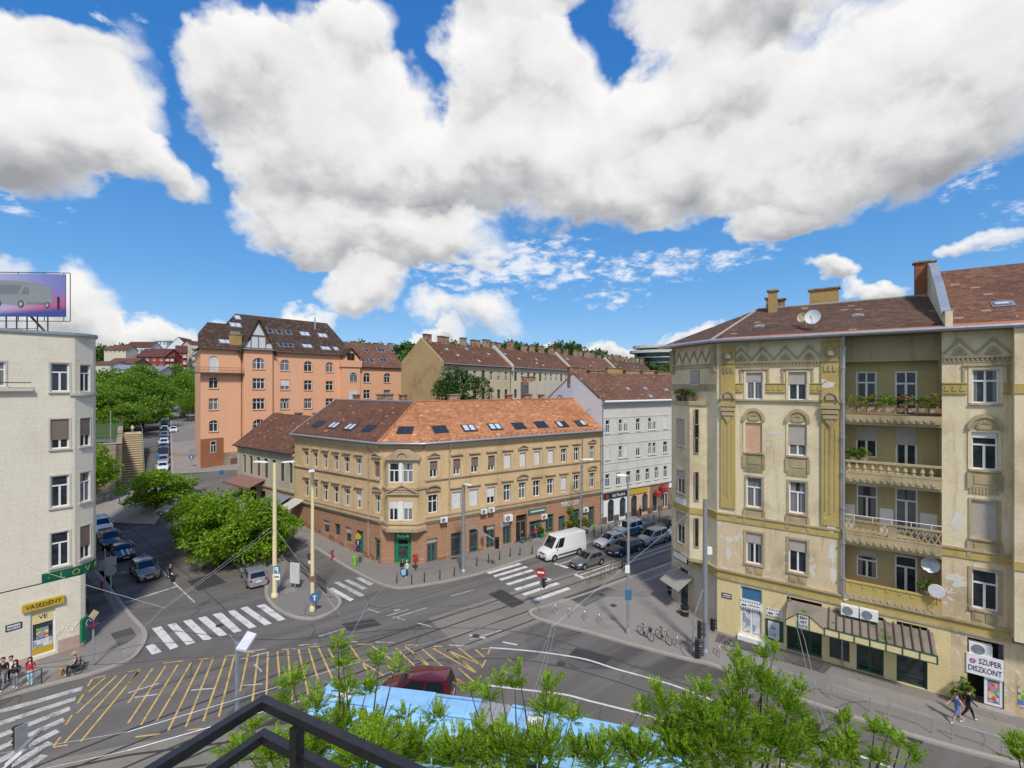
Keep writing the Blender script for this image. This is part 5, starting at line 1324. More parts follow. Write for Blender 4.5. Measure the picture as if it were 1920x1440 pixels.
sp0 = CH.P(U(1326),0,0); s1 = CO.P(cu0,0); s2_ = CO.P(cu1,0); s3 = CH.P(CH.L,0,0)
for a,b in ((sp0,s1),(s2_,s3)): mb.poly([(a[0],a[1],zob),(b[0],b[1],zob),(b[0],b[1],zot),(a[0],a[1],zot)])
for z in (zob,zot): mb.poly([(p[0],p[1],z) for p in (sp0,s1,s2_,s3)])
oc = mb.build('oriel',M['cream'],ocT)
for i,q in enumerate(wn_): window(CO,oc,q,depth=.12,tr=.7,t=.06,surround=M['relief'],sw=.12,so=.04,sill=M['relief'],shut=(.97,.25,.4)[i],sm=M['shutter_beige'])
FS = Frame(sp0[:2],s1[:2],out=(-.6,-1)); mb = MB()
for z in (zob + 1.0,ZS + 1.0,ZS + 4.9,zot - 3.0): window(FS,oc,(FS.L * .45,FS.L * .72,z,z + 2.4),depth=-.03,mull=0,tr=None,t=.06,fm=M['relief'],gm=M['glass'])
for F,L0_,L1_ in ((CO,cu0 - .05,cu1),(FS,0,FS.L)):
 for z,h,pr,m in ((ZS - .1,.5,.07,'mustard'),(zot - .3,.3,.12,'relief'),(zob - .25,.27,.08,'relief')): course(F,oc,L0_,L1_,z,h,pr,M[m],'trim')
q = CH.rect(1297,1310,704,722); window(CH,ocT,(min(q[:2]),max(q[:2]),q[2],q[3] + .3),depth=-.02,mull=0,tr=None,surround=M['relief'],gm=M['glass'],shut=.9,sm=M['shutter_beige'])
mb = MB(); L_ = CH.L; x = .3
while x < L_ - .8:
 for (p,r_) in (((x,zf0 + .35),(x + .5,zf1 - .12)),((x + .5,zf1 - .12),(x + 1.0,zf0 + .35))): mb.prism(CH,[p,(p[0],p[1] + .17),(r_[0],r_[1] + .17),r_],.002,.1)
 x += 1.0
mb.fbox(CH,0,L_,zf0 + .153,zf0 + .24,.002,.15); mb.fbox(CH,0,L_,zf0 - .1,zf0,.002,.1); mb.fbox(CH,0,L_,zg0,zg1,.002,.07); mb.fbox(CH,.1,.6,zg1 + 1,ZT - .3,.002,.2); mb.fbox(CH,L_ - .5,L_,zg1 + 1,ZT - .3,.002,.2)
mb.build('frieze',M['relief'],ocT)
mb = MB(); za,zb_ = CH.z(1290,1078),CH.z(1290,1100)
A_ = [CH.P(U(1300),za,.02),CH.P(U(1264),za,.02)]; mb.hexa([CH.P(U(1300),za - 1.0,1.5),CH.P(U(1264),za - 1.0,1.5),A_[1],A_[0]] + [tuple(Vector(p) + Vector((0,0,.04))) for p in (CH.P(U(1300),za - 1.0,1.5),CH.P(U(1264),za - 1.0,1.5),A_[1],A_[0])])
mb.build('awning',M['kerb'],ocT,label='pale canvas awning over the corner shop')
mb = MB(); mb.fbox(CO,cu0 + .2,cu1 - .1,ZB1 - .5,ZB1 + .15,-.02,.08); sb = mb.build('sign_board',M['black_paint'],ocT)
mb = MB(); n = 6
for i in range(n): x = cu0 + .3 + (cu1 - cu0 - .5) * i / n; mb.fbox(CO,x,x + .34,ZB1 - .42,ZB1 + .08,.083,.1)
mb.build('letter_panels',M['white'],sb)
mb = MB(); z = CO.z(1277,938); mb.fbox(CO,cu0 + .55,cu1 - .4,z - .5,z + .15,.005,.05); mb.build('name_board',M['white'],ocT)
M['bare_plaster'] = wall_mat('bare_plaster',(.70,.66,.58),(.52,.47,.39),stain=.4,streak=.2)
rp_ = random.Random(12)
for (x,y,rx,ry,w) in ((1560,985,10,17,.075),(1560,1035,8,26,.004),(1561,1078,7,22,.004),(1368,1012,9,7,.004),(1366,1038,7,14,.004),(1380,1009,6,6,.004),(1553,722,15,9,.133),(1545,715,6,5,.133),(1790,1083,20,9,.004),(1800,1095,16,7,.004),(1795,975,13,20,.004),(1830,1060,8,4,.004),(1888,990,7,18,.004),(1375,966,12,5,.075),(1452,772,12,3,.004),(1450,812,14,5,.004),(1586,1118,8,9,.125)):
 mb = MB(); pts = []
 for k in range(14): a = k * math.pi / 7; q = rp_.uniform(.55,1.1); pts.append(FO.at(x + rx * q * math.cos(a),y - ry * q * math.sin(a),w))
 mb.prism(FO,pts,w,w + .006); mb.build('fallen_plaster',M['bare_plaster'],ocT)
M['canvas_grey'] = plain('canvas_grey',(.20,.22,.24),.8)
# the cream house with the rounded corner on the left
M['pale'] = wall_mat('pale_stone_cladding',(.74,.67,.54),(.55,.49,.37),streak=.3,stain=.35,jointh=.35,jointw=40.0,bumpy=.1)
M['pale_trim'] = wall_mat('pale_trim',(.58,.54,.45),(.32,.28,.22),stain=.5)
M['pink_stone'] = wall_mat('pink_stone_plinth',(.50,.36,.30),(.3,.2,.17),stain=.5)
M['sign_green'] = plain('sign_green',(.006,.105,.06),.35,var=.08)
M['gold'] = plain('sign_gold_letters',(.36,.32,.08),.5)
M['sign_yellow'] = plain('sign_yellow',(.52,.36,.03),.4,var=.15)
lfT = thing('apartment_house',(-37,38,0),'pale cream five storey house with a rounded corner and green sign board','house')
def loft_wall(mb,pts,z0,z1,m=0):
 for a,b in zip(pts,pts[1:]): mb.poly([(a[0],a[1],z0),(b[0],b[1],z0),(b[0],b[1],z1),(a[0],a[1],z1)],m)
PA = Vector((-32.7,34.27)); flat_dir = Vector((.64,.77)).normalized()
P0_ = PA - flat_dir * 22
def arc2(c,r,a0,a1,n): return [(c[0] + r * math.cos(a0 + (a1 - a0) * k / n),c[1] + r * math.sin(a0 + (a1 - a0) * k / n)) for k in range(n + 1)]
rad = 1.7; cc_ = (PA.x - flat_dir.y * rad,PA.y + flat_dir.x * rad)
FLf = Frame((P0_.x,P0_.y),(PA.x,PA.y))
arcU = arc2(cc_,rad,R(-36),R(46),12)
side_end = (arcU[-1][0] - 21,arcU[-1][1] + 20)
UPW = [FLf.P(0,0)[:2]] + [(PA.x,PA.y)] + arcU + [side_end]
ZL0,ZLT = 5.35,23.3
wz = [FLf.rect(94.6,129.5,y0,y1) for y0,y1 in ((681,734),(786,841),(891.5,950),(997.5,1061))]
wz += [FLf.rect(-30,10,678,724)]; wz += [(q[0] - 3.9 * k,q[1] - 3.9 * k,q[2],q[3]) for q in wz[:4] for k in (2,3,4)]
mb = MB(); wall(mb,FLf,0,FLf.L,ZL0,ZLT,wz,depth=.22)
k0,k1 = 3,7
FN = Frame(arcU[1],arcU[8]); nz = []
for y0,y1 in ((684,734),(784,836),(885,940),(985.5,1046)):
 q = FN.rect(150,169,y0,y1); nz.append((max(.12,min(q[:2])),min(FN.L - .1,max(q[:2])),q[2],q[3]))
wall(mb,FN,0,FN.L,ZL0,ZLT,nz,depth=.18)
loft_wall(mb,[(PA.x,PA.y)] + arcU[:2],ZL0,ZLT); loft_wall(mb,arcU[8:] + [side_end],ZL0,ZLT)
mb.poly([(x,y,ZL0) for x,y in UPW]); mb.poly([(x,y,ZLT) for x,y in UPW] + [(-52,52,ZLT)])
mb.build('wall',M['pale'],lfT)
for i,q in enumerate(wz): window(FLf,lfT,q,depth=.17,tr=.68,t=.08,shut=.7 if i == 1 else 0,sm=M['shutter_brown'],surround=M['pale_trim'],sw=.1,so=.04,sill=M['pale_trim'],gm=M['glass_curtain'] if i == 0 else M['glass'])
for i,q in enumerate(nz): window(FN,lfT,q,depth=.14,tr=.68,t=.06,shut=.62 if i in (1,3) else 0,sm=M['shutter_brown'],surround=M['pale_trim'],sw=.08,so=.03,sill=M['pale_trim'])
def ring(pts,z,h,pr,m,name,parent,u_from=0):
 mb = MB(); c = Vector((-42,44)); P = [Vector(p) for p in pts]
 O_ = []
 for i,p in enumerate(P):
  t = (P[min(i + 1,len(P) - 1)] - P[max(0,i - 1)]).normalized(); n = Vector((t.y,-t.x)); O_.append(p + n * pr)
 for i in range(len(P) - 1):
  a,b,A,B = P[i],P[i + 1],O_[i],O_[i + 1]
  mb.hexa([(A.x,A.y,z),(B.x,B.y,z),(b.x,b.y,z),(a.x,a.y,z),(A.x,A.y,z + h),(B.x,B.y,z + h),(b.x,b.y,z + h),(a.x,a.y,z + h)])
 return mb.build(name,m,parent)
ring(UPW,ZLT - .12,.2,.14,M['zinc'],'coping',lfT)
zst = FLf.z(110,739); ring(UPW[1:],zst - .12,.2,.12,M['pale_trim'],'string_course',lfT)
ring([FLf.P(0,0)[:2],FLf.P(FLf.u(62),0)[:2]],FLf.z(30,728) - .2,.22,.3,M['pale_trim'],'ledge',lfT)
mb = MB(); mb.tube([FLf.P(0,FLf.z(30,724) + .25,.25),FLf.P(FLf.u(58),FLf.z(30,724) + .25,.25)],.03,6); mb.build('rail',M['dark_metal'],lfT)
G1 = Vector((-32.08,34.5)); Gd = G1 - Vector((.64,.77)) * 3; GF = Frame(tuple(Gd - (G1 - Gd).normalized() * 19),tuple(G1));
gh = GF.rect(57,104,1141,1232); gh = (gh[0],gh[1],.35,gh[3])
mb = MB(); wall(mb,GF,0,GF.L,-.3,ZL0 + .02,[gh],depth=.25)
ge = (G1.x - 20,G1.y + 20); loft_wall(mb,[tuple(G1),(G1.x + .05,G1.y + .3),(G1.x - .1,G1.y + .55),ge],-.3,ZL0 + .02); mb.build('ground_floor_wall',M['pale'],lfT)
mb = MB(); mb.fbox(GF,gh[1] + .12,GF.L - .02,.0,GF.z(125,1196),.002,.06); mb.build('plinth',M['pink_stone'],lfT)
mb = MB(); mb.fbox(GF,0,gh[0] - .12,.0,.5,.002,.06); mb.build('plinth',M['pink_stone'],lfT)
window(GF,lfT,gh,depth=.2,name='shop_window',fm=M['frame_white'],gm=M['shop_glass'],mull=0,tr=.74,t=.12)
mb = MB(); zq = lambda y: GF.z(80,y)
mb.fbox(GF,gh[0] + .1,gh[1] - .1,zq(1168),gh[3] - .1,-.15,-.1); mb.build('fascia_panel',M['shop_cream'],lfT)
mb = MB(); mb.fbox(GF,gh[0] + .1,gh[1] - .1,gh[2] + .1,gh[2] + .55,-.15,-.1); mb.build('base_panel',M['sign_yellow'],lfT)
lettering('VE',GF,(gh[0] + gh[1]) / 2,zq(1157),-.09,.42,M['black_paint'],lfT)
def along(px0,px1,y0,y1,pts,m,name,pr=.06):
 pass
gpts = [FLf.P(FLf.u(78),0)[:2]] + [(PA.x,PA.y)] + arcU[:11]
zsb,zst_ = FLf.z(90,1094),FLf.z(90,1074)
gs_ = thing('shop_sign',(*gpts[0],zsb),'dark green curved fascia board with faded gold capitals under the cream bay','sign')
ring(gpts,zsb,zst_ - zsb,.09,M['sign_green'],'board',gs_)
P = [Vector(p) for p in gpts]; cum = [0]
for a,b in zip(P,P[1:]): cum.append(cum[-1] + (b - a).length)
def on_curve(s):
 for i in range(len(P) - 1):
  if s <= cum[i + 1]: return Frame(P[i],P[i + 1]),s - cum[i]
 return Frame(P[-2],P[-1]),0
for i,ch in enumerate('·LOVASB'):
 F,s = on_curve(.35 + i * .72); lettering(ch,F,s,(zsb + zst_) / 2,.1,.62,M['gold'],gs_)
ys = thing('shop_sign',GF.P(GF.u(80),GF.z(80,1150),.1),'mustard yellow sign board with dark capitals over the corner shop window','sign')
mb = MB(); a_,b_ = GF.u(41),GF.u(120); z_ = (GF.z(80,1127) + GF.z(80,1136)) / 2; mb.fbox(GF,a_,b_,z_ - .27,z_ + .27,.05,.22); mb.build('board',M['sign_yellow'],ys); lettering('VASEDÉNY',GF,(a_ + b_) / 2,z_,.23,.40,M['black_paint'],ys,width=(b_ - a_) * .85)
def plate(F,px0,px1,py0,py1,txt,label,w=0.0,fr=True):
 q = F.rect(px0,px1,py0,py1,w); q = (min(q[:2]),max(q[:2]),q[2],q[3]); t = thing('street_sign',F.P(q[0],q[2],w),label,'sign')
 mb = MB(); mb.fbox(F,q[0],q[1],q[2],q[3],w + .01,w + .045); mb.build('frame',M['black_paint'] if fr else M['white'],t)
 mb = MB(); mb.fbox(F,q[0] + .07,q[1] - .07,q[2] + .07,q[3] - .07,w + .046,w + .055); mb.build('face',M['poster'],t)
 lettering(txt,F,(q[0] + q[1]) / 2,(q[2] + q[3]) / 2,w + .06,(q[3] - q[2]) * .42,M['black_paint'],t,width=(q[1] - q[0]) * .75); return t
plate(GF,10,41,1169,1181,'Margit körút','white street name plate in a black frame left of the toy shop window')
plate(FO,1353.5,1372,1112.5,1121.5,'Margit körút','white street name plate in a black frame on the yellow cinema wall',w=.03)
mb = MB(); t_ = tag(bpy.data.objects.new('graffiti',None),'x','x') if False else None
bd = (-.25,.97); BF = Frame((-46,37.0),(-33.6,37.6)); bb = thing('billboard',(-37,37.4,ZLT),'large roof billboard picturing a silver van before a violet and red sky','billboard')
q = BF.rect(-120,124,511,597); za0,za1 = BF.z(60,594),BF.z(60,514)
m,nt,b = newmat('billboard_print'); gen = nd(nt,'ShaderNodeSeparateXYZ',{0: nd(nt,'ShaderNodeTexCoord').outputs['Generated']})
c1 = mixc(nt,rng(nt,gen.outputs[2],.0,.75),(.50,.03,.10),(.16,.17,.42)); c2 = mixc(nt,rng(nt,gen.outputs[0],.35,1.0),(.34,.35,.52),c1); c3 = mixc(nt,rng(nt,mth(nt,'ADD',gen.outputs[2],mth(nt,'MULTIPLY',gen.outputs[0],-.25)),.06,-.12),c2,(.03,.05,.22)); lnk(nt,c3,b,'Base Color'); b.inputs['Roughness'].default_value = .5; M['bill'] = m
mb = MB(); mb.fbox(BF,q[0],q[1],za0,za1,0,.08); mb.build('print',M['bill'],bb)
def bp(x,y): u,z = BF.at(x / 9,480 + y / 9,.1); return (u,z)
def flat(pts,m,w,name): mb = MB(); mb.prism(BF,[bp(*p) for p in pts],w,w + .006); mb.build(name,m,bb)
flat([(-200,440),(30,405),(400,425),(820,510),(865,560),(890,760),(870,800),(430,830),(300,830),(60,810),(-200,790)],M['canvas_grey'],.085,'van_picture')
flat([(-200,480),(370,490),(290,640),(-200,640)],M['p_grey'],.093,'windscreen_picture'); flat([(410,530),(485,525),(490,620),(470,645),(340,640)],M['p_grey'],.093,'window_picture')
flat([(450,775),(750,790),(750,812),(450,800)],M['p_grey'],.093,'sill_picture'); flat([(960,690),(1005,690),(1000,905),(965,905)],M['plastic_black'],.093,'post_picture')
for cx_,cy_,r_ in ((350,810,62),(795,830,50),(-20,800,50)):
 flat([(cx_ + r_ * .8 * math.cos(a * .45),cy_ + r_ * math.sin(a * .45)) for a in range(14)],M['plastic_black'],.093,'wheel_picture'); flat([(cx_ + r_ * .5 * math.cos(a * .45),cy_ + r_ * .65 * math.sin(a * .45)) for a in range(14)],M['p_silver'],.10,'rim_picture')
mb = MB(); fz0,fz1 = za0 - .35,za1 + .12; ua,ub = q[0],q[1] + .28
for z in (fz0,fz1): mb.tube([BF.P(ua,z,0),BF.P(ub,z,0)],.035,5)
for u_ in (ub,ub - .5,ub - 2,ub - 4,ub - 6,ub - 8): mb.tube([BF.P(u_,fz0,-.05),BF.P(u_,fz1,-.05)],.03,5)
u_ = q[1] - 1.5
while u_ > q[0]: mb.tube([BF.P(u_,ZLT - .1,-.1),BF.P(u_,za0 + .1,-.1)],.05,5); u_ -= .8
for z in (ZLT + .35,ZLT + .75): mb.tube([BF.P(q[0],z,-.1),BF.P(q[1] - 2.4,z,-.1)],.03,5)
mb.tube([BF.P(q[1] - 3.2,za0 + .3,-.3),BF.P(q[1] - 1.4,ZLT,-.3)],.09,5); mb.build('steel_frame',M['dark_metal'],bb)
# the orange house
M['orange'] = wall_mat('orange_render',(.80,.43,.255),(.68,.35,.20),streak=.25,stain=.3)
M['orange_trim'] = wall_mat('orange_trim',(.68,.33,.18),(.4,.17,.08))
M['tile_soot'] = tile_mat('tile_soot_brown',(.062,.040,.030),(.105,.064,.046),light=(.16,.09,.06),light_amt=.10)
M['brick_base'] = wall_mat('brick_ground_floor',(.36,.15,.075),(.26,.10,.05),jointh=.12,jointw=.3)
orT = thing('apartment_house',(-50,92,4),'orange rendered five storey house with arched windows and a sooty mansard roof','house')
OA = Vector((-56.8,84.6)); od = Vector((.88,1)).normalized()
FG = Frame(tuple(OA),tuple(OA + od * 44)); U = FG.u
Zo = lambda x0,x1,y0,y1,w=0.0: FG.rect(360 + x0 / 4.236,360 + x1 / 4.236,560 + y0 / 4.236,560 + y1 / 4.236,w)
zeo = FG.z(376,652)
ow = []; arch = []
def add(lst,x0,x1,y0,y1,a=0): q = Zo(x0,x1,y0,y1); lst.append((q[0],q[1],q[2],q[3],(q[1] - q[0]) * .42 if a else 0))
for x0,x1 in ((480,577),(700,775),(890,952),(1062,1120)): pass
ub1,ub2,ub3,ub4 = U(457),U(511),U(639.5),U(677.5)
bay = []; mn = []; rt = []; lf = []
for y0,y1,a in ((470,560,1),(632,718,0),(792,880,0),(957,1045,1)): add(bay,482,577,y0,y1,a)
for y0,y1,a in ((485,572,1),(643,724,0),(793,877,0),(950,1035,1)): add(mn,702,774,y0,y1,a)
for y0,y1,a in ((496,578,1),(650,727,0),(793,873,0),(950,1030,0)): add(mn,890,952,y0,y1,a)
for y0,y1,a in ((505,584,1),(655,729,0),(793,870,0),(950,1030,0)): add(mn,1063,1120,y0,y1,a)
for y0,y1,a in ((584,660,1),(728,800,0)): add(rt,1236,1298,y0,y1,a)
for x0,x1,dy in ((1362,1414,5),(1523,1575,8),(1664,1716,10)):
 for y0,y1,a in ((584 + dy,660 + dy,1),(725,795,0)): add(rt,x0,x1,y0,y1,a)
for y0,y1,a in ((622,712,1),(792,882,0),(965,1055,1)): add(lf,135,207,y0,y1,a)
dq = Zo(135,210,455,578); lf.append((dq[0],dq[1],dq[2],dq[3],(dq[1] - dq[0]) * .42))
ZG_ = -1.0
zer = FG.z(677.5,687.5)
mb = MB(); W1_ = .75
FB_ = FG.off(W1_); bay2 = [Zo(482,577,y0,y1,W1_) for y0,y1 in ((470,560),(632,718),(792,880),(957,1045))]; bay2 = [(*q,(q[1] - q[0]) * .42 if i in (0,3) else 0) for i,q in enumerate(bay2)]
v1,v2 = U(457,W1_),U(511,W1_)
wall(mb,FG,0,v1,ZG_,zeo,lf,depth=.22); wall(mb,FB_,v1,v2,ZG_,zeo,bay2,depth=.22)
for a in (v1,v2): mb.poly([FG.P(a,ZG_,0),FG.P(a,ZG_,W1_),FG.P(a,zeo,W1_),FG.P(a,zeo,0)])
wall(mb,FG,v2,ub3,ZG_,zeo,mn,depth=.22); wall(mb,FG,ub3,44,ZG_,zer,rt,depth=.22)
ls = Vector((-.74,1)).normalized(); le = OA + ls * 22
FLs = Frame(tuple(OA),tuple(le),out=(-1,-.7)); wall(mb,FLs,0,22,ZG_,zeo,[])
mb.poly([FG.P(44,ZG_),FG.P(44,ZG_,-14),FG.P(44,zer,-14),FG.P(44,zer)])
mb.build('wall',M['orange'],orT)
for q in lf[:3] + mn + rt: window(FG,orT,q[:4],depth=.18,arch=q[4],tr=.66,mull=2 if q[4] == 0 and rnd.random() < .4 else 1,tmull=1,t=.08,sill=M['orange_trim'],surround=M['orange_trim'],sw=.1,so=.05,shut=.62 if (q is mn[1]) else (.98 if q is rt[1] else 0),sm=M['shutter_white'],gm=M['glass'])
for q in bay2: window(FB_,orT,q[:4],depth=.18,arch=q[4],tr=.66,mull=2,tmull=2,t=.09,sill=M['orange_trim'],surround=M['orange_trim'],sw=.1,so=.05,gm=M['glass'])
q = lf[3]; window(FG,orT,q[:4],depth=.18,arch=q[4],tr=None,mull=0,name='balcony_door',gm=M['shutter_white'])
zbk = Zo(40,410,540,592)
mb = MB(); mb.fbox(FG,-.9,v1 - .02,zbk[2] - .1,zbk[2] + .12,.0,1.1); bk = mb.build('balcony',M['frame_brown'],orT)
mb = MB()
for z in (.55,1.05): mb.tube([FG.P(-.9,zbk[2] + z,1.05),FG.P(v1 - .1,zbk[2] + z,1.05)],.03,5)
u_ = -.9
while u_ < v1: mb.tube([FG.P(u_,zbk[2] + .1,1.05),FG.P(u_,zbk[2] + 1.05,1.05)],.015,4); u_ += .2
mb.build('railing',M['frame_brown'],bk)
mb = MB(); zb_ = Zo(60,240,1105,1110)[2]; mb.fbox(FG,0,U(419),-1,zb_,.002,.05); g = mb.build('brick_base',M['brick_base'],orT)
bq = Zo(145,190,1130,1222); window(FG,orT,bq,depth=-.04,mull=1,tr=.66,gm=M['glass_dark'])
mb = MB(); mb.fbox(FG,U(419),v2 + 2,-1,Zo(300,330,1215,1220)[3],.002,W1_ + .06); mb.build('stone_base',M['stone_wall'],orT)
mb = MB(); gq = Zo(305,365,1265,1340,W1_ + .06); mb.fbox(FG,gq[0],gq[1],3.0,gq[3],W1_ + .062,W1_ + .1); mb.build('garage_door',M['frame_brown'],orT)
pipe(FG,orT,v1 - .2,4,zeo - .1,.12,M['frame_brown'])
kz = FG.z
def rp(u,z,w): return FG.P(u,z,w)
zk = FG.z(575,640,-3.2)
u_r0 = FG.u(376) - .6
e0,e1_,k0_,k1_ = rp(-.6,zeo,.6),rp(ub3 + .2,zeo,.6),rp(.4,zk,-3.2),rp(FG.u(647,-3.2),zk,-3.2)
c1_ = rp(FG.u(613,-9),FG.z(613,606,-9),-9)
Pm1 = Plane3(e0,e1_,k0_); Pm2 = Plane3(k0_,k1_,c1_); c0_,n0_,h0_ = [Pm2.P(*Pm2.px(*q)) for q in ((441,588),(424,607),(389,604))]
mb = MB(); mb.poly([e0,e1_,k1_,k0_]); mb.poly([k0_,k1_,c1_,c0_,n0_,h0_]); mb.poly([e1_,rp(ub3 + .2,zeo,-14),rp(ub3 - 1.8,zk,-12),k1_]); mb.poly([k1_,rp(ub3 - 1.8,zk,-12),c1_])
es = (*FLs.P(22,zeo,.6)[:2],zeo); mb.poly([e0,k0_,(*FLs.P(22,zk,-3)[:2],zk),es]); mb.poly([k0_,h0_,(*FLs.P(22,zk,-3)[:2],zk)]); mb.poly([h0_,n0_,(*FLs.P(22,zk,-3)[:2],zk)]); mb.poly([n0_,c0_,rp(6,zk,-16)]); mb.poly([c0_,c1_,rp(ub3 - 1.8,zk,-14),rp(6,zk,-16)])
rO = mb.build('roof',M['tile_soot'],orT)
zk2 = zer + 3.0; f0_,f1_,g0_,g1_ = rp(ub3,zer,.5),rp(44.4,zer,.5),rp(ub3,zer + 6.2,-7),rp(44.4,zer + 6.2,-7)
Pm3 = Plane3(f0_,f1_,g0_); mb = MB(); mb.poly([f0_,f1_,g1_,g0_]); mb.poly([g0_,g1_,rp(44.4,zer,-14),rp(ub3,zer,-14)]); r2O = mb.build('roof',M['tile_mix'],orT,label='red brown tiled roof of the lower wing')
gutter(orT,[rp(-.6,zeo - .05,.65),rp(ub3 + .2,zeo - .05,.65)],M['frame_brown']); gutter(orT,[rp(ub3,zer - .05,.55),rp(44.4,zer - .05,.55)],M['frame_brown'])
zp = lambda x,y: (360 + x / 4.236,560 + y / 4.236)
for (x,y,n,pn) in ((745,370,3,'sky_glass'),(915,377,2,'sky_blind'),(1062,395,2,'sky_blind'),(1143,398,1,'sky_blind'),(265,342,2,'sky_blind')): a,b = Pm1.px(*zp(x,y)); skylight(Pm1,rO,a,b,.95 * n + .1,1.25,(pn,) * n,M['zinc'])
for (x,y,n,pn) in ((600,256,2,'sky_glass'),(693,266,1,'sky_glass'),(766,268,1,'sky_glass'),(896,280,2,'sky_blind'),(1038,293,2,'sky_blind'),(488,220,1,'sky_blind'),(346,210,2,'sky_blind'),(362,150,1,'sky_blind')): a,b = Pm2.px(*zp(x,y)); skylight(Pm2,rO,a,b,.95 * n + .1,1.35,(pn,) * n,M['zinc'])
for (x,y,n) in ((1360,490,1),(1425,493,1),(1520,490,2),(1385,412,1),(1500,412,2),(1590,418,1)): a,b = Pm3.px(*zp(x,y)); skylight(Pm3,r2O,a,b,1.0 * n,1.2,('sky_glass',) * n,M['zinc'])
def gable(F,u0,u1,zb,zp_,w,depth,fm,rm,parent,frame):
 c = (u0 + u1) / 2; mb = MB(); mb.prism(F,[(u0,zb),(u1,zb),(c,zp_)],w - .3,w); g = mb.build('dormer',fm,parent)
 mb = MB(); k = (zp_ - zb) / ((u1 - u0) / 2)
 for s in (-1,1):
  a = c + s * (u1 - u0) / 2 * 1.16; za = zp_ - k * (u1 - u0) / 2 * 1.16
  mb.poly([F.P(a,za,w + .4),F.P(c,zp_ + .12,w + .4),F.P(c,zp_ + .12,w - depth),F.P(a,za,w - depth * .15)])
  mb.prism(F,[(a,za),(a,za - .28),(c,zp_ - .18),(c,zp_ + .12)],w + .28,w + .42)
 mb.build('dormer_roof',rm,g); return g,c
g,c = gable(FG,v1 - .4,v2 + .3,zeo + .2,zeo + 6.3,W1_ + .15,9,M['frame_brown'],M['tile_soot'],orT,None)
FD = FG.off(W1_ + .16); mb = MB()
for i in range(4): mb.prism(FD,[(c - 2.6 + i * 1.35,zeo + .5),(c - 1.45 + i * 1.35,zeo + .5),(c - 1.45 + i * 1.35,zeo + (2.6 if i in (1,2) else (1.9 if i == 3 - 3 else 1.6))),(c - 2.6 + i * 1.35,zeo + (2.6 if i in (1,2) else 1.2))],.0,.04)
mb.prism(FD,[(c - 1.15,zeo + 3.0),(c + 1.15,zeo + 3.0),(c,zeo + 5.2)],.0,.04); mb.build('pane',M['poster'],g)
mb = MB(); mb.fbox(FD,v1 - .4,v2 + .3,zeo + .1,zeo + .3,0,.4); mb.build('ledge',M['zinc_light'],g)
zs_ = kz(658,686); FSg = FG.off(.7); a_,b_ = U(640,.7),U(676,.7); hb = FSg.rect(652,662,667,675)
mb = MB(); zt3 = FSg.z(656,655); mb.prism(FSg,[(a_ + .3,zs_),(b_ - .3,zs_),(b_ - .3,FSg.z(656,672)),((a_ + b_) / 2,zt3),(a_ + .3,FSg.z(656,672))],-3.2,0); mb.fbox(FSg,a_ - .2,b_ + .2,zs_ - .3,zs_ + 1.2,-.6,.25); mb.fbox(FSg,a_ + .1,b_ - .1,0,zs_ - .3,-.68,0); sg_ = mb.build('gabled_bay',M['orange'],orT)
window(FSg,sg_,(hb[0] - .2,hb[1] + .3,zs_ + 1.25,zs_ + 2.9),depth=-.05,mull=1,tr=None,fm=M['frame_brown'],gm=M['glass_dark'])
mb = MB()
for s in (0,1):
 p,r_ = ((a_ + .1,FSg.z(656,673)),((a_ + b_) / 2,zt3 + .1)) if s == 0 else ((b_ - .1,FSg.z(656,673)),((a_ + b_) / 2,zt3 + .1)); mb.prism(FSg,[p,(p[0],p[1] + .3),(r_[0],r_[1] + .3),r_],-4.5,.35)
mb.build('gable_roof',M['tile_soot'],sg_)
for i in (0,):
 q = rt[0]; window(FSg,sg_,(q[0],q[1],q[2],q[3]),depth=-.04,arch=.6,tr=.62,gm=M['glass']); q = rt[1]; window(FSg,sg_,(q[0],q[1],q[2],q[3]),depth=-.04,tr=None,mull=0,gm=M['shutter_white'])
a,b = U(445),0; q = FG.P(U(445),0,-1.0); chimney(orT,q[0],q[1],zeo,FG.z(445,628,-1),2.0,.8,FG.rz,M['brick_yellow'],pots=6)
for px,wd in ((664,1.6),(690,1.3),(705,1.2),(732,1.2)): chim_px(orT,FG,px,-7.3,zer + 4,641 if px < 680 else 644,wd,.8)
mb = MB(); q = Pm2.P(*Pm2.px(590.5,618)); mb.tube([q,(q[0],q[1],q[2] + 2.9)],.16,8); mb.build('flue',M['zinc_light'],orT)
# low house between the orange and the tan one
M['low'] = wall_mat('grey_cream_plaster',(.50,.46,.36),(.28,.24,.18),stain=.6,streak=.5); M['low_base'] = wall_mat('shop_base_render',(.42,.33,.22),(.25,.18,.12),stain=.6)
loT = thing('low_house',(-35,66,2.5),'two storey grey cream house with a red brown tiled roof beside the tan corner house','house')
FW = Frame(tuple(Vector(FL.P(FL.L,0)[:2]) + Vector(FL.n) * .02),tuple(Vector(FL.P(FL.L,0)[:2]) + Vector((-1.41,1)).normalized() * 15.6)); zel = 10.65
lw = [FW.rect(430 + x0 / 3.892,430 + x1 / 3.892,730 + y0 / 3.892,730 + y1 / 3.892) for x0,x1,y0,y1 in ((104,124,465,555),(150,172,478,568),(202,227,482,577),(257,284,490,590),(314,345,500,605),(373,402,515,620),(438,463,527,632))]
lw = [(min(a,b),max(a,b),6.7,9.4) for a,b,c,d in lw]
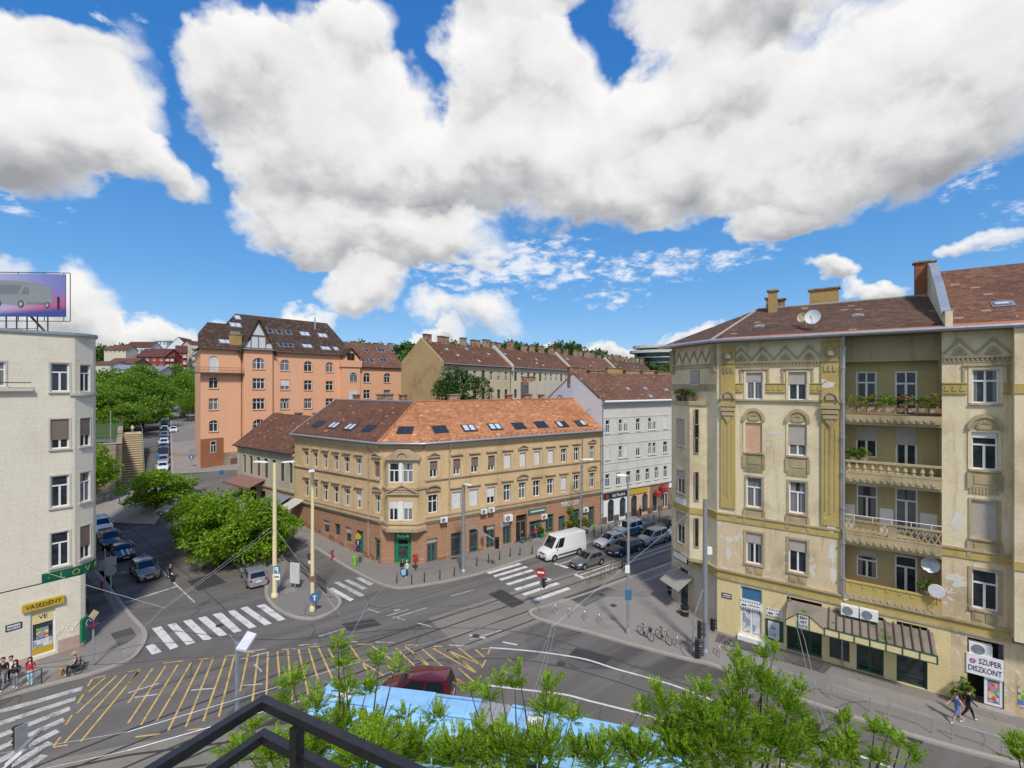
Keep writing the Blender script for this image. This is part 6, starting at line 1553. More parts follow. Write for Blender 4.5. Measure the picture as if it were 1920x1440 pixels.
mb = MB(); wall(mb,FW,0,FW.L,5.6,zel,lw,depth=.22); ea = FW.P(FW.L,0); eb = FW.P(FW.L,0,-11); mb.poly([(ea[0],ea[1],0),(eb[0],eb[1],0),(eb[0],eb[1],zel),(ea[0],ea[1],zel)]); mb.poly([FW.P(FW.L,zel),FW.P(FW.L,zel,-11),FW.P(FW.L,zel + 4.3,-5.5)]); mb.build('wall',M['low'],loT)
mb = MB(); wall(mb,FW,0,FW.L,-.5,5.6,[(1.6,3.0,2,5.0,.7),(4.2,6.4,2,4.6),(7.4,9,2,4.8),(10,12,3,5.0),(12.7,14.8,3,5.2)],depth=.3); mb.build('ground_floor_wall',M['low_base'],loT)
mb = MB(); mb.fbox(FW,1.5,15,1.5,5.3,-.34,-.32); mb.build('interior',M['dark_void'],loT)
for q in lw: window(FW,loT,q,depth=.17,arch=.3,tr=.7,t=.07,fm=M['frame_brown'],gm=M['glass_curtain'],surround=M['low'],sw=.12,so=.05)
course(FW,loT,0,FW.L,5.5,.25,.2,M['tan_trim']); course(FW,loT,0,FW.L,zel - .35,.3,.22,M['low'],'cornice')
mb = MB(); Pl = gable_roof(mb,FW,-.0,FW.L + .4,zel,zel + 4.4,11,.5); mb.build('roof',M['tile_brown'],loT); gutter(loT,[FW.P(0,zel - .02,.55),FW.P(FW.L + .4,zel - .02,.55)],M['dark_metal'])
for px,wd in ((523,1.0),(560,1.1),(593,.9)): chim_px(loT,FW,px,-6,13.5,775,wd,.6)
def awning(F,u0,u1,z1,z0,out,m,label,name='awning'):
 t = thing(name,F.P(u0,z0,0),label,'awning'); mb = MB(); A = [F.P(u0,z0,out),F.P(u1,z0,out),F.P(u1,z1,.02),F.P(u0,z1,.02)]
 mb.hexa(A + [tuple(Vector(p) + Vector((0,0,.05))) for p in A]); mb.fbox(F,u0,u1,z0 - .25,z0 - .003,out - .03,out); mb.build('canvas',m,t)
 b = MB()
 for u in (u0 + .1,u1 - .1): b.tube([F.P(u,z1 - .5,.02),F.P(u,z0,out - .05)],.025,5);
 b.build('arm',M['dark_metal'],t); return t
M['canvas_brown'] = plain('canvas_brown',(.25,.13,.10),.8); M['canvas_beige'] = plain('canvas_beige',(.50,.46,.40),.8)
awning(FW,7.4,14.6,6.4,5.6,2.2,M['canvas_brown'],'long brown shop awning along the low grey cream house'); awning(FW,.9,5.4,4.9,3.9,2.3,M['canvas_grey'],'grey cafe awning beside the tree on the low house')
awning(FL,FL.L - 2.4,FL.L - .2,5.0,4.1,2.4,M['canvas_beige'],'pale sagging cafe awning at the uphill end of the tan house')
# white house on the main road
M['white_pl'] = wall_mat('white_plaster',(.60,.58,.53),(.42,.40,.34),streak=.55,stain=.4); M['white_gable'] = wall_mat('white_gable',(.70,.71,.74),(.58,.58,.60),streak=.2,stain=.25)
whT = thing('apartment_house',(20,70,0),'off-white four storey house with a blank gable and arched shops','house')
Wa = Vector(FR.P(FR.L + .05,0)[:2]); FWh = Frame(tuple(Wa),tuple(Wa + Vector((1.54,1)).normalized() * 27)); zew = 17.15
Zw = lambda x0,x1,y0,y1: FWh.rect(740 + x0 / 3.556,740 + x1 / 3.556,600 + y0 / 3.556,600 + y1 / 3.556); Zx = lambda x0,x1,y0,y1: FWh.rect(980 + x0 / 3.79,980 + x1 / 3.79,860 + y0 / 3.79,860 + y1 / 3.79)
wr = [[Zw(*r) for r in ((1407,1434,660,750),(1495,1518,665,745),(1530,1552,662,743),(1610,1637,655,738),(1691,1713,652,732),(1721,1742,650,728),(1791,1819,648,725))],[Zw(*r) for r in ((1407,1434,842,930),(1495,1518,840,918),(1530,1552,838,918),(1610,1637,825,905),(1691,1713,822,890),(1721,1742,815,888),(1791,1819,812,885))],
 [Zx(*r) for r in ((588,619,105,198),(664,696,98,187),(737,769,88,178),(807,836,75,163),(874,902,75,150),(939,966,62,135),(1002,1028,52,128))]]
wr = [[(q[0],q[1],min(r,key=lambda t: t[2])[2] * .5 + sum(t[2] for t in r) / len(r) * .5,sum(t[3] for t in r) / len(r)) for q in r] for r in wr]
mb = MB(); wall(mb,FWh,0,FWh.L,4.3,zew,[q for r in wr for q in r]); mb.build('wall',M['white_pl'],whT)
mb = MB(); g0,g1,g2,g3 = FWh.P(0,0,0),FWh.P(0,0,-12),FWh.P(0,zew + 4.1,-6),0; mb.poly([(g0[0],g0[1],0),(g1[0],g1[1],0),(g1[0],g1[1],zew + .6),g2,(g0[0],g0[1],zew + .1)]); mb.build('gable_wall',M['white_gable'],whT)
for i,r in enumerate(wr):
 for j,q in enumerate(r): window(FWh,whT,q,depth=.16,tr=.66,t=.07,sill=M['white_pl'],shut=.97 if (i,j) in ((0,6),(1,0),(1,2)) else (.3 if rnd.random() < .2 else 0),sm=M['shutter_white'],gm=M['glass_dark'])
for z in (wr[0][0][3] + .25,wr[0][0][2] - .3,wr[1][0][3] + .3,wr[1][0][2] - .6,wr[2][0][3] + .35,wr[2][0][2] - .7): course(FWh,whT,0,FWh.L,z,.1,.05,M['pale_trim'])
course(FWh,whT,0,FWh.L,4.3,.3,.25,M['low'],'ledge',steps=2); course(FWh,whT,0,FWh.L,zew - .4,.35,.4,M['white_pl'],'cornice',steps=2)
wh_h = []; u_ = 1.2; k = 0
while u_ < 24: wh_h.append((u_,u_ + 1.25,.5 if k % 2 else .15,3.3,.62)); u_ += 2.35; k += 1
mb = MB(); wall(mb,FWh,0,5.2,-.2,4.28,wh_h[:2],depth=.3); mb.build('ground_floor_wall',M['white'],whT)
M['peach_shop'] = wall_mat('peach_shop_front',(.62,.42,.28),(.45,.3,.2)); M['brown_shop'] = wall_mat('brown_shop_front',(.27,.18,.12),(.18,.12,.08))
mb = MB(); wall(mb,FWh,5.2,9.9,-.2,4.28,wh_h[2:4],depth=.3); mb.build('ground_floor_wall',M['peach_shop'],whT); mb = MB(); wall(mb,FWh,9.9,27,-.2,4.28,wh_h[4:],depth=.3); mb.build('ground_floor_wall',M['brown_shop'],whT)
for i,q in enumerate(wh_h): window(FWh,whT,q[:4],depth=.24,arch=q[4],mull=1 if i in (3,5) else 0,tr=.7,name='shop_window',fm=M['white'] if i > 3 else M['dark_metal'],gm=M['shop_glass'])
mb = MB(); u_ = .1
for i in range(10): mb.fbox(FWh,.05 + i * 2.35,1.0 + i * 2.35,0,1.0,.002,.07)
mb.build('pier_bases',M['frame_brown'],whT)
for (a,b,m_,tx,tm,lb) in ((.15,5.1,'black_paint','Ital Kuckó','white','black shop fascia with white lettering on the white house'),(5.3,9.4,'sign_yellow','',None,'plain yellow fascia strip over the peach shop front'),(14.2,20,'white','trafik','p_red','white shop fascia with red lettering far along the white house')):
 t = thing('shop_sign',FWh.P(a,3.5,.05),lb,'sign'); mb = MB(); mb.fbox(FWh,a,b,3.5,4.22,.03,.16); mb.build('board',M[m_],t)
 if tx: lettering(tx,FWh,a + (b - a) * .62,3.86,.17,.62,M[tm],t)
 if m_ == 'black_paint':
  mb = MB(); mb.fbox(FWh,a + .5,a + 1.1,3.6,4.12,.162,.17); mb.build('emblem',M['p_red'],t)
for (u_,z,s,lb) in ((12.4,3.2,.62,'round red lantern sign hung high over the brown shop front'),(11.0,2.6,.5,'red hanging sign lower down beside the arched shop window')):
 t = thing('hanging_sign',FWh.P(u_,z,.6),lb,'sign'); mb = MB(); mb.lathe(FWh.P(u_,z,.6),[(s * .7,0),(s,.12),(s,.75),(s * .7,.9)],14); mb.build('lantern',M['p_red'],t); mb = MB(); mb.tube([FWh.P(u_,z + .9,.6),FWh.P(u_,z + 1.0,.6),FWh.P(u_,z + 1.0,0)],.03,5); mb.build('bracket',M['dark_metal'],t)
mb = MB(); gable_roof(mb,FWh,-.05,FWh.L,zew + .1,zew + 4.2,12,.6); rW = mb.build('roof',M['tile_mix'],whT); gutter(whT,[FWh.P(0,zew + .05,.68),FWh.P(FWh.L,zew + .05,.68)],M['white'],.15); pipe(FWh,whT,.15,.3,zew,.14)
PW_ = Plane3(FWh.P(0,zew + .1,.6),FWh.P(FWh.L,zew + .1,.6),FWh.P(0,zew + 4.2,-6))
for x,y in ((1177,729),(1210,728.5),(1249,731),(1220,743.5)): a,b = PW_.px(x,y); skylight(PW_,rW,a,b,.6,.5,('sky_blind',),M['zinc'])
u_ = 1.5
while u_ < 26: q = FWh.P(u_,0,-7.0); chimney(whT,q[0],q[1],zew + 2,zew + 4.55 + .5 * rnd.random(),2.6 + rnd.random(),.7,FWh.rz,M['brick_yellow'] if rnd.random() < .4 else M['chimney']); u_ += 4.0
def scrawl(F,u,z,w,s,m,parent,seed,n=5,step=.9):
 r = random.Random(seed); mb = MB()
 for k in range(n):
  a0,c = r.uniform(0,6),u + k * step * s; mb.tube([F.P(c + s * (.45 * math.cos(a0 + t * .55) + .06 * t * (k % 2)),z + s * .55 * math.sin(a0 * 2 + t * (.5 + .13 * k)),w) for t in range(11)],.035 * s,4)
 return mb.build('graffiti',M[m],parent)
FGa = Frame(FWh.P(0,0)[:2],FWh.P(0,0,-12)[:2],out=tuple(-FWh.t)); scrawl(FGa,8.2,zew + .2,.03,1.1,'dark_metal',whT,3,2); scrawl(FGa,2.6,zew - 1.6,.03,1.0,'canvas_beige',whT,5,5)
scrawl(GF,GF.u(112),GF.z(130,1178),.03,.5,'white',lfT,8,4)
# long row of houses behind
M['row'] = wall_mat('row_cream',(.58,.47,.30),(.40,.31,.2),stain=.5,streak=.45); M['row2'] = wall_mat('row_cream_pale',(.62,.53,.38),(.42,.35,.24),stain=.5,streak=.45); M['brick_end'] = wall_mat('exposed_brick_gable',(.47,.34,.17),(.33,.17,.09),peel=(.40,.21,.11),peel_amt=.80,jointh=.12,jointw=.3,stain=.8)
rd = Vector((.68,1)).normalized(); RA = Vector((-13.9,90)); zer_ = FG.z and 23.7
RWL = ((0,24,'tile_brown','row'),(24.3,55,'tile_brown','row2'),(55.3,92,'tile_mix','row'),(92.3,135,'tile_dark','row2'))
for i,(s0,s1_,tm,wm) in enumerate(RWL):
 A,B = RA + rd * s0,RA + rd * s1_; F = Frame(tuple(A),tuple(B)); L = F.L
 T = thing('tenement_house',(A.x,A.y,0),('cream tenement with a bare brick end gable behind the leafy courtyard tree','cream tenement second from the bare brick gable in the chimneyed row','cream tenement third along the chimneyed row','farthest dark roofed tenement of the chimneyed row')[i],'house','row of tenements behind the main road')
 hs_ = []
 for z in (zer_ - 3.2,zer_ - 7.3,zer_ - 11.4):
  u_ = 1.4
  while u_ < L - 1.6: hs_.append((u_,u_ + 1.15,z,z + 2.1)); u_ += 2.9 if i < 2 else 3.6
 mb = MB(); wall(mb,F,0,L,0,zer_,hs_); mb.poly([F.P(L,0),F.P(L,0,-9.9),F.P(L,zer_,-9.9),F.P(L,zer_)]); mb.build('wall',M[wm],T)
 for q in hs_: window(F,T,q,depth=.2,t=.09,tr=.66,gm=M['glass_dark'],shut=.5 if rnd.random() < .2 else 0,sm=M['shutter_beige'],fm=M['frame_white'] if rnd.random() < .6 else M['frame_brown'])
 mb = MB(); gable_roof(mb,F,0,L,zer_,zer_ + 4.7 + .25 * i,10,.6); r_ = mb.build('roof',M[tm],T); gutter(T,[F.P(0,zer_,.65),F.P(L,zer_,.65)],M['zinc_light'])
 pk = [F.P(0,zer_ + .15,.7),F.P(0,zer_ + 4.9 + .25 * i,-5),F.P(0,zer_ + .15,-10.7)]
 mb = MB(); vs = [(p[0] + rd.x * d,p[1] + rd.y * d,p[2] + .35) for d in (-.25,.2) for p in pk] + [(p[0] + rd.x * d,p[1] + rd.y * d,0 if i == 0 else p[2] - 1) for d in (-.25,.2) for p in (pk[0],pk[2])]
 mb.mesh(vs,[(0,1,2,7,6),(3,8,9,5,4),(0,3,4,1),(1,4,5,2),(0,6,8,3),(2,5,9,7)]); mb.build('firewall',M['brick_end'] if i == 0 else M['white_pl'],T)
 u_ = 1.5; k = 0
 while u_ < L:
  q = F.P(u_,0,-5 + rnd.uniform(-.5,.3)); chimney(T,q[0],q[1],zer_ + 3,zer_ + 5.9 + rnd.random() * .7 + .25 * i,1.4 + 1.6 * rnd.random(),.8,F.rz,M['chimney']); u_ += 4.2 + 2.2 * rnd.random(); k += 1
 Pn = Plane3(F.P(0,zer_,.6),F.P(L,zer_,.6),F.P(0,zer_ + 4.7 + .25 * i,-5))
 for k in range(5): skylight(Pn,r_,rnd.uniform(2,L - 2),rnd.uniform(1.5,6),.7,.6,('sky_blind',),M['zinc'])
yd = thing('courtyard_block',(4,78,0),'rough grey rendered rear block with small chimneys beside the blank white gable','house')
FY = Frame((2.8,78),(12.3,80)); mb = MB(); zq = FY.z(1000,716); mb.fbox(FY,0,9.6,0,zq,-6,0); mb.build('wall',wall_mat('grey_render',(.46,.42,.36),(.27,.24,.2),stain=.7),yd)
for px in (985,996): chim_px(yd,FY,px,-1,zq - .5,707,1.0,.6)
# trees
def fast_mesh(name,V,F,mats,mi=None):
 me = bpy.data.meshes.new(name); V = np.asarray(V,np.float32).reshape(-1,3); F = np.asarray(F,np.int32)
 k = F.shape[1]; me.vertices.add(len(V)); me.vertices.foreach_set('co',V.ravel()); me.loops.add(F.size); me.loops.foreach_set('vertex_index',F.ravel())
 me.polygons.add(len(F)); me.polygons.foreach_set('loop_start',np.arange(0,F.size,k,dtype=np.int32)); me.polygons.foreach_set('loop_total',np.full(len(F),k,np.int32))
 for m in mats: me.materials.append(m)
 if mi is not None: me.polygons.foreach_set('material_index',np.asarray(mi,np.int32))
 me.update(calc_edges=True); return me
def leaf_quads(P,D,U_,L,W):
 """rhombic leaves at P along D with face normals near U_"""
 S = np.cross(D,U_); S /= np.linalg.norm(S,axis=1)[:,None] + 1e-9; L = L[:,None]; W = W[:,None]; N = np.cross(S,D)
 V = np.stack([P,P + D * L * .5 + S * W * .5 - N * W * .12,P + D * L,P + D * L * .5 - S * W * .5 - N * W * .12],1).reshape(-1,3)
 F = np.arange(len(V)).reshape(-1,4); return V,F
def unit(r,n): v = r.normal(size=(n,3)); return v / np.linalg.norm(v,axis=1)[:,None]
def crown_mesh(seed,rx,rz,n,leaf,mat_,clumps=26,name='crown',flat=.55):
 r = np.random.default_rng(seed); C = unit(r,clumps); C *= (r.uniform(.35,.86,clumps) ** .7)[:,None]; C[:,2] = C[:,2] * 1.0
 C = C * (rx,rx,rz); cr = r.uniform(.26,.42,clumps) * rx
 k = r.integers(0,clumps,n); d = unit(r,n); d[:,2] = np.abs(d[:,2]) * .9 - .25; d /= np.linalg.norm(d,axis=1)[:,None]
 P = C[k] + d * (cr[k] * r.uniform(.55,1.12,n) ** .6)[:,None] * (1,1,flat + .15)
 D = d * .6 + unit(r,n) * .8 + np.array((0,0,-.25)); D /= np.linalg.norm(D,axis=1)[:,None]
 U_ = unit(r,n) * .7 + np.array((0,0,1.0)); s = r.uniform(.7,1.35,n) * leaf
 V,F = leaf_quads(P,D,U_,s,s * .62); return fast_mesh(name,V,F,[mat_]),C
def trunk_mb(h,C,rx,r0,cz):
 mb = MB(); mb.tube([(0,0,-.3),(.06,.03,h * .35),(-.05,.06,h * .62),(0,0,cz)],[r0 * 1.25,r0,r0 * .8,r0 * .45],8)
 for c in C[:9]:
  z0 = h * rnd.uniform(.4,.7); e = Vector((c[0] * .85,c[1] * .85,cz + c[2] * .8)); m_ = Vector((c[0] * .35,c[1] * .35,(z0 + e.z) / 2 + .4)); mb.tube([(0,0,z0),m_,e],[r0 * .5,r0 * .32,r0 * .1],5)
 return mb
TREES = {}
def tree(kind,x,y,z,h,rx,rz,label,group=None,n=5000,leaf=.3,mat_='leaf',name='tree',clumps=26,r0=.2,var=0):
 key = (kind,var)
 if key not in TREES:
  me,C = crown_mesh(hash(kind) % 999 if False else sum(map(ord,kind)) + var * 17,rx,rz,n,leaf,M[mat_],clumps); TREES[key] = (me,C,rx,h)
  tb = trunk_mb(h,C,rx,r0,h - rz); tm = tb.build('trunk',M['bark'],None,smooth=True); tdat = tm.data; off_ = tm.location.copy(); bpy.data.objects.remove(tm)
  tdat.transform(Matrix.Translation(off_)); TREES[key] += (tdat,)
 me,C,rx0,h0,tdat = TREES[key]; s = rx / rx0; sz = h / h0
 t = thing(name,(x,y,z),label,'tree',group,rz=rnd.uniform(0,6.28))
 o = bpy.data.objects.new('crown',me); col.objects.link(o); o.parent = t; o.location = (0,0,h - rz * sz); o.scale = (s,s,sz)
 o = bpy.data.objects.new('trunk',tdat); col.objects.link(o); o.parent = t; o.scale = (s,s,sz)
 return t
for (px,py,d,rx,rz,h,lb,v) in ((428,985,51,4.7,3.6,8.8,'big light green street tree behind the cream pole on the square',0),(378,975,54,3.6,3.0,8.0,'light green street tree above the row of parked cars on the square',1),(492,990,51,3.6,3.5,8.2,'street tree whose crown reaches past the cream pole to the cafe awning',2),(292,922,66,4.4,2.8,7.6,'street tree on the far end of the square, before the stone stairs',1)):
 x = (px - CX) * d / FPX; zc = H - (py - CY) * d / FPX; g = zt(x,d); tree('plane',x,d,g,zc - g + rz,rx,rz,lb,'street trees on the square',8200,.34,'leaf',clumps=34,var=v)
x,d = (868 - CX) * 84 / FPX,84; tree('yard',x,d,2.0,21.0,5.2,4.6,'dark green courtyard tree before the bare brick gable',None,9000,.36,'leaf_dark',clumps=30,r0=.3)
d = 70; x = (176 - CX) * d / FPX; tree('plane',x,d,2.0,8.5,3.2,3.0,'street tree half hidden by the cream corner house, before the stone wall',None,var=2)
# park terrace, stone wall and stairs beside the climbing street
s0 = Vector((-64.9,77.2)); st_street = sd; sd = Vector((-.83,1)).normalized(); sR = Vector((sd.y,-sd.x))
terr = []
def tz(s,v): return 9.7 + .07 * max(0,s - 18) + .10 * max(0,v - 6)
mb = MB(); S_ = [0,6,12,18,26,40,60,90,130]; V_ = [0,3,8,16,30,50,80]
g_ = lambda s,v: (s0.x + sd.x * s - sR.x * v,s0.y + sd.y * s - sR.y * v,tz(s,v))
for i in range(len(S_) - 1):
 for j in range(len(V_) - 1): mb.poly([g_(S_[i],V_[j]),g_(S_[i + 1],V_[j]),g_(S_[i + 1],V_[j + 1]),g_(S_[i],V_[j + 1])])
o = mb.build('park_ground',M['hill'],smooth=True); o['kind'] = 'structure'
mb = MB(); mb.poly([(*g_(4,1.0)[:2],tz(4,1) + .02),(*g_(4,20)[:2],tz(4,20) + .02),(*g_(8.5,20)[:2],tz(8,20) + .02),(*g_(9,1.0)[:2],tz(9,1) + .02)]); o = mb.build('upper_road',M['asphalt']); o['kind'] = 'structure'
w_ = thing('retaining_wall',(s0.x,s0.y,1.5),'tall rubble stone retaining wall beside the stone stairs below the park','wall')
FWl = Frame(tuple(s0 - sR * 24),tuple(s0),out=(.3,-1)); FWs = Frame(tuple(s0),tuple(s0 + sd * 130),out=tuple(sR))
mb = MB(); mb.fbox(FWl,0,FWl.L,.0,9.75,-.9,0)
for a,b in ((0,10),(10,20),(20,40),(40,70),(70,110),(110,130)): mb.fbox(FWs,a,b,0,tz((a + b) / 2,0) + .05,-.8,0)
mb.build('masonry',M['stone_wall'],w_)
mb = MB(); mb.fbox(FWl,0,FWl.L,9.753,9.95,-1.0,.12); mb.build('coping',M['kerb'],w_)
mb = MB(); u_ = 0
while u_ < FWl.L: mb.tube([FWl.P(u_,9.95,-.4),FWl.P(u_,10.95,-.4)],.02,4); u_ += .5
mb.tube([FWl.P(0,10.95,-.4),FWl.P(FWl.L,10.95,-.4)],.03,5); mb.build('railing',M['dark_metal'],w_)
st = thing('stone_stairs',(s0.x,s0.y,2),'broad worn stone stairs climbing to the park beside the rubble wall','stairs')
mb = MB(); tm = MB(); n = 23; zb0 = 1.9
for i in range(n): a = 1.0 + i * .86; z = zb0 + (i + 1) * (9.6 - zb0) / n; e = a + .86 if i < n - 1 else a + 5; mb.fbox(FWs,a,e,.5,z,.003,3.0); tm.fbox(FWs,a - .06,e - .1,z + .002,z + .07,.01 + .05 * (i % 2),2.95)
tm.build('treads',wall_mat('pale_mossy_treads',(.56,.48,.30),(.30,.30,.10),stain=.9,streak=0),st)  # mossy stone, also coloured paler than the risers so step tops stand out
mb.build('steps',wall_mat('shaded_worn_steps',(.26,.21,.13),(.13,.12,.06),stain=.8,streak=.2),st)  # same stone coloured darker: riser shade is put into the colour
mb = MB(); mb.tube([FWs.P(1,zb0 + 1,3.05),FWs.P(21,10.6,3.05),FWs.P(27,10.7,3.05)],.035,5)
for i in range(14): a = 1 + i * 1.55; z = zb0 + min(1,(a - 1) / 20) * (9.6 - zb0); mb.tube([FWs.P(a,z,3.05),FWs.P(a,z + 1.0,3.05)],.025,4)
mb.build('handrail',M['zinc_light'],st); mb = MB()
mb.fbox(FWs,1,26,.5,2.4,3.02,3.3); mb.build('side_wall',M['stone_wall'],st)
pk = 'broad green park trees above the stone wall'
i = 0
for (px,py,d,rx) in ((195,735,118,6.5),(215,770,112,6.0),(250,715,135,7.5),(225,715,150,7.5),(268,755,122,6.5),(285,725,140,6.8),(190,700,160,8),(300,735,165,6.5),(240,775,110,5.2),(180,785,108,6),(296,705,190,7),(265,690,185,7.5),(178,745,112,6),(205,800,104,3.5)):
 x = (px - CX) * d / FPX; zc = H - (py + 11 - CY) * d / FPX; b_ = min(zc - rx * .7,tz((Vector((x,d)) - s0).dot(sd),5) if d < 170 else 14)
 tree('park',x,d,b_ - .4,max(zc - b_ + rx * .55,rx * 1.3),rx,rx * .62,'broad bright green park tree above the stone retaining wall',pk,4200,.62,'leaf_park','tree',30,.25,i % 3); i += 1
for (px,py,d,rx) in ((345,735,175,6),(360,725,160,6),(335,700,215,7.5),(352,760,140,3.6),(322,715,250,7),(372,745,150,5)):
 x = (px - CX) * d / FPX; zc = H - (py - CY) * d / FPX; g = min(zc - rx,zt(x,d)); tree('park',x,d,g,zc - g + rx * .6,rx,rx * .62,'green street tree in the upper part of the climbing street','trees along the upper street',mat_='leaf_park',var=i % 3); i += 1
sd = st_street
# hill behind the town
def hz(x,y):
 k = max(0,min(1,(y - 190) / 200)); k = k * k * (3 - 2 * k); px = CX + x / max(y,1) * FPX; t = max(0,min(1,(px - 200) / 700)); top = 38 * (1 - t) + 40 * t - (16 * max(0,1 - abs(px - 300) / 90) if y < 330 else 0)
 if px > 1080: top -= 15 * min(1,(px - 1080) / 90)
 return top * k + 6 + 10 * max(0,min(1,(y - 390) / 300))
xs = np.linspace(-700,700,71); ys = np.concatenate([np.arange(205,500,12.0),np.arange(500,1400,60.0)]); mb = MB()
V = [(x * (y / 300),y,hz(x * (y / 300),y) - (9 if abs(x * (y / 300) / y + .735) < .05 and y < 300 else 0)) for y in ys for x in xs]; nx = len(xs)
mb.mesh(V,[(j * nx + i,j * nx + i + 1,(j + 1) * nx + i + 1,(j + 1) * nx + i) for j in range(len(ys) - 1) for i in range(nx - 1)]); o = mb.build('hill',M['hill'],smooth=True); o['kind'] = 'structure'
r = np.random.default_rng(5); V_all = []; F_all = []; me0,C0 = crown_mesh(77,1,.8,260,.34,M['leaf_far'],14); v0 = np.empty(len(me0.vertices) * 3); me0.vertices.foreach_get('co',v0); v0 = v0.reshape(-1,3); nq = len(v0); cnt = 0
f0 = np.arange(nq).reshape(-1,4)
while cnt < 620:
 y = r.uniform(270,460); px = r.uniform(380,1330) if cnt > 90 else r.uniform(100,235); x = (px - CX) * y / FPX; s = r.uniform(3.5,6.5)
 V_all.append(v0 * (s,s,s * r.uniform(.8,1.3)) + (x,y,hz(x,y) + s * .6)); F_all.append(f0 + nq * cnt); cnt += 1
me = fast_mesh('hill_woods',np.concatenate(V_all),np.concatenate(F_all),[M['leaf_far']]); o = bpy.data.objects.new('hill_woods',me); col.objects.link(o); tag(o,'dark green woods covering the hill behind the roofs','woods',kind='stuff')
def far_house(px0,px1,py_e,py_b,d,depth,wm,rm,label,rise=4.0,floors=3,bays=5,yaw=0.0,gable_front=False,win='glass_dark',bal=False,fm='frame_white'):
 A = at(px0,722,d); B = at(px1,722,d + yaw * (px1 - px0) * d / FPX); F = Frame((A.x,A.y),(B.x,B.y)); ze = H - (py_e - CY) * d / FPX; zb = H - (py_b - CY) * d / FPX; L = F.L
 T = thing('hillside_house',(A.x,A.y,zb),label,'house'); hs_ = []; fh = (ze - zb) / floors; bw = L / bays
 for f in range(floors):
  for b in range(bays): hs_.append((b * bw + bw * .28,b * bw + bw * .72,zb + f * fh + fh * .28,zb + f * fh + fh * .82))
 mb = MB(); wall(mb,F,0,L,zb - 12,ze,hs_,depth=.3)
 for u_ in (0,L): mb.poly([F.P(u_,zb - 12,0),F.P(u_,zb - 12,-depth),F.P(u_,ze,-depth),F.P(u_,ze,0)])
 if not gable_front:
  for u_ in (0,L): mb.poly([F.P(u_,ze,0),F.P(u_,ze,-depth),F.P(u_,ze + rise,-depth / 2)])
 else: mb.poly([F.P(0,ze,0),F.P(L,ze,0),F.P(L / 2,ze + rise,0)])
 mb.build('wall',M[wm] if isinstance(wm,str) else wm,T)
 for q in hs_:
  w = window(F,T,q,depth=.2,tr=None,mull=1,t=.16,fm=M[fm],gm=M[win])
  if bal: mb = MB(); mb.fbox(F,q[0] - .3,q[1] + .3,q[2] - .2,q[2] + .9,.0,.9); mb.build('balcony',M['white_pl'],T)
 mb = MB()
 if not gable_front: gable_roof(mb,F,-.4,L + .4,ze,ze + rise,depth,.5)
 else:
  for s in (0,1): e = F.P(-.4,ze - .3,.3) if s == 0 else F.P(L + .4,ze - .3,.3); e2 = F.P(-.4,ze - .3,-depth) if s == 0 else F.P(L + .4,ze - .3,-depth); mb.poly([e,F.P(L / 2,ze + rise + .15,.3),F.P(L / 2,ze + rise + .15,-depth),e2])
 mb.build('roof',M[rm],T); return T,F,ze
M['red_facade'] = wall_mat('red_rendered_facade',(.34,.055,.045),(.24,.04,.035),stain=.3); M['maroon_roof'] = tile_mat('tile_maroon',(.12,.045,.04),(.17,.065,.055)); M['cream_far'] = wall_mat('cream_far',(.62,.56,.44),(.5,.44,.34))
far_house(256,309,669,712,235,12,'red_facade','maroon_roof','wide red rendered house above the park trees',4.6,4,4)
far_house(309,327,669,712,236,12,'red_facade','maroon_roof','red house front with stacked white balconies beside the wide red house',4.2,4,2,.5,bal=True)
far_house(331,351,661,712,262,12,'red_facade','maroon_roof','narrower red block with pale balconies farther up the street',4.5,4,2,.5,bal=True)
far_house(309,360,656,712,300,18,'white_gable','maroon_roof','tall white gable wall rising behind the red blocks',8.5,1,1,.2,True)
far_house(358,376,645,712,275,14,'cream_far','maroon_roof','tall cream balcony block beside the white gable',2.5,6,3,.7,bal=True)
far_house(235,283,651,672,320,10,'white_gable','maroon_roof','white house with a maroon dormered roof high on the hill',4.2,1,4)
far_house(290,312,640,660,380,10,'white_gable','zinc','small pale flat topped house on the crest behind the white gable',1.0,2,3)
far_house(195,236,656,664,300,10,'cream_far','tile_brown','low cream house with a long red brown roof on the hill',3.2,1,5)
far_house(200,250,682,692,215,10,'brown_shop','tile_brown','brown house with a wide orange brown roof just above the park trees',2.9,1,4)
far_house(172,207,683,704,200,10,'cream_far','tile_brown','grey cream house beside the cream corner house on the hill',1.6,1,5)
far_house(207,240,692,706,196,8,'white_gable','zinc','white house with steep dark dormers above the park trees',2,1,3)
far_house(252,300,696,712,205,9,'cream_far','zinc','pale house with a grey roof in front of the wide red house',2.4,1,4)
T = thing('office_building',at(1240,680,420),'modern terraced glass building with white floor bands on the hill','office building')
c = at(1262,700,430); mb = MB(); g2_ = MB()
for k,(y0,y1,r_) in enumerate(((689,678,21),(675,669,24),(666,660,27),(657,651,25))):
 za,zb_ = H - (y0 - CY) * 430 / FPX,H - (y1 - CY) * 430 / FPX; mb.lathe((c.x,c.y,zb_),[(r_ * 1.02,-1.6),(r_ * 1.06,-1.5),(r_ * 1.06,.9),(r_ * 1.02,1.0)],28,sx=1.4,sy=.8); g2_.lathe((c.x,c.y,za - 2),[(r_ * .95,0),(r_ * .95,zb_ - za + 2)],28,sx=1.4,sy=.8)
mb.build('floor_bands',M['white_pl'],T); g2_.build('glazing',M['shop_glass'],T)
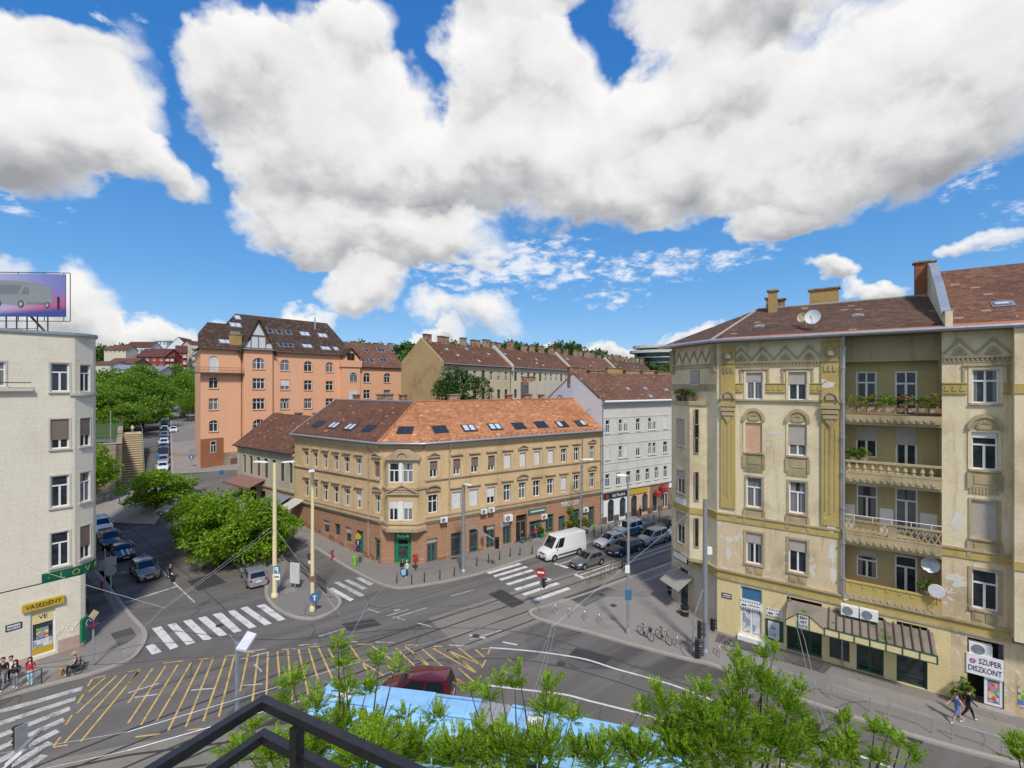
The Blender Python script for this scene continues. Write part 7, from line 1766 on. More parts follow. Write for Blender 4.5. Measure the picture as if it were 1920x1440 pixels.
# feathery street trees below the balcony
def near_tree(label,lobes,base_px,seed):
 r = np.random.default_rng(seed); P_ = []; D_ = []; N_ = []; L_ = []; tw = MB(); bx = at(base_px,1440,12.5); t = thing('tree',(bx.x,bx.y,.12),label,'tree',None)
 top = None
 for (px,py,rp_,d) in lobes:
  c = np.array(at(px,py,d)); R_ = rp_ * d / FPX; n = int(.046 * rp_ * rp_) + 7
  st = Vector((bx.x + (c[0] - bx.x) * .3,bx.y + (c[1] - bx.y) * .3,max(5.5,c[2] - 3.5))); tw.tube([st,(st + Vector(c)) / 2 + Vector((r.uniform(-.2,.2),r.uniform(-.2,.2),.1)),Vector(c) + Vector((0,0,R_ * .7))],[.05,.03,.008],5)
  for i in range(n):
   d0 = unit(r,1)[0]; d0[2] = abs(d0[2]) * .8 + .1; p0 = c + d0 * R_ * r.uniform(.1,.75); dr = d0 * .8 + np.array((0,0,.55)) + unit(r,1)[0] * .45; dr /= np.linalg.norm(dr); ln = r.uniform(.22,.55); k = max(5,int(ln / .030))
   if i % 3 == 0: tw.tube([p0,p0 + dr * ln * .6,p0 + dr * ln + np.array((0,0,-.06 * ln))],[.007,.005,.003],3,cap=False)
   sx = np.cross(dr,(0,0,1.0)); sx /= np.linalg.norm(sx) + 1e-9; un = np.cross(sx,dr)
   for j in range(k):
    f = (j + .5) / k; p = p0 + dr * ln * f - np.array((0,0,1)) * ln * .28 * f * f
    for s in (-1,1): P_.append(p); D_.append(sx * s * .85 + dr * .55 - un * r.uniform(0,.5)); N_.append(un + unit(r,1)[0] * .45); L_.append(r.uniform(.055,.098) * (1.1 - .4 * f))
 P_ = np.array(P_); D_ = np.array(D_); D_ /= np.linalg.norm(D_,axis=1)[:,None]; L_ = np.array(L_)
 V,F = leaf_quads(P_ - np.array(t.location),D_,np.array(N_),L_,L_ * .46); o = bpy.data.objects.new('crown',fast_mesh('crown',V,F,[M['leaf_near']])); col.objects.link(o); o.parent = t
 tw.tube([(bx.x,bx.y,-.2),(bx.x + .1,bx.y,3),(bx.x,bx.y + .1,6),(bx.x,bx.y,8.2)],[.17,.14,.11,.07],8); tw.build('trunk',M['bark'],t,smooth=True); return t
near_tree('feathery bright green tree before the rear half of the blue bus',[(450,1420,36,11),(520,1425,50,11),(585,1420,62,11.5),(640,1370,48,12),(648,1300,26,12),(642,1255,18,12),(634,1218,15,12),(590,1330,28,12),(548,1290,26,12),(530,1330,26,12),(690,1300,24,12.3),(712,1245,18,12.3),(742,1255,15,12.3),(700,1382,50,12),(770,1416,62,12),(900,1436,50,11.5),(762,1345,13,12.5),(690,1430,80,11),(820,1350,24,12.4),(470,1370,14,11)],640,1)
near_tree('feathery bright green tree before the bellows of the blue bus',[(850,1430,64,11.5),(900,1376,24,12),(915,1310,22,12.2),(938,1285,15,12.2),(965,1290,17,12.2),(972,1262,9,12.2),(880,1300,12,12.3),(950,1420,66,11.5),(1020,1425,62,11.5),(1035,1340,34,12),(1028,1292,20,12),(1075,1352,15,12),(1085,1418,34,11.7),(1140,1398,22,12),(1120,1435,52,11.5),(1180,1412,36,12),(1205,1340,20,12.3),(1200,1430,50,11.6)],1000,2)
near_tree('tallest feathery green tree below the cinema, its top over the pavement',[(1232,1300,14,12),(1245,1330,26,12),(1262,1380,44,12),(1290,1330,22,12),(1320,1300,22,12.2),(1320,1360,46,12),(1380,1340,46,12.2),(1378,1290,26,12.4),(1410,1270,26,12.5),(1440,1300,40,12.3),(1432,1235,15,12.6),(1455,1225,8,12.6),(1382,1232,8,12.6),(1390,1258,12,12.6),(1478,1340,40,12.2),(1500,1300,18,12.3),(1350,1420,90,11.6),(1450,1410,84,11.8),(1280,1430,60,11.6),(1515,1390,40,12)],1380,3)
near_tree('thin green sapling shoots arching by the kerb in front of the cinema',[(1583,1360,16,11.5),(1588,1395,20,11.5),(1570,1425,28,11.4),(1600,1428,26,11.5),(1640,1378,16,11.5),(1665,1385,16,11.5),(1690,1400,16,11.5),(1705,1425,14,11.4),(1650,1432,20,11.3),(1535,1440,24,11.3)],1600,4)
near_tree('leafy twig tips entering the right edge beyond the last railing hoop',[(1905,1408,14,11),(1918,1430,22,11),(1930,1400,16,11)],1960,5)
# vehicles
CARS = {  # L, W, H, stations (x, top z), belt z, cowl x, roof front x, roof rear x, tail glass x (x from the front bumper, metres)
'hatch': (4.2,1.76,1.48,((0,.62),(.12,.74),(.9,.92),(1.35,1.0),(2.6,1.0),(3.9,1.02),(4.12,.98),(4.2,.8)),.98,1.2,2.05,3.45,4.05),
'mini': (3.85,1.73,1.42,((0,.6),(.1,.78),(.9,.93),(1.25,.99),(2.4,1.0),(3.55,1.0),(3.8,.95),(3.85,.75)),.97,1.15,1.75,3.25,3.7),
'suv': (4.4,1.82,1.62,((0,.68),(.1,.86),(.9,1.02),(1.3,1.08),(2.7,1.08),(4.1,1.1),(4.33,1.05),(4.4,.85)),1.06,1.2,2.0,3.75,4.25),
'wagon': (4.75,1.82,1.47,((0,.58),(.12,.72),(1.0,.9),(1.5,.98),(3.0,1.0),(4.4,1.02),(4.68,.98),(4.75,.8)),.97,1.4,2.25,4.1,4.6),
'sedan': (4.55,1.8,1.45,((0,.6),(.12,.74),(1.0,.92),(1.45,.98),(2.9,1.0),(3.9,1.02),(4.45,1.0),(4.55,.8)),.97,1.35,2.15,3.3,3.95),
'mpv': (4.45,1.85,1.8,((0,.7),(.1,.9),(.7,1.08),(1.05,1.15),(2.6,1.15),(4.2,1.15),(4.4,1.1),(4.45,.9)),1.12,.95,1.75,4.15,4.38),
'van': (6.0,2.05,2.55,((0,.8),(.1,1.0),(.5,1.2),(.85,1.3),(2.0,1.35),(5.7,1.35),(5.97,1.3),(6.0,1.0)),1.32,.8,1.65,5.9,5.98)}
def build_car(kind,paint,name='car'):
 L,W,Hh,st,belt,xa,xb,xc,xd = CARS[kind]; hw = W / 2; root = thing(name,(0,0,0),'x','van' if kind == 'van' else 'car'); X = lambda x: L / 2 - x
 mb = MB(); rings = []
 van = kind == 'van'
 for i,(x,zt_) in enumerate(st):
  e = min(x,L - x); k = 1 - .16 * max(0,1 - e / .55) ** 2; w = hw * k; zb = .2 if .5 < x < L - .4 else .27
  rings.append([(X(x),y,z) for y,z in ((0,zb),(w * .9,zb),(w * .985,zb + .12),(w,.52),(w,max(.56,zt_ - .2)),(w * .955,zt_ - .06),(w * .78,zt_),(0,zt_ + .03))])
 vs = []; fs = []; n = 8
 full = [r + [(p[0],-p[1],p[2]) for p in r[-2:0:-1]] for r in rings]; m = len(full[0])
 for r in full: vs += r
 for i in range(len(full) - 1):
  for j in range(m): fs.append((i * m + j,i * m + (j + 1) % m,(i + 1) * m + (j + 1) % m,(i + 1) * m + j))
 fs += [tuple(range(m)),tuple((len(full) - 1) * m + j for j in range(m))]; mb.mesh(vs,fs)
 ti = .84 if not van else .93; B = [(xa,.80),(xb * .35 + xa * .65 + .25,.955),(xd - .25,.95),(xd,.84)]; T = [(xb,.66 * ti / .84),(xb + .25,.80 * ti / .84),(xc - .2,.80 * ti / .84),(xc,.70 * ti / .84)]
 zb = belt - .05; zr = Hh - .05; gb = lambda p,s: Vector((X(p[0]),s * p[1] * hw,zb + (.03 if p is B[0] else 0))); gt = lambda p,s: Vector((X(p[0]),s * p[1] * hw,zr))
 quads = {'windscreen': (gb(B[0],-1),gb(B[0],1),gt(T[0],1),gt(T[0],-1)),'rear_window': (gb(B[3],1),gb(B[3],-1),gt(T[3],-1),gt(T[3],1))}
 for s in (1,-1):
  mb.poly([gb(B[0],s),gb(B[1],s),gt(T[1],s),gt(T[0],s)]); mb.poly([gb(B[1],s),gb(B[2],s),gt(T[2],s),gt(T[1],s)]); mb.poly([gb(B[2],s),gb(B[3],s),gt(T[3],s),gt(T[2],s)])
 for k in quads: mb.poly(quads[k])
 rc = [Vector((X(x),0,Hh)) for x in (xb + .12,(xb + xc) / 2,xc - .1)]
 for s in (1,-1):
  e = [gt(p,s) for p in T]; i_ = [Vector((p.x,p.y * .72,Hh - .012)) for p in (gt(T[0],s) + Vector((-.1,0,0)),gt(T[1],s),gt(T[2],s),gt(T[3],s) + Vector((.08,0,0)))]
  for a in range(3): mb.poly([e[a],e[a + 1],i_[a + 1],i_[a]])
  mb.poly([i_[0],i_[1],rc[1],rc[0]]); mb.poly([i_[1],i_[2],rc[1]]); mb.poly([i_[2],i_[3],rc[2],rc[1]])
  mb.poly([e[0],i_[0],rc[0]]); mb.poly([e[3],i_[3],rc[2]])
 mb.poly([gt(T[0],1),gt(T[0],-1),rc[0]]); mb.poly([gt(T[3],1),gt(T[3],-1),rc[2]])
 mb.build('body',paint,root,smooth=35,merge=True)
 def inset(q,a,b,c,d,off=.012):
  f = lambda u,v: (q[0] * (1 - u) + q[1] * u) * (1 - v) + (q[3] * (1 - u) + q[2] * u) * v; n_ = (q[1] - q[0]).cross(q[3] - q[0]).normalized(); ctr = (q[0] + q[2]) / 2
  if n_.dot(ctr - Vector((0,0,1))) < 0: n_ = -n_
  return [f(u,v) + n_ * off for u,v in ((a,c),(b,c),(b,d),(a,d))]
 for k,q in quads.items():
  if van and k == 'rear_window': continue
  g = MB(); g.poly(inset(q,.05,.95,.06,.93)); g.build(k,M['car_glass'],root)
 for s in (1,-1):
  q = (gb(B[1],s),gb(B[2],s),gt(T[2],s),gt(T[1],s)); spans = ((.0,.46,.04),(.50,.97,.03)) if not van else ((.0,.2,.02),)
  for a,b,c in spans: g = MB(); g.poly(inset(q,a + .01,b,.1,.9)); g.build('side_window',M['car_glass'],root)
  g = MB(); g.poly(inset((gb(B[0],s),gb(B[1],s),gt(T[1],s),gt(T[0],s)),.45,.98,.12,.86)); g.build('quarter_window',M['car_glass'],root)
  g = MB(); g.box((X(xa + .55),s * (hw + .08),belt + .08),(.1,.2,.14)); g.build('mirror',paint,root)
  zl = st[1][1] - .1; g = MB(); g.hexa([(X(.02),s * hw * .5,zl - .1),(X(.03),s * hw * .84,zl - .08),(X(.42),s * hw * .985,zl - .02),(X(.3),s * hw * .5,zl - .1),(X(.1),s * hw * .52,zl + .06),(X(.12),s * hw * .85,zl + .07),(X(.46),s * hw * .975,zl + .1),(X(.3),s * hw * .5,zl + .05)]); g.build('headlight',M['lamp_clear'],root)
  g = MB(); zt_ = st[-2][1]; g.box((X(L - .03),s * hw * .72,zt_ - .14 if not van else 1.0),(.1,.22,.2 if not van else .5)); g.build('tail_light',M['lamp_red'],root)
  for wx in (.82 if not van else 1.0,L - .85 if not van else L - 1.3):
   r_ = .33 if not van else .36; g = MB(); c = (X(wx),s * (hw - .1),r_)
   g.lathe(c,[(r_ * .6,-.11),(r_ * .95,-.11),(r_,-.07),(r_,.07),(r_ * .95,.115),(r_ * .62,.115)],20,axis='y'); wl = g.build('wheel',M['tyre'],root,smooth=True)
   g = MB(); g.lathe((c[0],c[1] + s * .118,c[2]),[(r_ * .62,-.01),(r_ * .6,.004),(r_ * .2,-.0),(.04,.006)],10,axis='y'); g.build('rim',M['rim'],wl)
   g = MB(); R0,R1 = r_ + .02,r_ + .08; yy = s * (hw + .006)
   for a in range(10): t0,t1 = math.pi * a / 10,math.pi * (a + 1) / 10; g.poly([(c[0] + R0 * math.cos(t0),yy,r_ + R0 * math.sin(t0)),(c[0] + R1 * math.cos(t0),yy,r_ + R1 * math.sin(t0)),(c[0] + R1 * math.cos(t1),yy,r_ + R1 * math.sin(t1)),(c[0] + R0 * math.cos(t1),yy,r_ + R0 * math.sin(t1))])
   g.poly([(c[0] + R0 * math.cos(math.pi * a / 12),yy - s * .004,r_ + R0 * math.sin(math.pi * a / 12)) for a in range(13)]); g.build('wheel_arch',M['plastic_black'],root)
 g = MB(); g.box((X(-.005),0,.42),(.05,W * .56,.2)); g.box((X(.0),0,st[1][1] - .13),(.05,W * .42,.1)); g.build('grille',M['plastic_black'],root)
 g = MB(); g.box((X(-.035),0,.46),(.015,.5,.11)); g.build('number_plate',M['plate'],root); g = MB(); g.box((X(L + .01),0,.7),(.015,.5,.11)); g.build('number_plate',M['plate'],root)
 if van: g = MB(); g.box((0,hw + .01,.62),(L * .5,.03,.14)); g.box((0,-hw - .01,.62),(L * .5,.03,.14)); g.build('side_moulding',M['plastic_black'],root)
 return root
PROTO = {}
def car(kind,paint,front_px,head,label,group=None,world=None,name='car',rear=False):
 """front_px: where the middle of the front bumper meets the road; head: heading vector"""
 key = (kind,paint)
 if key not in PROTO: o = PROTO[key] = build_car(kind,M[paint],name)
 else: o = copy_tree(PROTO[key])
 p = world if world is not None else gp(*front_px); h = Vector((head[0],head[1])).normalized(); L = CARS[kind][0]
 c = Vector((p[0],p[1])) - h * (L / 2 if not rear else -L / 2)
 za,zb = zt(*(c + h * 1.3)),zt(*(c - h * 1.3)); o.location = (c.x,c.y,(za + zb) / 2 + .006)
 o.rotation_mode = 'XYZ'; o.rotation_euler = (0,-math.atan2(za - zb,2.6),math.atan2(h.y,h.x)); o['label'] = label
 if group: o['group'] = group
 elif 'group' in o: del o['group']
 return o
hL = gp(365,1130) - gp(295,1060); hM = Vector((-1.40,-1)); hS = Vector((.74,-1))
c = car('suv','p_taupe',(281,1091),hL,'taupe compact crossover first at the stop line on the side street')
car('mini','p_blue',(237,1053),hL,'small dark blue car with two white bonnet stripes second in the side street queue')
mini = [o for o in bpy.data.objects if o.get('label','').startswith('small dark blue')][0]
for s in (-.22,.22):
 g = MB(); g.hexa([(1.9,s - .08,.72),(1.9,s + .08,.72),(.75,s + .08,.99),(.75,s - .08,.99),(1.88,s - .08,.80),(1.88,s + .08,.80),(.75,s + .08,1.035),(.75,s - .08,1.035)]);
 o = g.build('bonnet_stripe',M['white']); l = o.location.copy(); o.data.transform(Matrix.Translation(l)); o.location = (0,0,0); o.parent = mini
car('suv','p_black',(213,1031),hL + Vector((.0,.3,0)),'dark crossover third in the side street queue behind the small blue car')
pc = car('mpv','p_white',(197,1003),hL + Vector((.2,.0,0)),'white van with a red and blue front band last in the side street queue')
g = MB(); g.box((2.24,0,.80),(.03,1.3,.14)); o = g.build('bonnet_band',M['p_red']); o.data.transform(Matrix.Translation(o.location)); o.location = (0,0,0); o.parent = pc
car('hatch','p_grey',(1075,1068),hM,'grey hatchback waiting at the stop line on the main road')
car('van','p_white',(1016,1052),hM,'tall white delivery van parked at the kerb before the cafe',name='delivery_van')
car('hatch','p_white',(1121,1029),hM,'small white hatchback parked behind the white delivery van'); car('wagon','p_blue',(1144,1044),hM,'dark blue estate car second in the main road queue')
car('mpv','p_silver',(1202,1025),hM,'silver family van third in the main road queue'); car('suv','p_black',(1230,1000),hM,'black crossover parked beyond the blue and white pickup')
car('sedan','p_white',(1252,1012),hM,'white car cut off by the ochre house corner on the main road')
L = 5.2; pk_ = build_car('mpv',M['p_white'],'pickup_truck'); g = MB()
for s in (-1,1): g.box((-.15,s * .93,.72),(2.0,.03,.62))
o = g.build('door',M['p_midblue']); o.data.transform(Matrix.Translation(o.location)); o.location = (0,0,0); o.parent = pk_
g = MB(); g.box((-3.0,0,.75),(2.4,1.9,.12));
for s in (-1,1): g.box((-3.0,s * .93,1.0),(2.4,.05,.4))
g.box((-4.18,0,1.0),(.05,1.9,.4)); o = g.build('load_bed',M['zinc_light']); o.data.transform(Matrix.Translation(o.location)); o.location = (0,0,0); o.parent = pk_
p = gp(1157,1007); h = hM.normalized(); pk_.location = (p.x - h.x * 2.2,p.y - h.y * 2.2,0.006); pk_.rotation_euler = (0,0,math.atan2(h.y,h.x)); pk_['label'] = 'white pickup with blue doors and an open load bed at the kerb'; pk_['category'] = 'pickup'
car('wagon','p_silver',(485,1104),(-.62,.78),'silver estate parked nose in under the square trees, tail to the crossing',rear=True)
for px,py,k,pt,lb in ((278,953,'sedan','p_black','black saloon at the far end of the parked row under the square trees'),(303,969,'suv','p_grey','grey crossover in the parked row under the square trees'),(332,990,'hatch','p_navy','blue hatchback nearest of the parked row under the square trees')): car(k,pt,(px,py),(-.2,-1),lb)
car('hatch','p_silver',None,(1,.55),'silver hatchback beside the foot of the rubble stone wall',world=gp(203,924))
gs_ = 'cars parked along the climbing street'
pal = ['p_white','p_silver','p_black','p_navy','p_white','p_grey','p_silver','p_black','p_white','p_blue','p_silver','p_grey','p_white','p_black','p_navy','p_silver']; kd = ['hatch','sedan','mpv','hatch','suv','hatch','wagon','hatch']
nm = dict(p_white='white',p_silver='silver',p_black='black',p_navy='blue',p_grey='grey',p_blue='dark blue'); kn = dict(hatch='hatchback',sedan='saloon',mpv='family van',suv='crossover',wagon='estate'); ordn = ['first','second','third','fourth','fifth','sixth','seventh','eighth','ninth','tenth','eleventh','twelfth','thirteenth','fourteenth','fifteenth','sixteenth']
b0 = Vector((-62.5,83.0))
for i in range(16): q = b0 + sd * (i * 5.7); car(kd[i % 8],pal[i],None,-sd,'%s %s, %s uphill in the row parked along the climbing street' % (nm[pal[i]],kn[kd[i % 8]],ordn[i]),gs_,world=(q.x,q.y))
q = gp(325,812); car('sedan','p_white',None,-sd,'white saloon driving down the climbing street',world=q); q = gp(317,781); car('sedan','p_yellow',None,-sd,'yellow taxi driving down the climbing street',world=q); q = gp(343,784); car('suv','p_red',None,-sd,'red car parked at the right kerb of the climbing street',world=q)
def atz(px,py,z): d = (H - z) * FPX / (py - CY); return Vector(((px - CX) * d / FPX,d,z))
q = atz(800,1262,1.75); o = car('mpv','p_maroon',None,(-1,.08),'maroon people carrier half hidden behind the blue bus',world=(q.x - 2.75,q.y + .25))
# articulated bus
bus = thing('articulated_bus',(0,22.5,0),'pale blue articulated bus seen from above behind the near treetops','bus')
ZR = 3.15
def bus_part(A,B,near,L,label=None):
 F = Frame(A,B,out=near); mb = MB()
 prof = [(0,.35),(.02,.9),(0.03,2.2),(.10,2.85),(.28,3.1),(.6,ZR),(1.95,ZR),(2.27,3.1),(2.45,2.85),(2.52,2.2),(2.53,.9),(2.55,.35)]
 us = [0,L]; vs = [F.P(u,z,-w) for u in us for w,z in prof]; n = len(prof)
 mb.mesh(vs,[(i,i + 1,n + i + 1,n + i) for i in range(n - 1)] + [tuple(range(n)),tuple(range(2 * n - 1,n - 1,-1)),(0,n,2 * n - 1,n - 1)]); b = mb.build('body',M['bus_blue'],bus,smooth=30)
 k = max(3,int(L / 1.5))
 for i in range(k):
  for w0,w1 in ((-.04,.006),(-2.556,-2.51)):
   if w0 < -1: g = MB(); g.fbox(F,.3 + (L - .6) * i / k,.3 + (L - .6) * (i + 1) / k - .12,1.25,2.25,w0,w1)
   else: g = MB(); g.fbox(F,.3 + (L - .6) * i / k,.3 + (L - .6) * (i + 1) / k - .12,1.25,2.25,-.06,.012)
   g.build('side_window',M['car_glass'],b)
 g = MB(); g.fbox(F,L * .35,L * .72,ZR - .01,ZR + .22,-1.95,-.6); g.fbox(F,L * .37,L * .70,ZR + .221,ZR + .27,-1.85,-.7); g.build('roof_unit',M['bus_blue'],b,smooth=30)
 g = MB()
 for i in range(int(L / 1.25)): g.fbox(F,.6 + i * 1.25,.63 + i * 1.25,ZR + .002,ZR + .012,-1.95,-.6)
 for w in (-.62,-1.95): g.fbox(F,.05,L - .05,ZR + .003,ZR + .03,w - .02,w + .02)
 g.build('roof_seams',M['p_midblue'],b)
 for u0 in (L * .12,L * .84): g = MB(); g.fbox(F,u0,u0 + .8,ZR - .01,ZR + .1,-1.7,-.85); g.build('roof_hatch',M['shutter_white'] if u0 < L * .5 else M['bus_blue'],b)
 for u0 in (L * .2,L * .8):
  for w in (-.12,-2.43): g = MB(); c = F.P(u0,.48,w); g.lathe((0,0,0),[(.2,-.14),(.48,-.14),(.5,0),(.48,.14),(.2,.14)],16,axis='y'); o = g.build('wheel',M['tyre'],None,smooth=True); o.data.transform(Matrix.Translation(o.location)); o.data.transform(Matrix.Rotation(F.rz,4,'Z')); o.location = Vector(c) - bus.location; o.parent = bus
 return F
a,b_,c_,d_ = atz(622,1277,ZR),atz(905,1311,ZR),atz(965,1321,ZR),atz(1190,1366,ZR)
nv_ = (b_ - a).normalized(); nn = Vector((nv_.y,-nv_.x)); nA = Vector((a.x,a.y + .38)) + nn * 2.55 * (1 if nn.y < 0 else -1); f1_ = bus_part(tuple(nA),tuple(nA + Vector((nv_.x,nv_.y))),(0,-1),(b_ - a).length)
nv2 = (d_ - c_).normalized(); nn2 = Vector((nv2.y,-nv2.x)); nC = Vector((c_.x,c_.y + .38)) + nn2 * 2.55 * (1 if nn2.y < 0 else -1); f2_ = bus_part(tuple(nC),tuple(nC + Vector((nv2.x,nv2.y))),(0,-1),8.6)
M['bellows'] = plain('bellows_rubber',(.30,.31,.32),.8)
mb = MB(); LA = f1_.L * 0 + (b_ - a).length; k = 13
prf = [(0.05,.5),(.05,2.7),(.3,3.0),(2.25,3.0),(2.5,2.7),(2.5,.5)]; vs = []
for i in range(k + 1):
 t = i / k; s_ = .06 if i % 2 else 0
 for w,z in prf: p = Vector(f1_.P(LA,z + (s_ if z > 2.9 else 0),-w)).lerp(Vector(f2_.P(0,z + (s_ if z > 2.9 else 0),-w)),t); vs.append(p)
n = len(prf); mb.mesh(vs,[(i * n + j,i * n + j + 1,(i + 1) * n + j + 1,(i + 1) * n + j) for i in range(k) for j in range(n - 1)]); mb.build('bellows',M['bellows'],bus)
mb = MB(); mb.fbox(f2_,8.6,8.64,.9,2.7,-2.35,-.2); mb.build('windscreen',M['car_glass'],bus)
# two wheelers
def cycle(label,p,head,col_,basket=False):
 t = thing('bicycle',p,label,'bicycle','bicycles at the stands'); h = math.atan2(head[1],head[0]); t.rotation_euler = (0,0,h); org = Vector(p)
 def B(name,fn,m,par=None): mb = MB(); fn(mb); mb.v = [tuple(Vector(v)) for v in mb.v]; o = mb.build(name,m); o.data.transform(Matrix.Translation(o.location)); o.location = (0,0,0); o.parent = par or t; return o
 for x in (-.52,.52):
  w = B('wheel',lambda mb: mb.tube([(x + .33 * math.cos(a * .393),0,.34 + .33 * math.sin(a * .393)) for a in range(17)],.022,5,cap=False),M['tyre'])
  B('spokes',lambda mb: [mb.tube([(x,0,.34),(x + .32 * math.cos(a),0,.34 + .32 * math.sin(a))],.004,3) for a in np.arange(0,6.28,.52)],M['rim'],w)
 B('frame',lambda mb: [mb.tube(q,.018,6) for q in (((-.52,0,.34),(-.12,0,.28),(.36,0,.82),(-.2,0,.78),(-.52,0,.34)),((-.12,0,.28),(-.24,0,.9)),((.52,0,.34),(.36,0,.82),(.34,0,.95)))],col_)
 B('handlebar',lambda mb: mb.tube([(.28,-.28,1.0),(.36,-.2,.98),(.36,.2,.98),(.28,.28,1.0)],.015,5),M['dark_metal']); B('saddle',lambda mb: mb.lathe((-.26,0,.9),[(.04,0),(.1,.03),(.08,.07)],8,sx=1.5,sy=.8),M['black_paint'])
 B('crank',lambda mb: [mb.lathe((-.12,.03,.28),[(.09,-.005),(.09,.005)],12,axis='y'),mb.tube([(-.12,-.1,.12),(-.12,-.06,.12),(-.12,.06,.44),(-.12,.1,.44)],.012,4)],M['dark_metal'])
 if basket: B('basket',lambda mb: mb.lathe((.5,0,.72),[(.12,0),(.16,.22)],8),M['dark_metal'])
 return t
# people
def skin(c): return plain('skin',c,.55,var=.05)
M['skin'] = plain('skin',(.55,.33,.24),.55,var=.06); M['hair_dark'] = plain('hair_dark',(.025,.018,.014),.6); M['hair_fair'] = plain('hair_fair',(.38,.26,.12),.6); M['hair_grey'] = plain('hair_grey',(.4,.38,.36),.6)
CL = {k: plain('cloth_' + k,v,.85,var=.12,scale=9) for k,v in dict(red=(.50,.02,.045),jeans=(.10,.17,.27),lightjeans=(.36,.60,.70),greyjeans=(.22,.24,.30),black=(.015,.015,.018),white=(.70,.69,.66),navy=(.03,.05,.13),plaid=(.13,.07,.13),grey=(.25,.25,.26),blue=(.10,.20,.45),skyblue=(.22,.50,.70),shoe=(.62,.61,.60),teal=(.05,.22,.22),shirt=(.35,.34,.3),denim=(.14,.20,.36)).items()}
def person(p,head,label,top,legs,hair='hair_dark',shoes='shoe',pose='stand',hgt=1.7,sleeves=True,shorts=False,long_hair=False,cat='person',group=None,seed=0,bag=None,hat=None):
 r = random.Random(seed); J = {}; E = []
 def j(n,x,y,z,rad,par=None,rgn='top'): J[n] = (Vector((x,y,z)),rad); (E.append((par,n,rgn)) if par else None)
 sit = pose in ('sit','ride'); hz_ = .93 if not sit else .52
 lean = {'stand': .0,'walk': .03,'sit': .05,'ride': .28}[pose]
 j('pelvis',0,0,hz_,.135); j('waist',lean * .3,0,hz_ + .15,.12,'pelvis'); j('chest',lean * .8,0,hz_ + .38,.145,'waist'); j('neck',lean,0,hz_ + .56,.055,'chest','skin'); j('head0',lean + .03,0,hz_ + .63,.08,'neck','skin'); j('head1',lean + .035,0,hz_ + .73,.10,'head0','skin'); j('crown',lean + .02,0,hz_ + .80,.075,'head1','skin')
 a = .28 if pose == 'walk' else .03
 for s,n in ((1,'l'),(-1,'r')):
  sw = s * a; y = s * .095
  if not sit: j(n + 'hip',0,y,hz_ - .06,.10,'pelvis','legs'); j(n + 'knee',sw * .6 + .03,y * 1.05,.50,.068,n + 'hip','legs'); j(n + 'ankle',sw * 1.15 - (.1 if sw < -.1 else .02),y * 1.05,.09,.045,n + 'knee','legs' if not shorts else 'skin'); j(n + 'toe',sw * 1.15 + .13,y * 1.3,.04,.035,n + 'ankle','shoes')
  else: j(n + 'hip',.05,y,hz_ - .02,.10,'pelvis','legs'); j(n + 'knee',.44,y * 1.6,.52,.07,n + 'hip','legs'); j(n + 'ankle',.46 if pose == 'sit' else .25,y * 1.6,.10,.045,n + 'knee','legs' if not shorts else 'skin'); j(n + 'toe',.6 if pose == 'sit' else .4,y * 1.6,.06,.035,n + 'ankle','shoes')
  sx = lean * .8; j(n + 'sh',sx,s * .19,hz_ + .47,.062,'chest')
  ex,ez,hx,hy,hz2 = {'stand': (-.04,.24,.08,.19,.03),'walk': (-.09 * s - .03,.24,-.22 * s + .1,.22,.02),'sit': (.08,.22,.33,.16,.14),'ride': (.22,.22,.42,.28,.22)}[pose]
  j(n + 'elb',sx + ex,s * .25,hz_ + ez,.045,n + 'sh','top' if sleeves else 'skin'); j(n + 'wri',sx + hx,s * hy,hz_ + hz2,.03,n + 'elb','top' if sleeves else 'skin'); d = (J[n + 'wri'][0] - J[n + 'elb'][0]).normalized(); h_ = J[n + 'wri'][0] + d * .07; j(n + 'hand',h_.x,h_.y,h_.z,.03,n + 'wri','skin')
 k = hgt / 1.7; names = list(J); me = bpy.data.meshes.new('body'); me.from_pydata([J[n][0] * k for n in names],[(names.index(a_),names.index(b_)) for a_,b_,_ in E],[])
 o = bpy.data.objects.new('body',me); col.objects.link(o); sk = o.modifiers.new('skin','SKIN'); sl = me.skin_vertices[0].data
 for i,n in enumerate(names): q = J[n][1] * k; sl[i].radius = (q,q * (.8 if n in ('waist','chest','pelvis') else 1)) if n not in ('chest','waist','pelvis') else (q * 1.05,q * .82); sl[i].use_root = n == 'pelvis'
 sk.use_smooth_shade = True; ss = o.modifiers.new('sub','SUBSURF'); ss.levels = ss.render_levels = 1
 dg = bpy.context.evaluated_depsgraph_get(); m2 = bpy.data.meshes.new_from_object(o.evaluated_get(dg)); bpy.data.objects.remove(o)
 mb = MB(); slot = {'top': 0,'legs': 1,'skin': 2,'shoes': 3}; segs = [(J[a_][0] * k,J[b_][0] * k,slot[g_]) for a_,b_,g_ in E]
 mb.v = [tuple(v.co) for v in m2.vertices]
 for f in m2.polygons:
  c = f.center; best = (9,0)
  for (A,B,g_) in segs:
   t = max(0,min(1,(c - A).dot(B - A) / max(1e-6,(B - A).length_squared))); best = min(best,((c - A.lerp(B,t)).length,g_))
  mb.f.append(tuple(f.vertices)); mb.m.append(best[1])
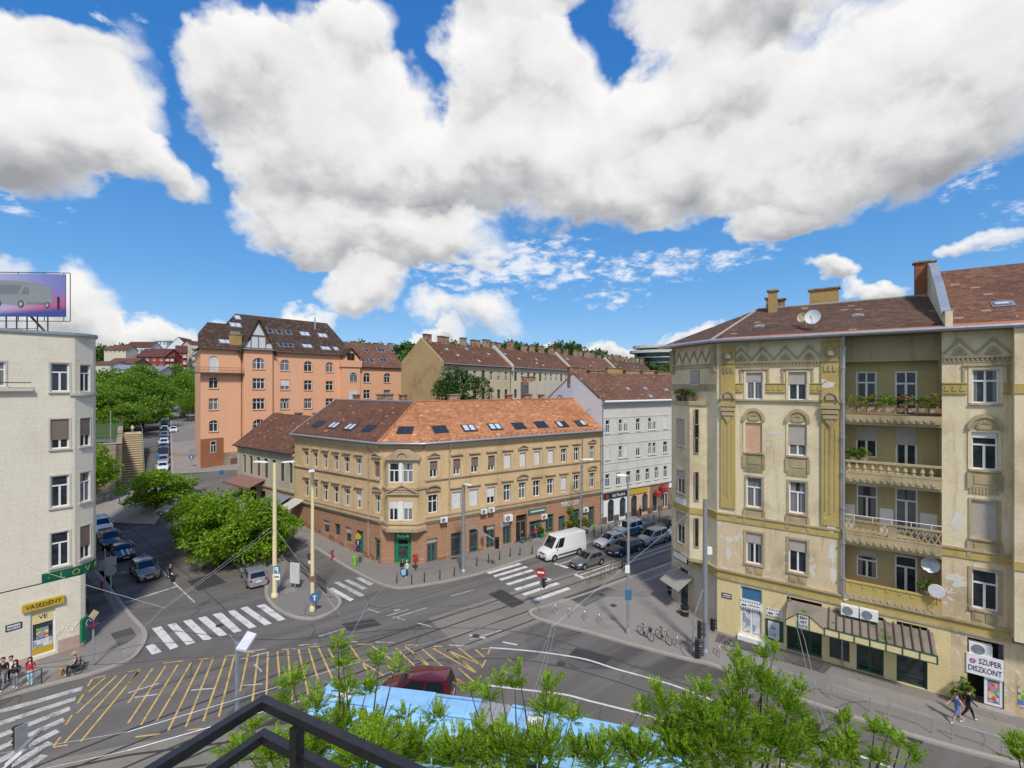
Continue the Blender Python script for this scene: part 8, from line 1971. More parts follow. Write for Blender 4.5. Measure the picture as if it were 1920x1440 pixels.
 for s,n in ((1,'l'),(-1,'r')):          # fingers and thumb
  w,h_ = J[n + 'wri'][0] * k,J[n + 'hand'][0] * k; d = (h_ - w).normalized(); sd2 = Vector((1,0,0)); sd2 = (sd2 - d * sd2.dot(d)).normalized(); up2 = d.cross(sd2)
  for i,ln in enumerate((.065,.075,.07,.055)): b0_ = h_ + sd2 * (.03 - .02 * i) * k; mb.tube([b0_,b0_ + d * ln * .6 * k,b0_ + (d * ln + up2 * .02 * s) * k],[.009 * k,.008 * k,.006 * k],5,2)
  b0_ = w + d * .03 * k + sd2 * .03 * k; mb.tube([b0_,b0_ + (d * .03 + sd2 * .03) * k,b0_ + (d * .055 + sd2 * .035) * k],[.010 * k,.009 * k,.007 * k],5,2)
 hd = J['head1'][0] * k
 mb.tube([hd + Vector((.09,0,-.0)) * k,hd + Vector((.115,0,-.025)) * k],[.012 * k,.014 * k],5,2)      # nose
 for s in (1,-1): mb.lathe(tuple(hd + Vector((.0,s * .098,-.01)) * k),[(.012,-.025),(.02,0),(.012,.03)],6,2)
 t = thing('person',p,label,cat,group,rz=math.atan2(head[1],head[0]))
 def add(name,mb,mats): o = mb.build(name,mats,None,smooth=True); o.data.transform(Matrix.Translation(o.location)); o.location = (0,0,0); o.parent = t; return o
 add('body',mb,[CL[top],CL[legs],M['skin'],CL[shoes] if shoes in CL else M['black_paint']])
 f = MB();
 for s in (1,-1): f.lathe(tuple(hd + Vector((.088,s * .035,.015)) * k),[(.004,-.006),(.011,0),(.004,.006)],6)
 f.box(tuple(hd + Vector((.093,0,-.06)) * k),(.012,.045 * k,.008)); add('face_features',f,M['hair_dark'])
 h_ = MB(); c = hd + Vector((-.015,0,.02)) * k; pr = [(.06,.125),(.1,.105),(.122,.05),(.122,0),(.11,-.06)] if not long_hair else [(.06,.125),(.1,.105),(.124,.05),(.126,-.05),(.13,-.2),(.10,-.3)]
 n = 12; vs = []
 for rr,z in pr: vs += [(c.x + rr * k * math.cos(i * math.pi * 1.36 / n + math.pi * .32) ,c.y + rr * k * .92 * math.sin(i * math.pi * 1.36 / n + math.pi * .32),c.z + z * k) for i in range(n + 1)]
 fs = [(a_ * (n + 1) + i,a_ * (n + 1) + i + 1,(a_ + 1) * (n + 1) + i + 1,(a_ + 1) * (n + 1) + i) for a_ in range(len(pr) - 1) for i in range(n)] + [tuple(range(n + 1))]
 h_.mesh(vs,fs); add('hair',h_,M[hair])
 if hat: q = MB(); q.lathe(tuple(hd + Vector((-.01,0,.06)) * k),[(.2,0),(.2,.012),(.12,.02),(.11,.1),(.06,.13)],14); add('hat',q,hat)
 return t
P_ = lambda px,py,h=.125: gp(px,py,0) + Vector((0,0,h))
person(P_(57,1287),(.25,-1),'person in a red hooded top and pale blue jeans waiting at the kerb','red','lightjeans','hair_dark',long_hair=True,hgt=1.68,seed=1)
person(P_(30,1294),(.1,-1),'person with long dark hair, dark top and wide grey blue jeans at the kerb','black','greyjeans',long_hair=True,hgt=1.72,seed=2); person(P_(21,1285),(.5,-1),'person in a white top and black trousers behind the wide grey jeans','white','black',hgt=1.7,seed=8)
person(P_(6,1290),(.6,-1),'person in black top and blue jeans, half behind the others at the frame edge','black','jeans',hgt=1.75,seed=3); person(P_(-5,1304),(1,-.4),'person in dark clothes with bare arms cut by the frame edge','black','plaid',sleeves=False,hgt=1.75,seed=4)
person(P_(754,1083),(.8,-.5),'person in a black jacket standing before the green post office door','black','navy',hgt=1.72,seed=5,long_hair=True); bg = thing('shopping_bag',P_(757,1083) + Vector((.05,-.2,.25)),'light blue bag hanging between the couple at the post office','bag'); mb = MB(); q = bg.location; mb.hexa([(q.x - .2,q.y - .1,q.z),(q.x + .2,q.y - .1,q.z),(q.x + .2,q.y + .1,q.z),(q.x - .2,q.y + .1,q.z),(q.x - .24,q.y - .06,q.z + .5),(q.x + .24,q.y - .06,q.z + .5),(q.x + .24,q.y + .06,q.z + .5),(q.x - .24,q.y + .06,q.z + .5)]); mb.build('bag_body',CL['skyblue'],bg); mb = MB(); mb.tube([(q.x - .12,q.y,q.z + .5),(q.x,q.y,q.z + .72),(q.x + .12,q.y,q.z + .5)],.012,4); mb.build('handle',CL['skyblue'],bg)
person(P_(763,1085),(-.7,-.6),'person in a white coat beside the dark jacketed companion at the post office','white','navy','hair_grey',hgt=1.66,seed=6)
person(P_(1795,1360),(-.82,.1),'person in a blue top and denim shorts walking past the discount shop','blue','denim',pose='walk',shorts=True,sleeves=False,hgt=1.72,seed=7); person(P_(1815,1354),(.85,-.4),'person in black trousers walking beside the denim shorts','black','black',pose='walk',hgt=1.78,seed=9)
person(P_(1004,1013),(-.6,-1),'person in a red and white jacket outside the souvenir shop','red','navy',hgt=1.7,seed=10); person(P_(1038,1003),(.4,-1),'person in a pale blue top sitting outside the cafe behind the van','blue','grey','hair_fair',hgt=1.5,pose='stand',seed=11); person(P_(978,1022),(1,-.3),'person in a teal skirt walking by the dark gateway','black','teal',pose='walk',hgt=1.66,seed=12)
person(gp(1201,973) + Vector((0,0,.125)),(-.9,-.5),'person in black walking by the arched shops of the white house','black','black',pose='walk',seed=13); q = Vector(FWs.P(21.5,9.7,1.5)); person(q,(.6,-1),'person in a pale shirt at the top of the stone stairs','white','grey',seed=14)
w0 = P_(143,1264); hd = Vector((-.75,-.66)); person(w0 + Vector((0,0,.02)),hd,'person in a plaid shirt and straw hat seated in the green wheelchair','plaid','black','hair_fair',pose='sit',seed=15,hat=plain('straw_hat',(.48,.30,.13),.8),sleeves=False)
wc = thing('wheelchair',w0,'green framed wheelchair on the pavement near the wooden sign post','wheelchair',rz=math.atan2(hd.y,hd.x))
def LB(name,mb,m,par): o = mb.build(name,m); o.data.transform(Matrix.Translation(o.location)); o.location = (0,0,0); o.parent = par; return o
mb = MB(); mb.box((.05,0,.40),(.46,.44,.05)); mb.box((-.2,0,.66),(.05,.44,.46)); LB('seat',mb,M['black_paint'],wc)
for s in (1,-1): mb = MB(); mb.tube([(-.12 + .3 * math.cos(a * .393),s * .3,.31 + .3 * math.sin(a * .393)) for a in range(17)],.02,5); mb.tube([(-.12,s * .3,.01),(-.12,s * .3,.61)],.006,3); mb.tube([(-.42,s * .3,.31),(.18,s * .3,.31)],.006,3); LB('wheel',mb,M['tyre'],wc); mb = MB(); mb.tube([(.38 + .09 * math.cos(a * .785),s * .24,.1 + .09 * math.sin(a * .785)) for a in range(9)],.015,5); LB('castor',mb,M['tyre'],wc)
mb = MB()
for s in (1,-1): mb.tube([(-.28,s * .24,.95),(-.22,s * .24,.35),(.3,s * .24,.4),(.5,s * .2,.08)],.016,5); mb.tube([(-.2,s * .24,.64),(.2,s * .24,.64),(.24,s * .24,.4)],.016,5)
LB('frame',mb,M['dark_green'],wc)
dg_ = thing('dog',P_(117,1270),'small tan and white dog sitting in front of the wheelchair','dog',rz=R(-60)); mb = MB()
mb.tube([(-.14,0,.14),(-.06,0,.22),(.05,0,.33),(.1,0,.44),(.13,0,.5)],[.09,.11,.10,.065,.05],10); mb.tube([(.09,0,.52),(.15,0,.53),(.24,0,.49),(.28,0,.48)],[.06,.075,.045,.03],8)
for s in (1,-1): mb.tube([(.06,s * .06,.3),(.08,s * .06,.15),(.09,s * .06,.02),(.13,s * .06,.02)],[.04,.026,.022,.024],6); mb.tube([(-.12,s * .09,.16),(.0,s * .11,.14),(-.06,s * .1,.03),(.05,s * .1,.02)],[.07,.05,.03,.025],6); mb.lathe((.12,s * .055,.57),[(.03,0),(.02,.06),(.004,.1)],5)
mb.tube([(-.2,0,.1),(-.3,.04,.06),(-.36,.08,.12)],[.03,.025,.012],5); LB('body',mb,wall_mat('dog_coat',(.42,.24,.10),(.7,.62,.5),stain=.9,streak=0),dg_)
m0 = gp(319,1088); hs = Vector((hL.x,hL.y)).normalized(); person(m0 + Vector((-hs.x * .2,-hs.y * .2,.32)),hs,'motorcyclist in a dark jacket with bare legs beside the taupe crossover','navy','black',pose='ride',shorts=True,seed=16)
ms = thing('motorcycle',m0,'dark scooter stopped on the lane line beside the taupe crossover','motorcycle',rz=math.atan2(hs.y,hs.x))
for x in (-.6,.65): mb = MB(); mb.lathe((x,0,.28),[(.12,-.05),(.26,-.06),(.28,0),(.26,.06),(.12,.05)],16,axis='y'); LB('wheel',mb,M['tyre'],ms)
mb = MB(); mb.tube([(-.75,0,.62),(-.3,0,.66),(.1,0,.42),(.4,0,.42),(.55,0,.75),(.5,0,.95)],[.12,.17,.12,.1,.14,.07],8); LB('body',mb,M['p_black'],ms); mb = MB(); mb.tube([(-.7,0,.78),(-.2,0,.8),(0,0,.75)],[.1,.14,.08],8); LB('seat',mb,M['black_paint'],ms); mb = MB(); mb.tube([(.42,-.34,1.0),(.5,0,.98),(.42,.34,1.0)],.02,5); LB('handlebar',mb,M['dark_metal'],ms); mb = MB(); mb.lathe((.66,0,.82),[(.09,-.02),(.07,.04)],10,axis='x'); LB('headlight',mb,M['lamp_clear'],ms)
# lamp posts, masts, signals
def post(name,px,py,top_py,r0,r1,m,label,cat='lamp post',group=None,h=.125,base=True):
 p = gp(px,py) + Vector((0,0,h)); zt_ = H - (top_py - CY) * p.y / FPX; t = thing(name,p,label,cat,group)
 mb = MB(); mb.tube([p,(p.x,p.y,zt_)],[r0,r1],12)
 if base: mb.lathe(p,[(r0 * 1.5,0),(r0 * 1.5,.25),(r0 * 1.05,.4)],12)
 mb.build('pole',M[m],t,smooth=True); return t,p,zt_
def lamp_head(t,a,b,w=.32,m='white'):
 a,b = Vector(a),Vector(b); d = (b - a).normalized(); s = Vector((-d.y,d.x,0)).normalized(); L = (b - a).length; mb = MB(); u = Vector((0,0,1)); r = []
 for f,k,hh in ((0,.5,.06),(.25,1,.12),(.8,1,.11),(1,.6,.05)): c = a + d * L * f; r.append([c - s * w / 2 * k,c + s * w / 2 * k,c + s * w / 2.6 * k + u * hh,c - s * w / 2.6 * k + u * hh])
 for p,q in zip(r,r[1:]):
  for j in range(4): mb.poly([p[j],p[(j + 1) % 4],q[(j + 1) % 4],q[j]])
 mb.poly(r[0]); mb.poly(r[-1]); o = mb.build('lamp_head',M[m],t); g = MB(); c0_,c1_ = a + d * L * .3 - u * .012,a + d * L * .85 - u * .012; g.poly([c0_ - s * w * .35,c0_ + s * w * .35,c1_ + s * w * .3,c1_ - s * w * .3]); g.build('lens',M['lamp_clear'],o)
def bar(t,pts,r=.04,m='zinc_light',name='arm'): mb = MB(); mb.tube(pts,r,6); return mb.build(name,M[m],t,smooth=True)
V3 = Vector
t,p,z = post('lamp_post',515,1121,868,.21,.15,'post_yellow','tall thick cream pole with twin lamp arms at the corner of the square');
for s in (-1,1): bar(t,[p + V3((0,0,z - p.z - .1)),V3((p.x + s * .7,p.y,z + .02))],.03); lamp_head(t,(p.x + s * .6,p.y,z + .02),(p.x + s * 1.9,p.y - .1,z + .12))
t,p,z = post('lamp_post',586,1147,882,.17,.12,'post_yellow','slimmer cream pole with a single lamp on the tip of the traffic island'); lamp_head(t,(p.x - .1,p.y,z),(p.x + .5,p.y - 1.3,z + .1),.5); bar(t,[(p.x,p.y,p.z + 2.6),(p.x,p.y,p.z + 3.0)],.3,'canvas_brown','collar')
t,p,z = post('lamp_post',869,1076,908,.24,.17,'zinc','dark grey lamp pole on the kerb before the tan house'); lamp_head(t,(p.x,p.y,z),(p.x + .9,p.y - 1.3,z + .15),.4); e = gp(925,1062); sig_arm = V3((p.x + 3.2,p.y + .6,H - (1012 - CY) * (p.y + .6) / FPX)); bar(t,[(p.x,p.y,H - (977 - CY) * p.y / FPX),sig_arm],.07)
t,p,z = post('lamp_post',1178,1191,893,.13,.09,'zinc_light','slender galvanised lamp post on the plaza before the ochre house'); bar(t,[(p.x,p.y,z),(p.x - .3,p.y,z + .1)]); lamp_head(t,(p.x - .1,p.y,z + .05),(p.x - 1.0,p.y - .3,z + .12),.4)
mb = MB(); mb.box((p.x - .02,p.y - .12,3.2),(.5,.05,.8)); mb.build('sign_plate',M['p_midblue'],t); mb = MB(); mb.box((p.x - .1,p.y - .12,5.2),(.35,.05,.6)); mb.build('sign_plate',M['white'],t)
t,p,z = post('lamp_post',1089,1013,862,.12,.08,'zinc_light','thin galvanised lamp post behind the white delivery van'); lamp_head(t,(p.x,p.y,z),(p.x + 1.5,p.y - .3,z + .1),.4)
t,p,z = post('catenary_mast',1322,1229,936,.19,.15,'zinc','thick galvanised mast with stay cables beside the cut corner of the ochre house','mast'); mast = V3((p.x,p.y,z)); mast_p = p; mb = MB(); mb.box((p.x + .25,p.y - .1,7.6),(.35,.25,.5)); mb.build('junction_box',M['white'],t)
d = 20.5; q = V3(((444.5 - CX) * d / FPX,d,0)); zl = H - (1205 - CY) * d / FPX; t = thing('lamp_post',q,'grey lamp post with a flat white head rising behind the balcony railing','lamp post'); bar(t,[q,(q.x,q.y,zl)],.09,'zinc','pole'); mb = MB(); pl = [at(442,1216,20.3),at(461,1219,20.2),at(481,1188,20.9),at(464,1183,21.0)]; mb.hexa([p_ - V3((0,-.02,.1)) for p_ in pl] + pl); mb.build('lamp_head',M['poster'],t); bar(t,[(q.x,q.y,zl - .05),(q.x - .35,q.y,zl + .35)],.02,'zinc','bracket')
d = 11; q = V3(((-10 - CX) * d / FPX,d,0)); t = thing('lamp_post',q,'pale lamp arm and lamp head reaching into the bottom corner of the frame','lamp post'); bar(t,[q,(q.x,q.y,9.2),at(20,1425,d),at(80,1366,d)],.05,'zinc_light','arm'); lamp_head(t,at(12,1440,d),at(48,1408,d),.34,'poster')
t,p,z = post('lamp_post',218,822,780,.09,.06,'zinc_light','small park lamp on the terrace above the stone wall',h=0,base=False); p2 = V3(FWl.P(FWl.L - 1.5,9.7,-4)); t.location = p2
def signal(p,head,label,n=3,s=1.0,group='traffic lights'):
 t = thing('traffic_light',p,label,'traffic light',group,rz=math.atan2(head[1],head[0])); mb = MB(); mb.box((0,0,.48 * s),(.22 * s,.34 * s,.32 * n * s)); LB('housing',mb,M['plastic_black'],t)
 for i in range(n):
  z = (.48 + (i - (n - 1) / 2) * .31) * s; mb = MB(); mb.lathe((.112 * s,0,z),[(.10 * s,-.003),(.10 * s,.006)],12,axis='x'); l = LB('lens',mb,M['car_glass'],t); mb = MB()
  for a in range(8): a0,a1 = math.pi * a / 8,math.pi * (a + 1) / 8; mb.poly([(.11 * s,.13 * s * math.cos(a0),z + .13 * s * math.sin(a0)),(.36 * s,.13 * s * math.cos(a0),z - .02 + .13 * s * math.sin(a0)),(.36 * s,.13 * s * math.cos(a1),z - .02 + .13 * s * math.sin(a1)),(.11 * s,.13 * s * math.cos(a1),z + .13 * s * math.sin(a1))])
  LB('visor',mb,M['plastic_black'],l)
 return t
pz = lambda px,py,d: at(px,py,d)
dm = mast_p.y
signal(pz(1311,1195,dm - .3),(1,-.3),'upper black traffic light left of the galvanised mast',s=1.15); signal(pz(1307,1232,dm - .5),(1,-.25),'lower and larger black traffic light hung beside the galvanised mast',s=1.2); signal(pz(1336,1182,dm + .2),(1,.2),'small black traffic light right of the galvanised mast',s=.85)
t = thing('signal_post',gp(1297,1228),'thin slanting signal support left of the galvanised mast','post'); bar(t,[gp(1297,1230) + V3((0,0,.1)),pz(1301,1155,dm - .3),pz(1318,1105,dm)],.05,'zinc','pole')
signal(sig_arm + V3((.25,0,-.9)),(.2,-1),'black traffic light hanging from the arm of the dark lamp pole',s=1.2); signal(V3(FR.P(FR.u(910,1.5),FR.z(910,1000,1.5),1.5)),(-.8,-.5),'black traffic light before the second shop window of the tan house',s=.9)
signal(gp(160,1195) + V3((0,0,2.0)),(.6,-.4),'black traffic light beside the green advert board at the cream house',s=1.0); tl = signal(pz(36,1400,12),(-1,.35),'small traffic light with a pale grey back plate at the bottom left',s=.56); mb = MB(); mb.box((-.09,0,.27),(.03,.24,.62)); LB('back_plate',mb,M['zinc_light'],tl)
def sign_post(px,py,hpx,plates,label,m='zinc_light',r=.035):
 t,p,z = post('sign_post',px,py,hpx,r,r,m,label,'sign post',base=False)
 for (y,shp,s,mm,mk,hd) in plates:
  h = Vector(hd).normalized(); F = Frame((p.x - h.y * -1 * 0 ,p.y),(p.x + h.y,p.y - h.x),out=(h.x,h.y)); zc = H - (y - CY) * p.y / FPX; mb = MB(); K = 20 if shp == 'o' else 4; o_ = math.pi / 4 * (shp == 's')
  mb.prism(F,[(s * math.cos(k * 2 * math.pi / K + o_),zc + s * math.sin(k * 2 * math.pi / K + o_)) for k in range(K)],.04,.06); pl_ = mb.build('sign_plate',M[mm],t)
  if mk:
   mb = MB()
   for (a,b,c_,e_) in mk[1]: mb.fbox(F,a * s,b * s,zc + c_ * s,zc + e_ * s,.061,.07)
   mb.build('symbol',M[mk[0]],pl_)
 return t,p
BAR = ('white',((-.7,.7,-.18,.18),)); ARR = ('white',((-.12,.12,-.6,.5),(-.35,.35,.25,.4))); X_ = ('p_red',((-.1,.1,-.9,.9),(-.9,.9,-.1,.1)))
sign_post(1014,1150,1062,((1073,'o',.42,'p_red',BAR,(-.2,-1)),(1090,'o',.3,'zinc',None,(1,-.6))),'no entry sign with a white bar on the tip of the plaza'); signal(gp(1014,1150) + V3((.25,.0,2.2)),(1,.3),'small traffic light on the no entry sign post',s=.8)
t,p = sign_post(672,1066,1000,((1006,'d',.42,'sign_yellow',None,(-.3,-1)),(1017,'o',.36,'p_navy',ARR,(-.3,-1)),(1029,'o',.34,'p_navy',X_,(-.3,-1))),'sign post with a yellow diamond above two round blue signs by the tan house')
sign_post(582,1130,1030,((1044,'o',.34,'p_navy',X_,(-.4,-1)),(1053,'s',.25,'white',None,(-.4,-1))),'round blue no stopping sign beside the slimmer cream pole'); q = gp(588,1150); sign_post(590,1152,1112,((1120,'o',.42,'p_midblue',ARR,(.3,-1)),),'round blue keep right sign on the tip of the traffic island')
t,p = sign_post(519,1122,1060,((1068,'s',.5,'p_midblue',('white',((-.3,-.1,-.5,.5),(-.1,.3,.3,.5),(.2,.35,.0,.5),(-.1,.3,-.05,.12)))  ,(.1,-1)),(1081,'s',.42,'white',('black_paint',((-.5,.5,-.15,.1),)),(.1,-1))),'blue parking sign over a white plate on the thick cream pole')
t,p = sign_post(175,1252,1146,((1152,'d',.34,'shop_cream',None,(1,-.2)),(1171,'o',.33,'p_navy',X_,(.8,-.6))),'sign post with a yellow diamond and a blue no stopping disc by the cream house',r=.06)
sign_post(208,1140,1042,((1052,'s',.55,'zinc',None,(.6,-1)),(1070,'o',.42,'zinc',None,(.5,-1))),'sign post showing grey sign backs at the stop line','zinc',.06); sign_post(197,1112,1030,((1058,'s',.6,'zinc',None,(.6,-1)),),'second sign post with a grey square back behind the stop line signs','zinc',.06)
sign_post(296,873,852,((857,'s',.5,'p_midblue',None,(.4,-1)),),'blue square sign at the foot of the climbing street'); sign_post(359,877,852,((857,'o',.45,'p_midblue',ARR,(.4,-1)),),'round blue sign on the right kerb of the climbing street'); sign_post(416,908,880,((886,'s',.5,'p_midblue',None,(0,-1)),),'blue sign on the pavement before the orange house')
def copies(first,pts,group,labels):
 for i,p in enumerate(pts):
  o = first if i == 0 else copy_tree(first); o.location = p; o['label'] = labels(i); o['group'] = group
 return first
b0_ = thing('bollard',(0,0,0),'x','bollard'); mb = MB(); mb.lathe((0,0,0),[(.06,-.1),(.06,.9),(.045,.98),(.0,1.0)],8); LB('shaft',mb,M['dark_green'],b0_)
bp_ = [(744,1096),(772,1098),(796,1094),(825,1089),(852,1083),(894,1064),(916,1058),(937,1052),(957,1046),(975,1044),(998,1041),(1114,1008),(1128,1003),(1142,999),(1155,994),(1203,986),(1215,982),(1226,978),(1237,975),(195,938),(208,940),(224,944),(236,947),(246,950)]
copies(b0_,[P_(*q,0.12 + zt(gp(*q).x,gp(*q).y) * 0) for q in bp_],'bollards along the kerbs',lambda i: ('thin dark bollard on the kerb before the tan corner house' if i < 11 else 'thin dark bollard on the kerb before the white house' if i < 19 else 'thin dark bollard on the bend below the rubble stone wall'))
r0_ = thing('bike_stand',(0,0,0),'x','bike stand'); mb = MB(); mb.tube([(-.35,0,0),(-.35,0,.75),(-.3,0,.82),(.3,0,.82),(.35,0,.75),(.35,0,0)],.028,6); mb.tube([(-.35,0,.4),(.35,0,.4)],.022,5); LB('hoop',mb,M['zinc_light'],r0_); r0_.rotation_euler = (0,0,R(62))
copies(r0_,[P_(*q) for q in ((1044,1152),(1071,1158),(1099,1164),(1126,1170),(1271,1214),(1350,1232))],'bike stands on the plaza',lambda i: ('first empty bike stand from the no entry sign','second empty bike stand from the no entry sign','third empty bike stand from the no entry sign','fourth empty bike stand from the no entry sign','empty bike stand between the parked bicycles and the galvanised mast','bike stand right of the galvanised mast')[i])
cycle('dark bicycle with a pale front wheel parked nearest the lamp post',P_(1210,1199),(.5,-.85),M['p_navy'],True); cycle('dark city bicycle parked second from the lamp post',P_(1244,1206),(.45,-.9),M['black_paint']); cycle('bicycle leaning half hidden by leaves before the cinema',P_(1375,1232),(.3,-.9),M['white']); cycle('dark bicycle locked by the gateway of the tan house',P_(988,1018),(.8,.5),M['black_paint'])
h0 = thing('kerb_railing',(0,0,0),'x','railing'); mb = MB(); mb.tube([(-.95,0,0),(-.95,0,.85),(-.88,0,.93),(.88,0,.93),(.95,0,.85),(.95,0,0)],.03,6); LB('hoop',mb,M['zinc_light'],h0); h0.rotation_euler = (0,0,math.atan2(-.57,.82))
copies(h0,[P_(*q) for q in ((1495,1296),(1594,1327),(1706,1366),(1831,1406))],'hoop railings along the kerb',lambda i: ('hoop railing nearest the cinema entrance, partly behind leaves','hoop railing second from the cinema entrance','hoop railing before the last cinema window','hoop railing beside the two walkers')[i])
k0_ = thing('tram_barrier',(0,0,0),'x','railing'); mb = MB(); mb.tube([(-1,0,0),(-1,0,.95),(-.9,0,1.05),(.9,0,1.05),(1,0,.95),(1,0,0)],.035,6); mb.tube([(-1,0,.5),(1,0,.5)],.025,5); LB('hoop',mb,M['frame_brown'],k0_); k0_.rotation_euler = (0,0,math.atan2(1,1.4))
copies(k0_,[P_(*q) for q in ((1120,1093),(1140,1084),(1157,1075))],'dark tube barriers beside the tram rails',lambda i: ('dark tube barrier nearest the crossing','middle dark tube barrier beside the tram rails','dark tube barrier nearest the litter bin')[i])
def bin_(p,m,label,h=.9,r=.24,cat='bin'): t = thing('litter_bin',p,label,cat); mb = MB(); mb.lathe(p,[(r * .8,0),(r,.1),(r,h),(r * 1.1,h),(r * 1.1,h + .08),(r * .6,h + .12)],12); mb.build('container',M[m],t); mb = MB(); mb.lathe((p[0],p[1],p[2] + h * .62),[(r * 1.02,0),(r * 1.03,.12)],12); mb.build('band',M['zinc'],t); return t
M['lime'] = plain('lime_plastic',(.18,.50,.02),.5); bin_(P_(665,1063),'lime','bright green litter bin on the pavement beside the tan house'); bin_(P_(1169,1068),'dark_metal','dark litter bin at the end of the tube barriers'); bin_(P_(1257,1115),'plastic_black','dark planter tub under the corner shop awning',.6,.3,'planter'); bin_(P_(1284,1157),'plastic_black','dark tub beside the corner shop door',.7,.32,'planter'); bin_(P_(1114,1000),'lime','small lime bin beside the green plant tub',.7,.15)
for px,py,lb in ((623,1050,'red hydrant on the pavement uphill of the green bin'),(190,1112,'red hydrant on the kerb by the cream house')):
 p = P_(px,py); p.z = zt(p.x,p.y) + .12; t = thing('hydrant',p,lb,'hydrant'); mb = MB(); mb.lathe(p,[(.13,0),(.11,.15),(.11,.7),(.15,.75),(.15,.85),(.1,1.0),(.03,1.08)],10); mb.build('body',M['p_red'],t); mb = MB(); mb.tube([p + V3((-.2,0,.8)),p + V3((.2,0,.8))],.05,6); mb.build('outlet',M['p_maroon'],t)
p = P_(779,1071); t = thing('post_box',p,'red post box on a stand beside the green post office door','post box'); mb = MB(); mb.box((p.x,p.y,1.35),(.5,.38,.75),FC.rz); mb.build('box',M['p_red'],t); bar(t,[p,p + V3((0,0,.95))],.06,'dark_metal','stand')
p = P_(553,1106); t = thing('advert_panel',p,'upright white and blue advert panel on the square beside the cream poles','advert panel'); mb = MB(); mb.box((p.x,p.y,1.6),(1.0,.15,1.9),R(-15)); mb.build('panel',M['poster'],t); bar(t,[p,p + V3((0,0,.7))],.07,'zinc','stand')
p = P_(158,1212); t = thing('advert_panel',p,'narrow green advert board beside the cream corner house','advert panel'); mb = MB(); mb.box((p.x,p.y,1.3),(.14,.8,1.7),R(15)); mb.build('panel',M['green_door'],t); bar(t,[p,p + V3((0,0,.6))],.05,'zinc','stand')
def fence(pts,h,gap,m,label,r=.018,rail=.03,zoff=.12):
 P = [Vector(q) for q in pts]; t = thing('railing',P[0],label,'railing'); mb = MB(); bb = MB()
 for a,b in zip(P,P[1:]):
  n = max(1,int((b - a).length / gap))
  for i in range(n + 1): q = a.lerp(b,i / n); q.z = zt(q.x,q.y) + zoff; bb.tube([q,q + V3((0,0,h))],r,4)
  A,B = a.copy(),b.copy(); A.z = zt(A.x,A.y) + zoff; B.z = zt(B.x,B.y) + zoff
  for k in (h,.15): mb.tube([A + V3((0,0,k)),B + V3((0,0,k))],rail,5)
 mb.build('rails',M[m],t); bb.build('bars',M[m],t); return t
fence([gp(612,1116),gp(570,1079),gp(532,1048)],1.05,.18,'dark_metal','dark barred railing along the edge of the square'); t = fence([gp(-60,1335),gp(78,1285)],.95,1.6,'dark_metal','dark pavement railing in front of the waiting group',.05)
# fittings of the ochre and tan houses
gC_ = [FO.at(x,y,1.75) for x,y in ((1473,1177),(1473,1167),(1496,1152),(1520,1153),(1546,1179),(1546,1191))]
t = thing('canopy',FO.P(OU(1610),3,0),'long weathered cinema canopy with a cream and green fascia and a small gabled end','canopy')
ua,ub,uc = FO.u(1473,1.75),FO.u(1546,1.75),FO.u(1758,1.75); zf0_,zf1_ = FO.z(1650,1207,1.75),FO.z(1650,1217,1.75); mb = MB(); mb.fbox(FO,ub,uc,zf1_ - .02,zf0_ + .08,1.7,1.75); mb.fbox(FO,uc - .05,uc,zf1_,zf0_ + .08,.06,1.7)
zg = zf1_; mb.prism(FO,[(ua,zg),(ub,zg),(ub,zg + .35),(ua + (ub - ua) * .62,zg + 1.0),(ua + (ub - ua) * .32,zg + 1.0),(ua,zg + .35)],1.72,1.78); mb.build('fascia',M['shop_cream'],t)
mb = MB()
for z in (zf1_ - .06,zf0_ + .08): mb.fbox(FO,ub,uc + .02,z,z + .06,1.69,1.78)
for k in range(8): u_ = ub + (uc - ub) * k / 7; mb.fbox(FO,u_ - .03,u_ + .03,zf1_,zf0_ + .08,1.751,1.78)
m1,m2 = ua + (ub - ua) * .32,ua + (ub - ua) * .62
for a,b in (((ua,zg),(ub,zg)),((ua,zg + .35),(m1,zg + 1.0)),((m1,zg + 1.0),(m2,zg + 1.0)),((m2,zg + 1.0),(ub,zg + .35)),((m1,zg),(m1,zg + 1.0)),((m2,zg),(m2,zg + 1.0)),((ua,zg),(ua,zg + .4)),((ub,zg),(ub,zg + .4))): mb.tube([FO.P(*a,1.79),FO.P(*b,1.79)],.035,4)
mb.build('green_edging',M['dark_green'],t)
M['old_felt'] = wall_mat('old_roof_felt',(.26,.22,.18),(.13,.11,.09),stain=.8,peel=(.07,.13,.02),peel_amt=.79); mb = MB(); zw = zf0_ + .75
mb.hexa([FO.P(ua,zf0_ + .0,1.69),FO.P(uc,zf0_ + .0,1.69),FO.P(uc,zw,.05),FO.P(ua,zw,.05),FO.P(ua,zf0_ + .06,1.69),FO.P(uc,zf0_ + .06,1.69),FO.P(uc,zw + .06,.05),FO.P(ua,zw + .06,.05)]); mb.build('roof',M['old_felt'],t); mb = MB()
for k in range(13): u_ = ub + (uc - ub) * (k + .5) / 13; mb.hexa([FO.P(u_,zf0_ + .06,1.68),FO.P(u_ + .06,zf0_ + .06,1.68),FO.P(u_ + .06,zw + .06,.06),FO.P(u_,zw + .06,.06),FO.P(u_,zf0_ + .22,1.68),FO.P(u_ + .06,zf0_ + .22,1.68),FO.P(u_ + .06,zw + .2,.06),FO.P(u_,zw + .2,.06)])
mb.build('ribs',M['frame_brown'],t); mb = MB(); mb.fbox(FO,m1 + .06,m2 - .06,zg + .06,zg + .95,1.785,1.80); sb_ = mb.build('sign_panel',M['poster'],t)
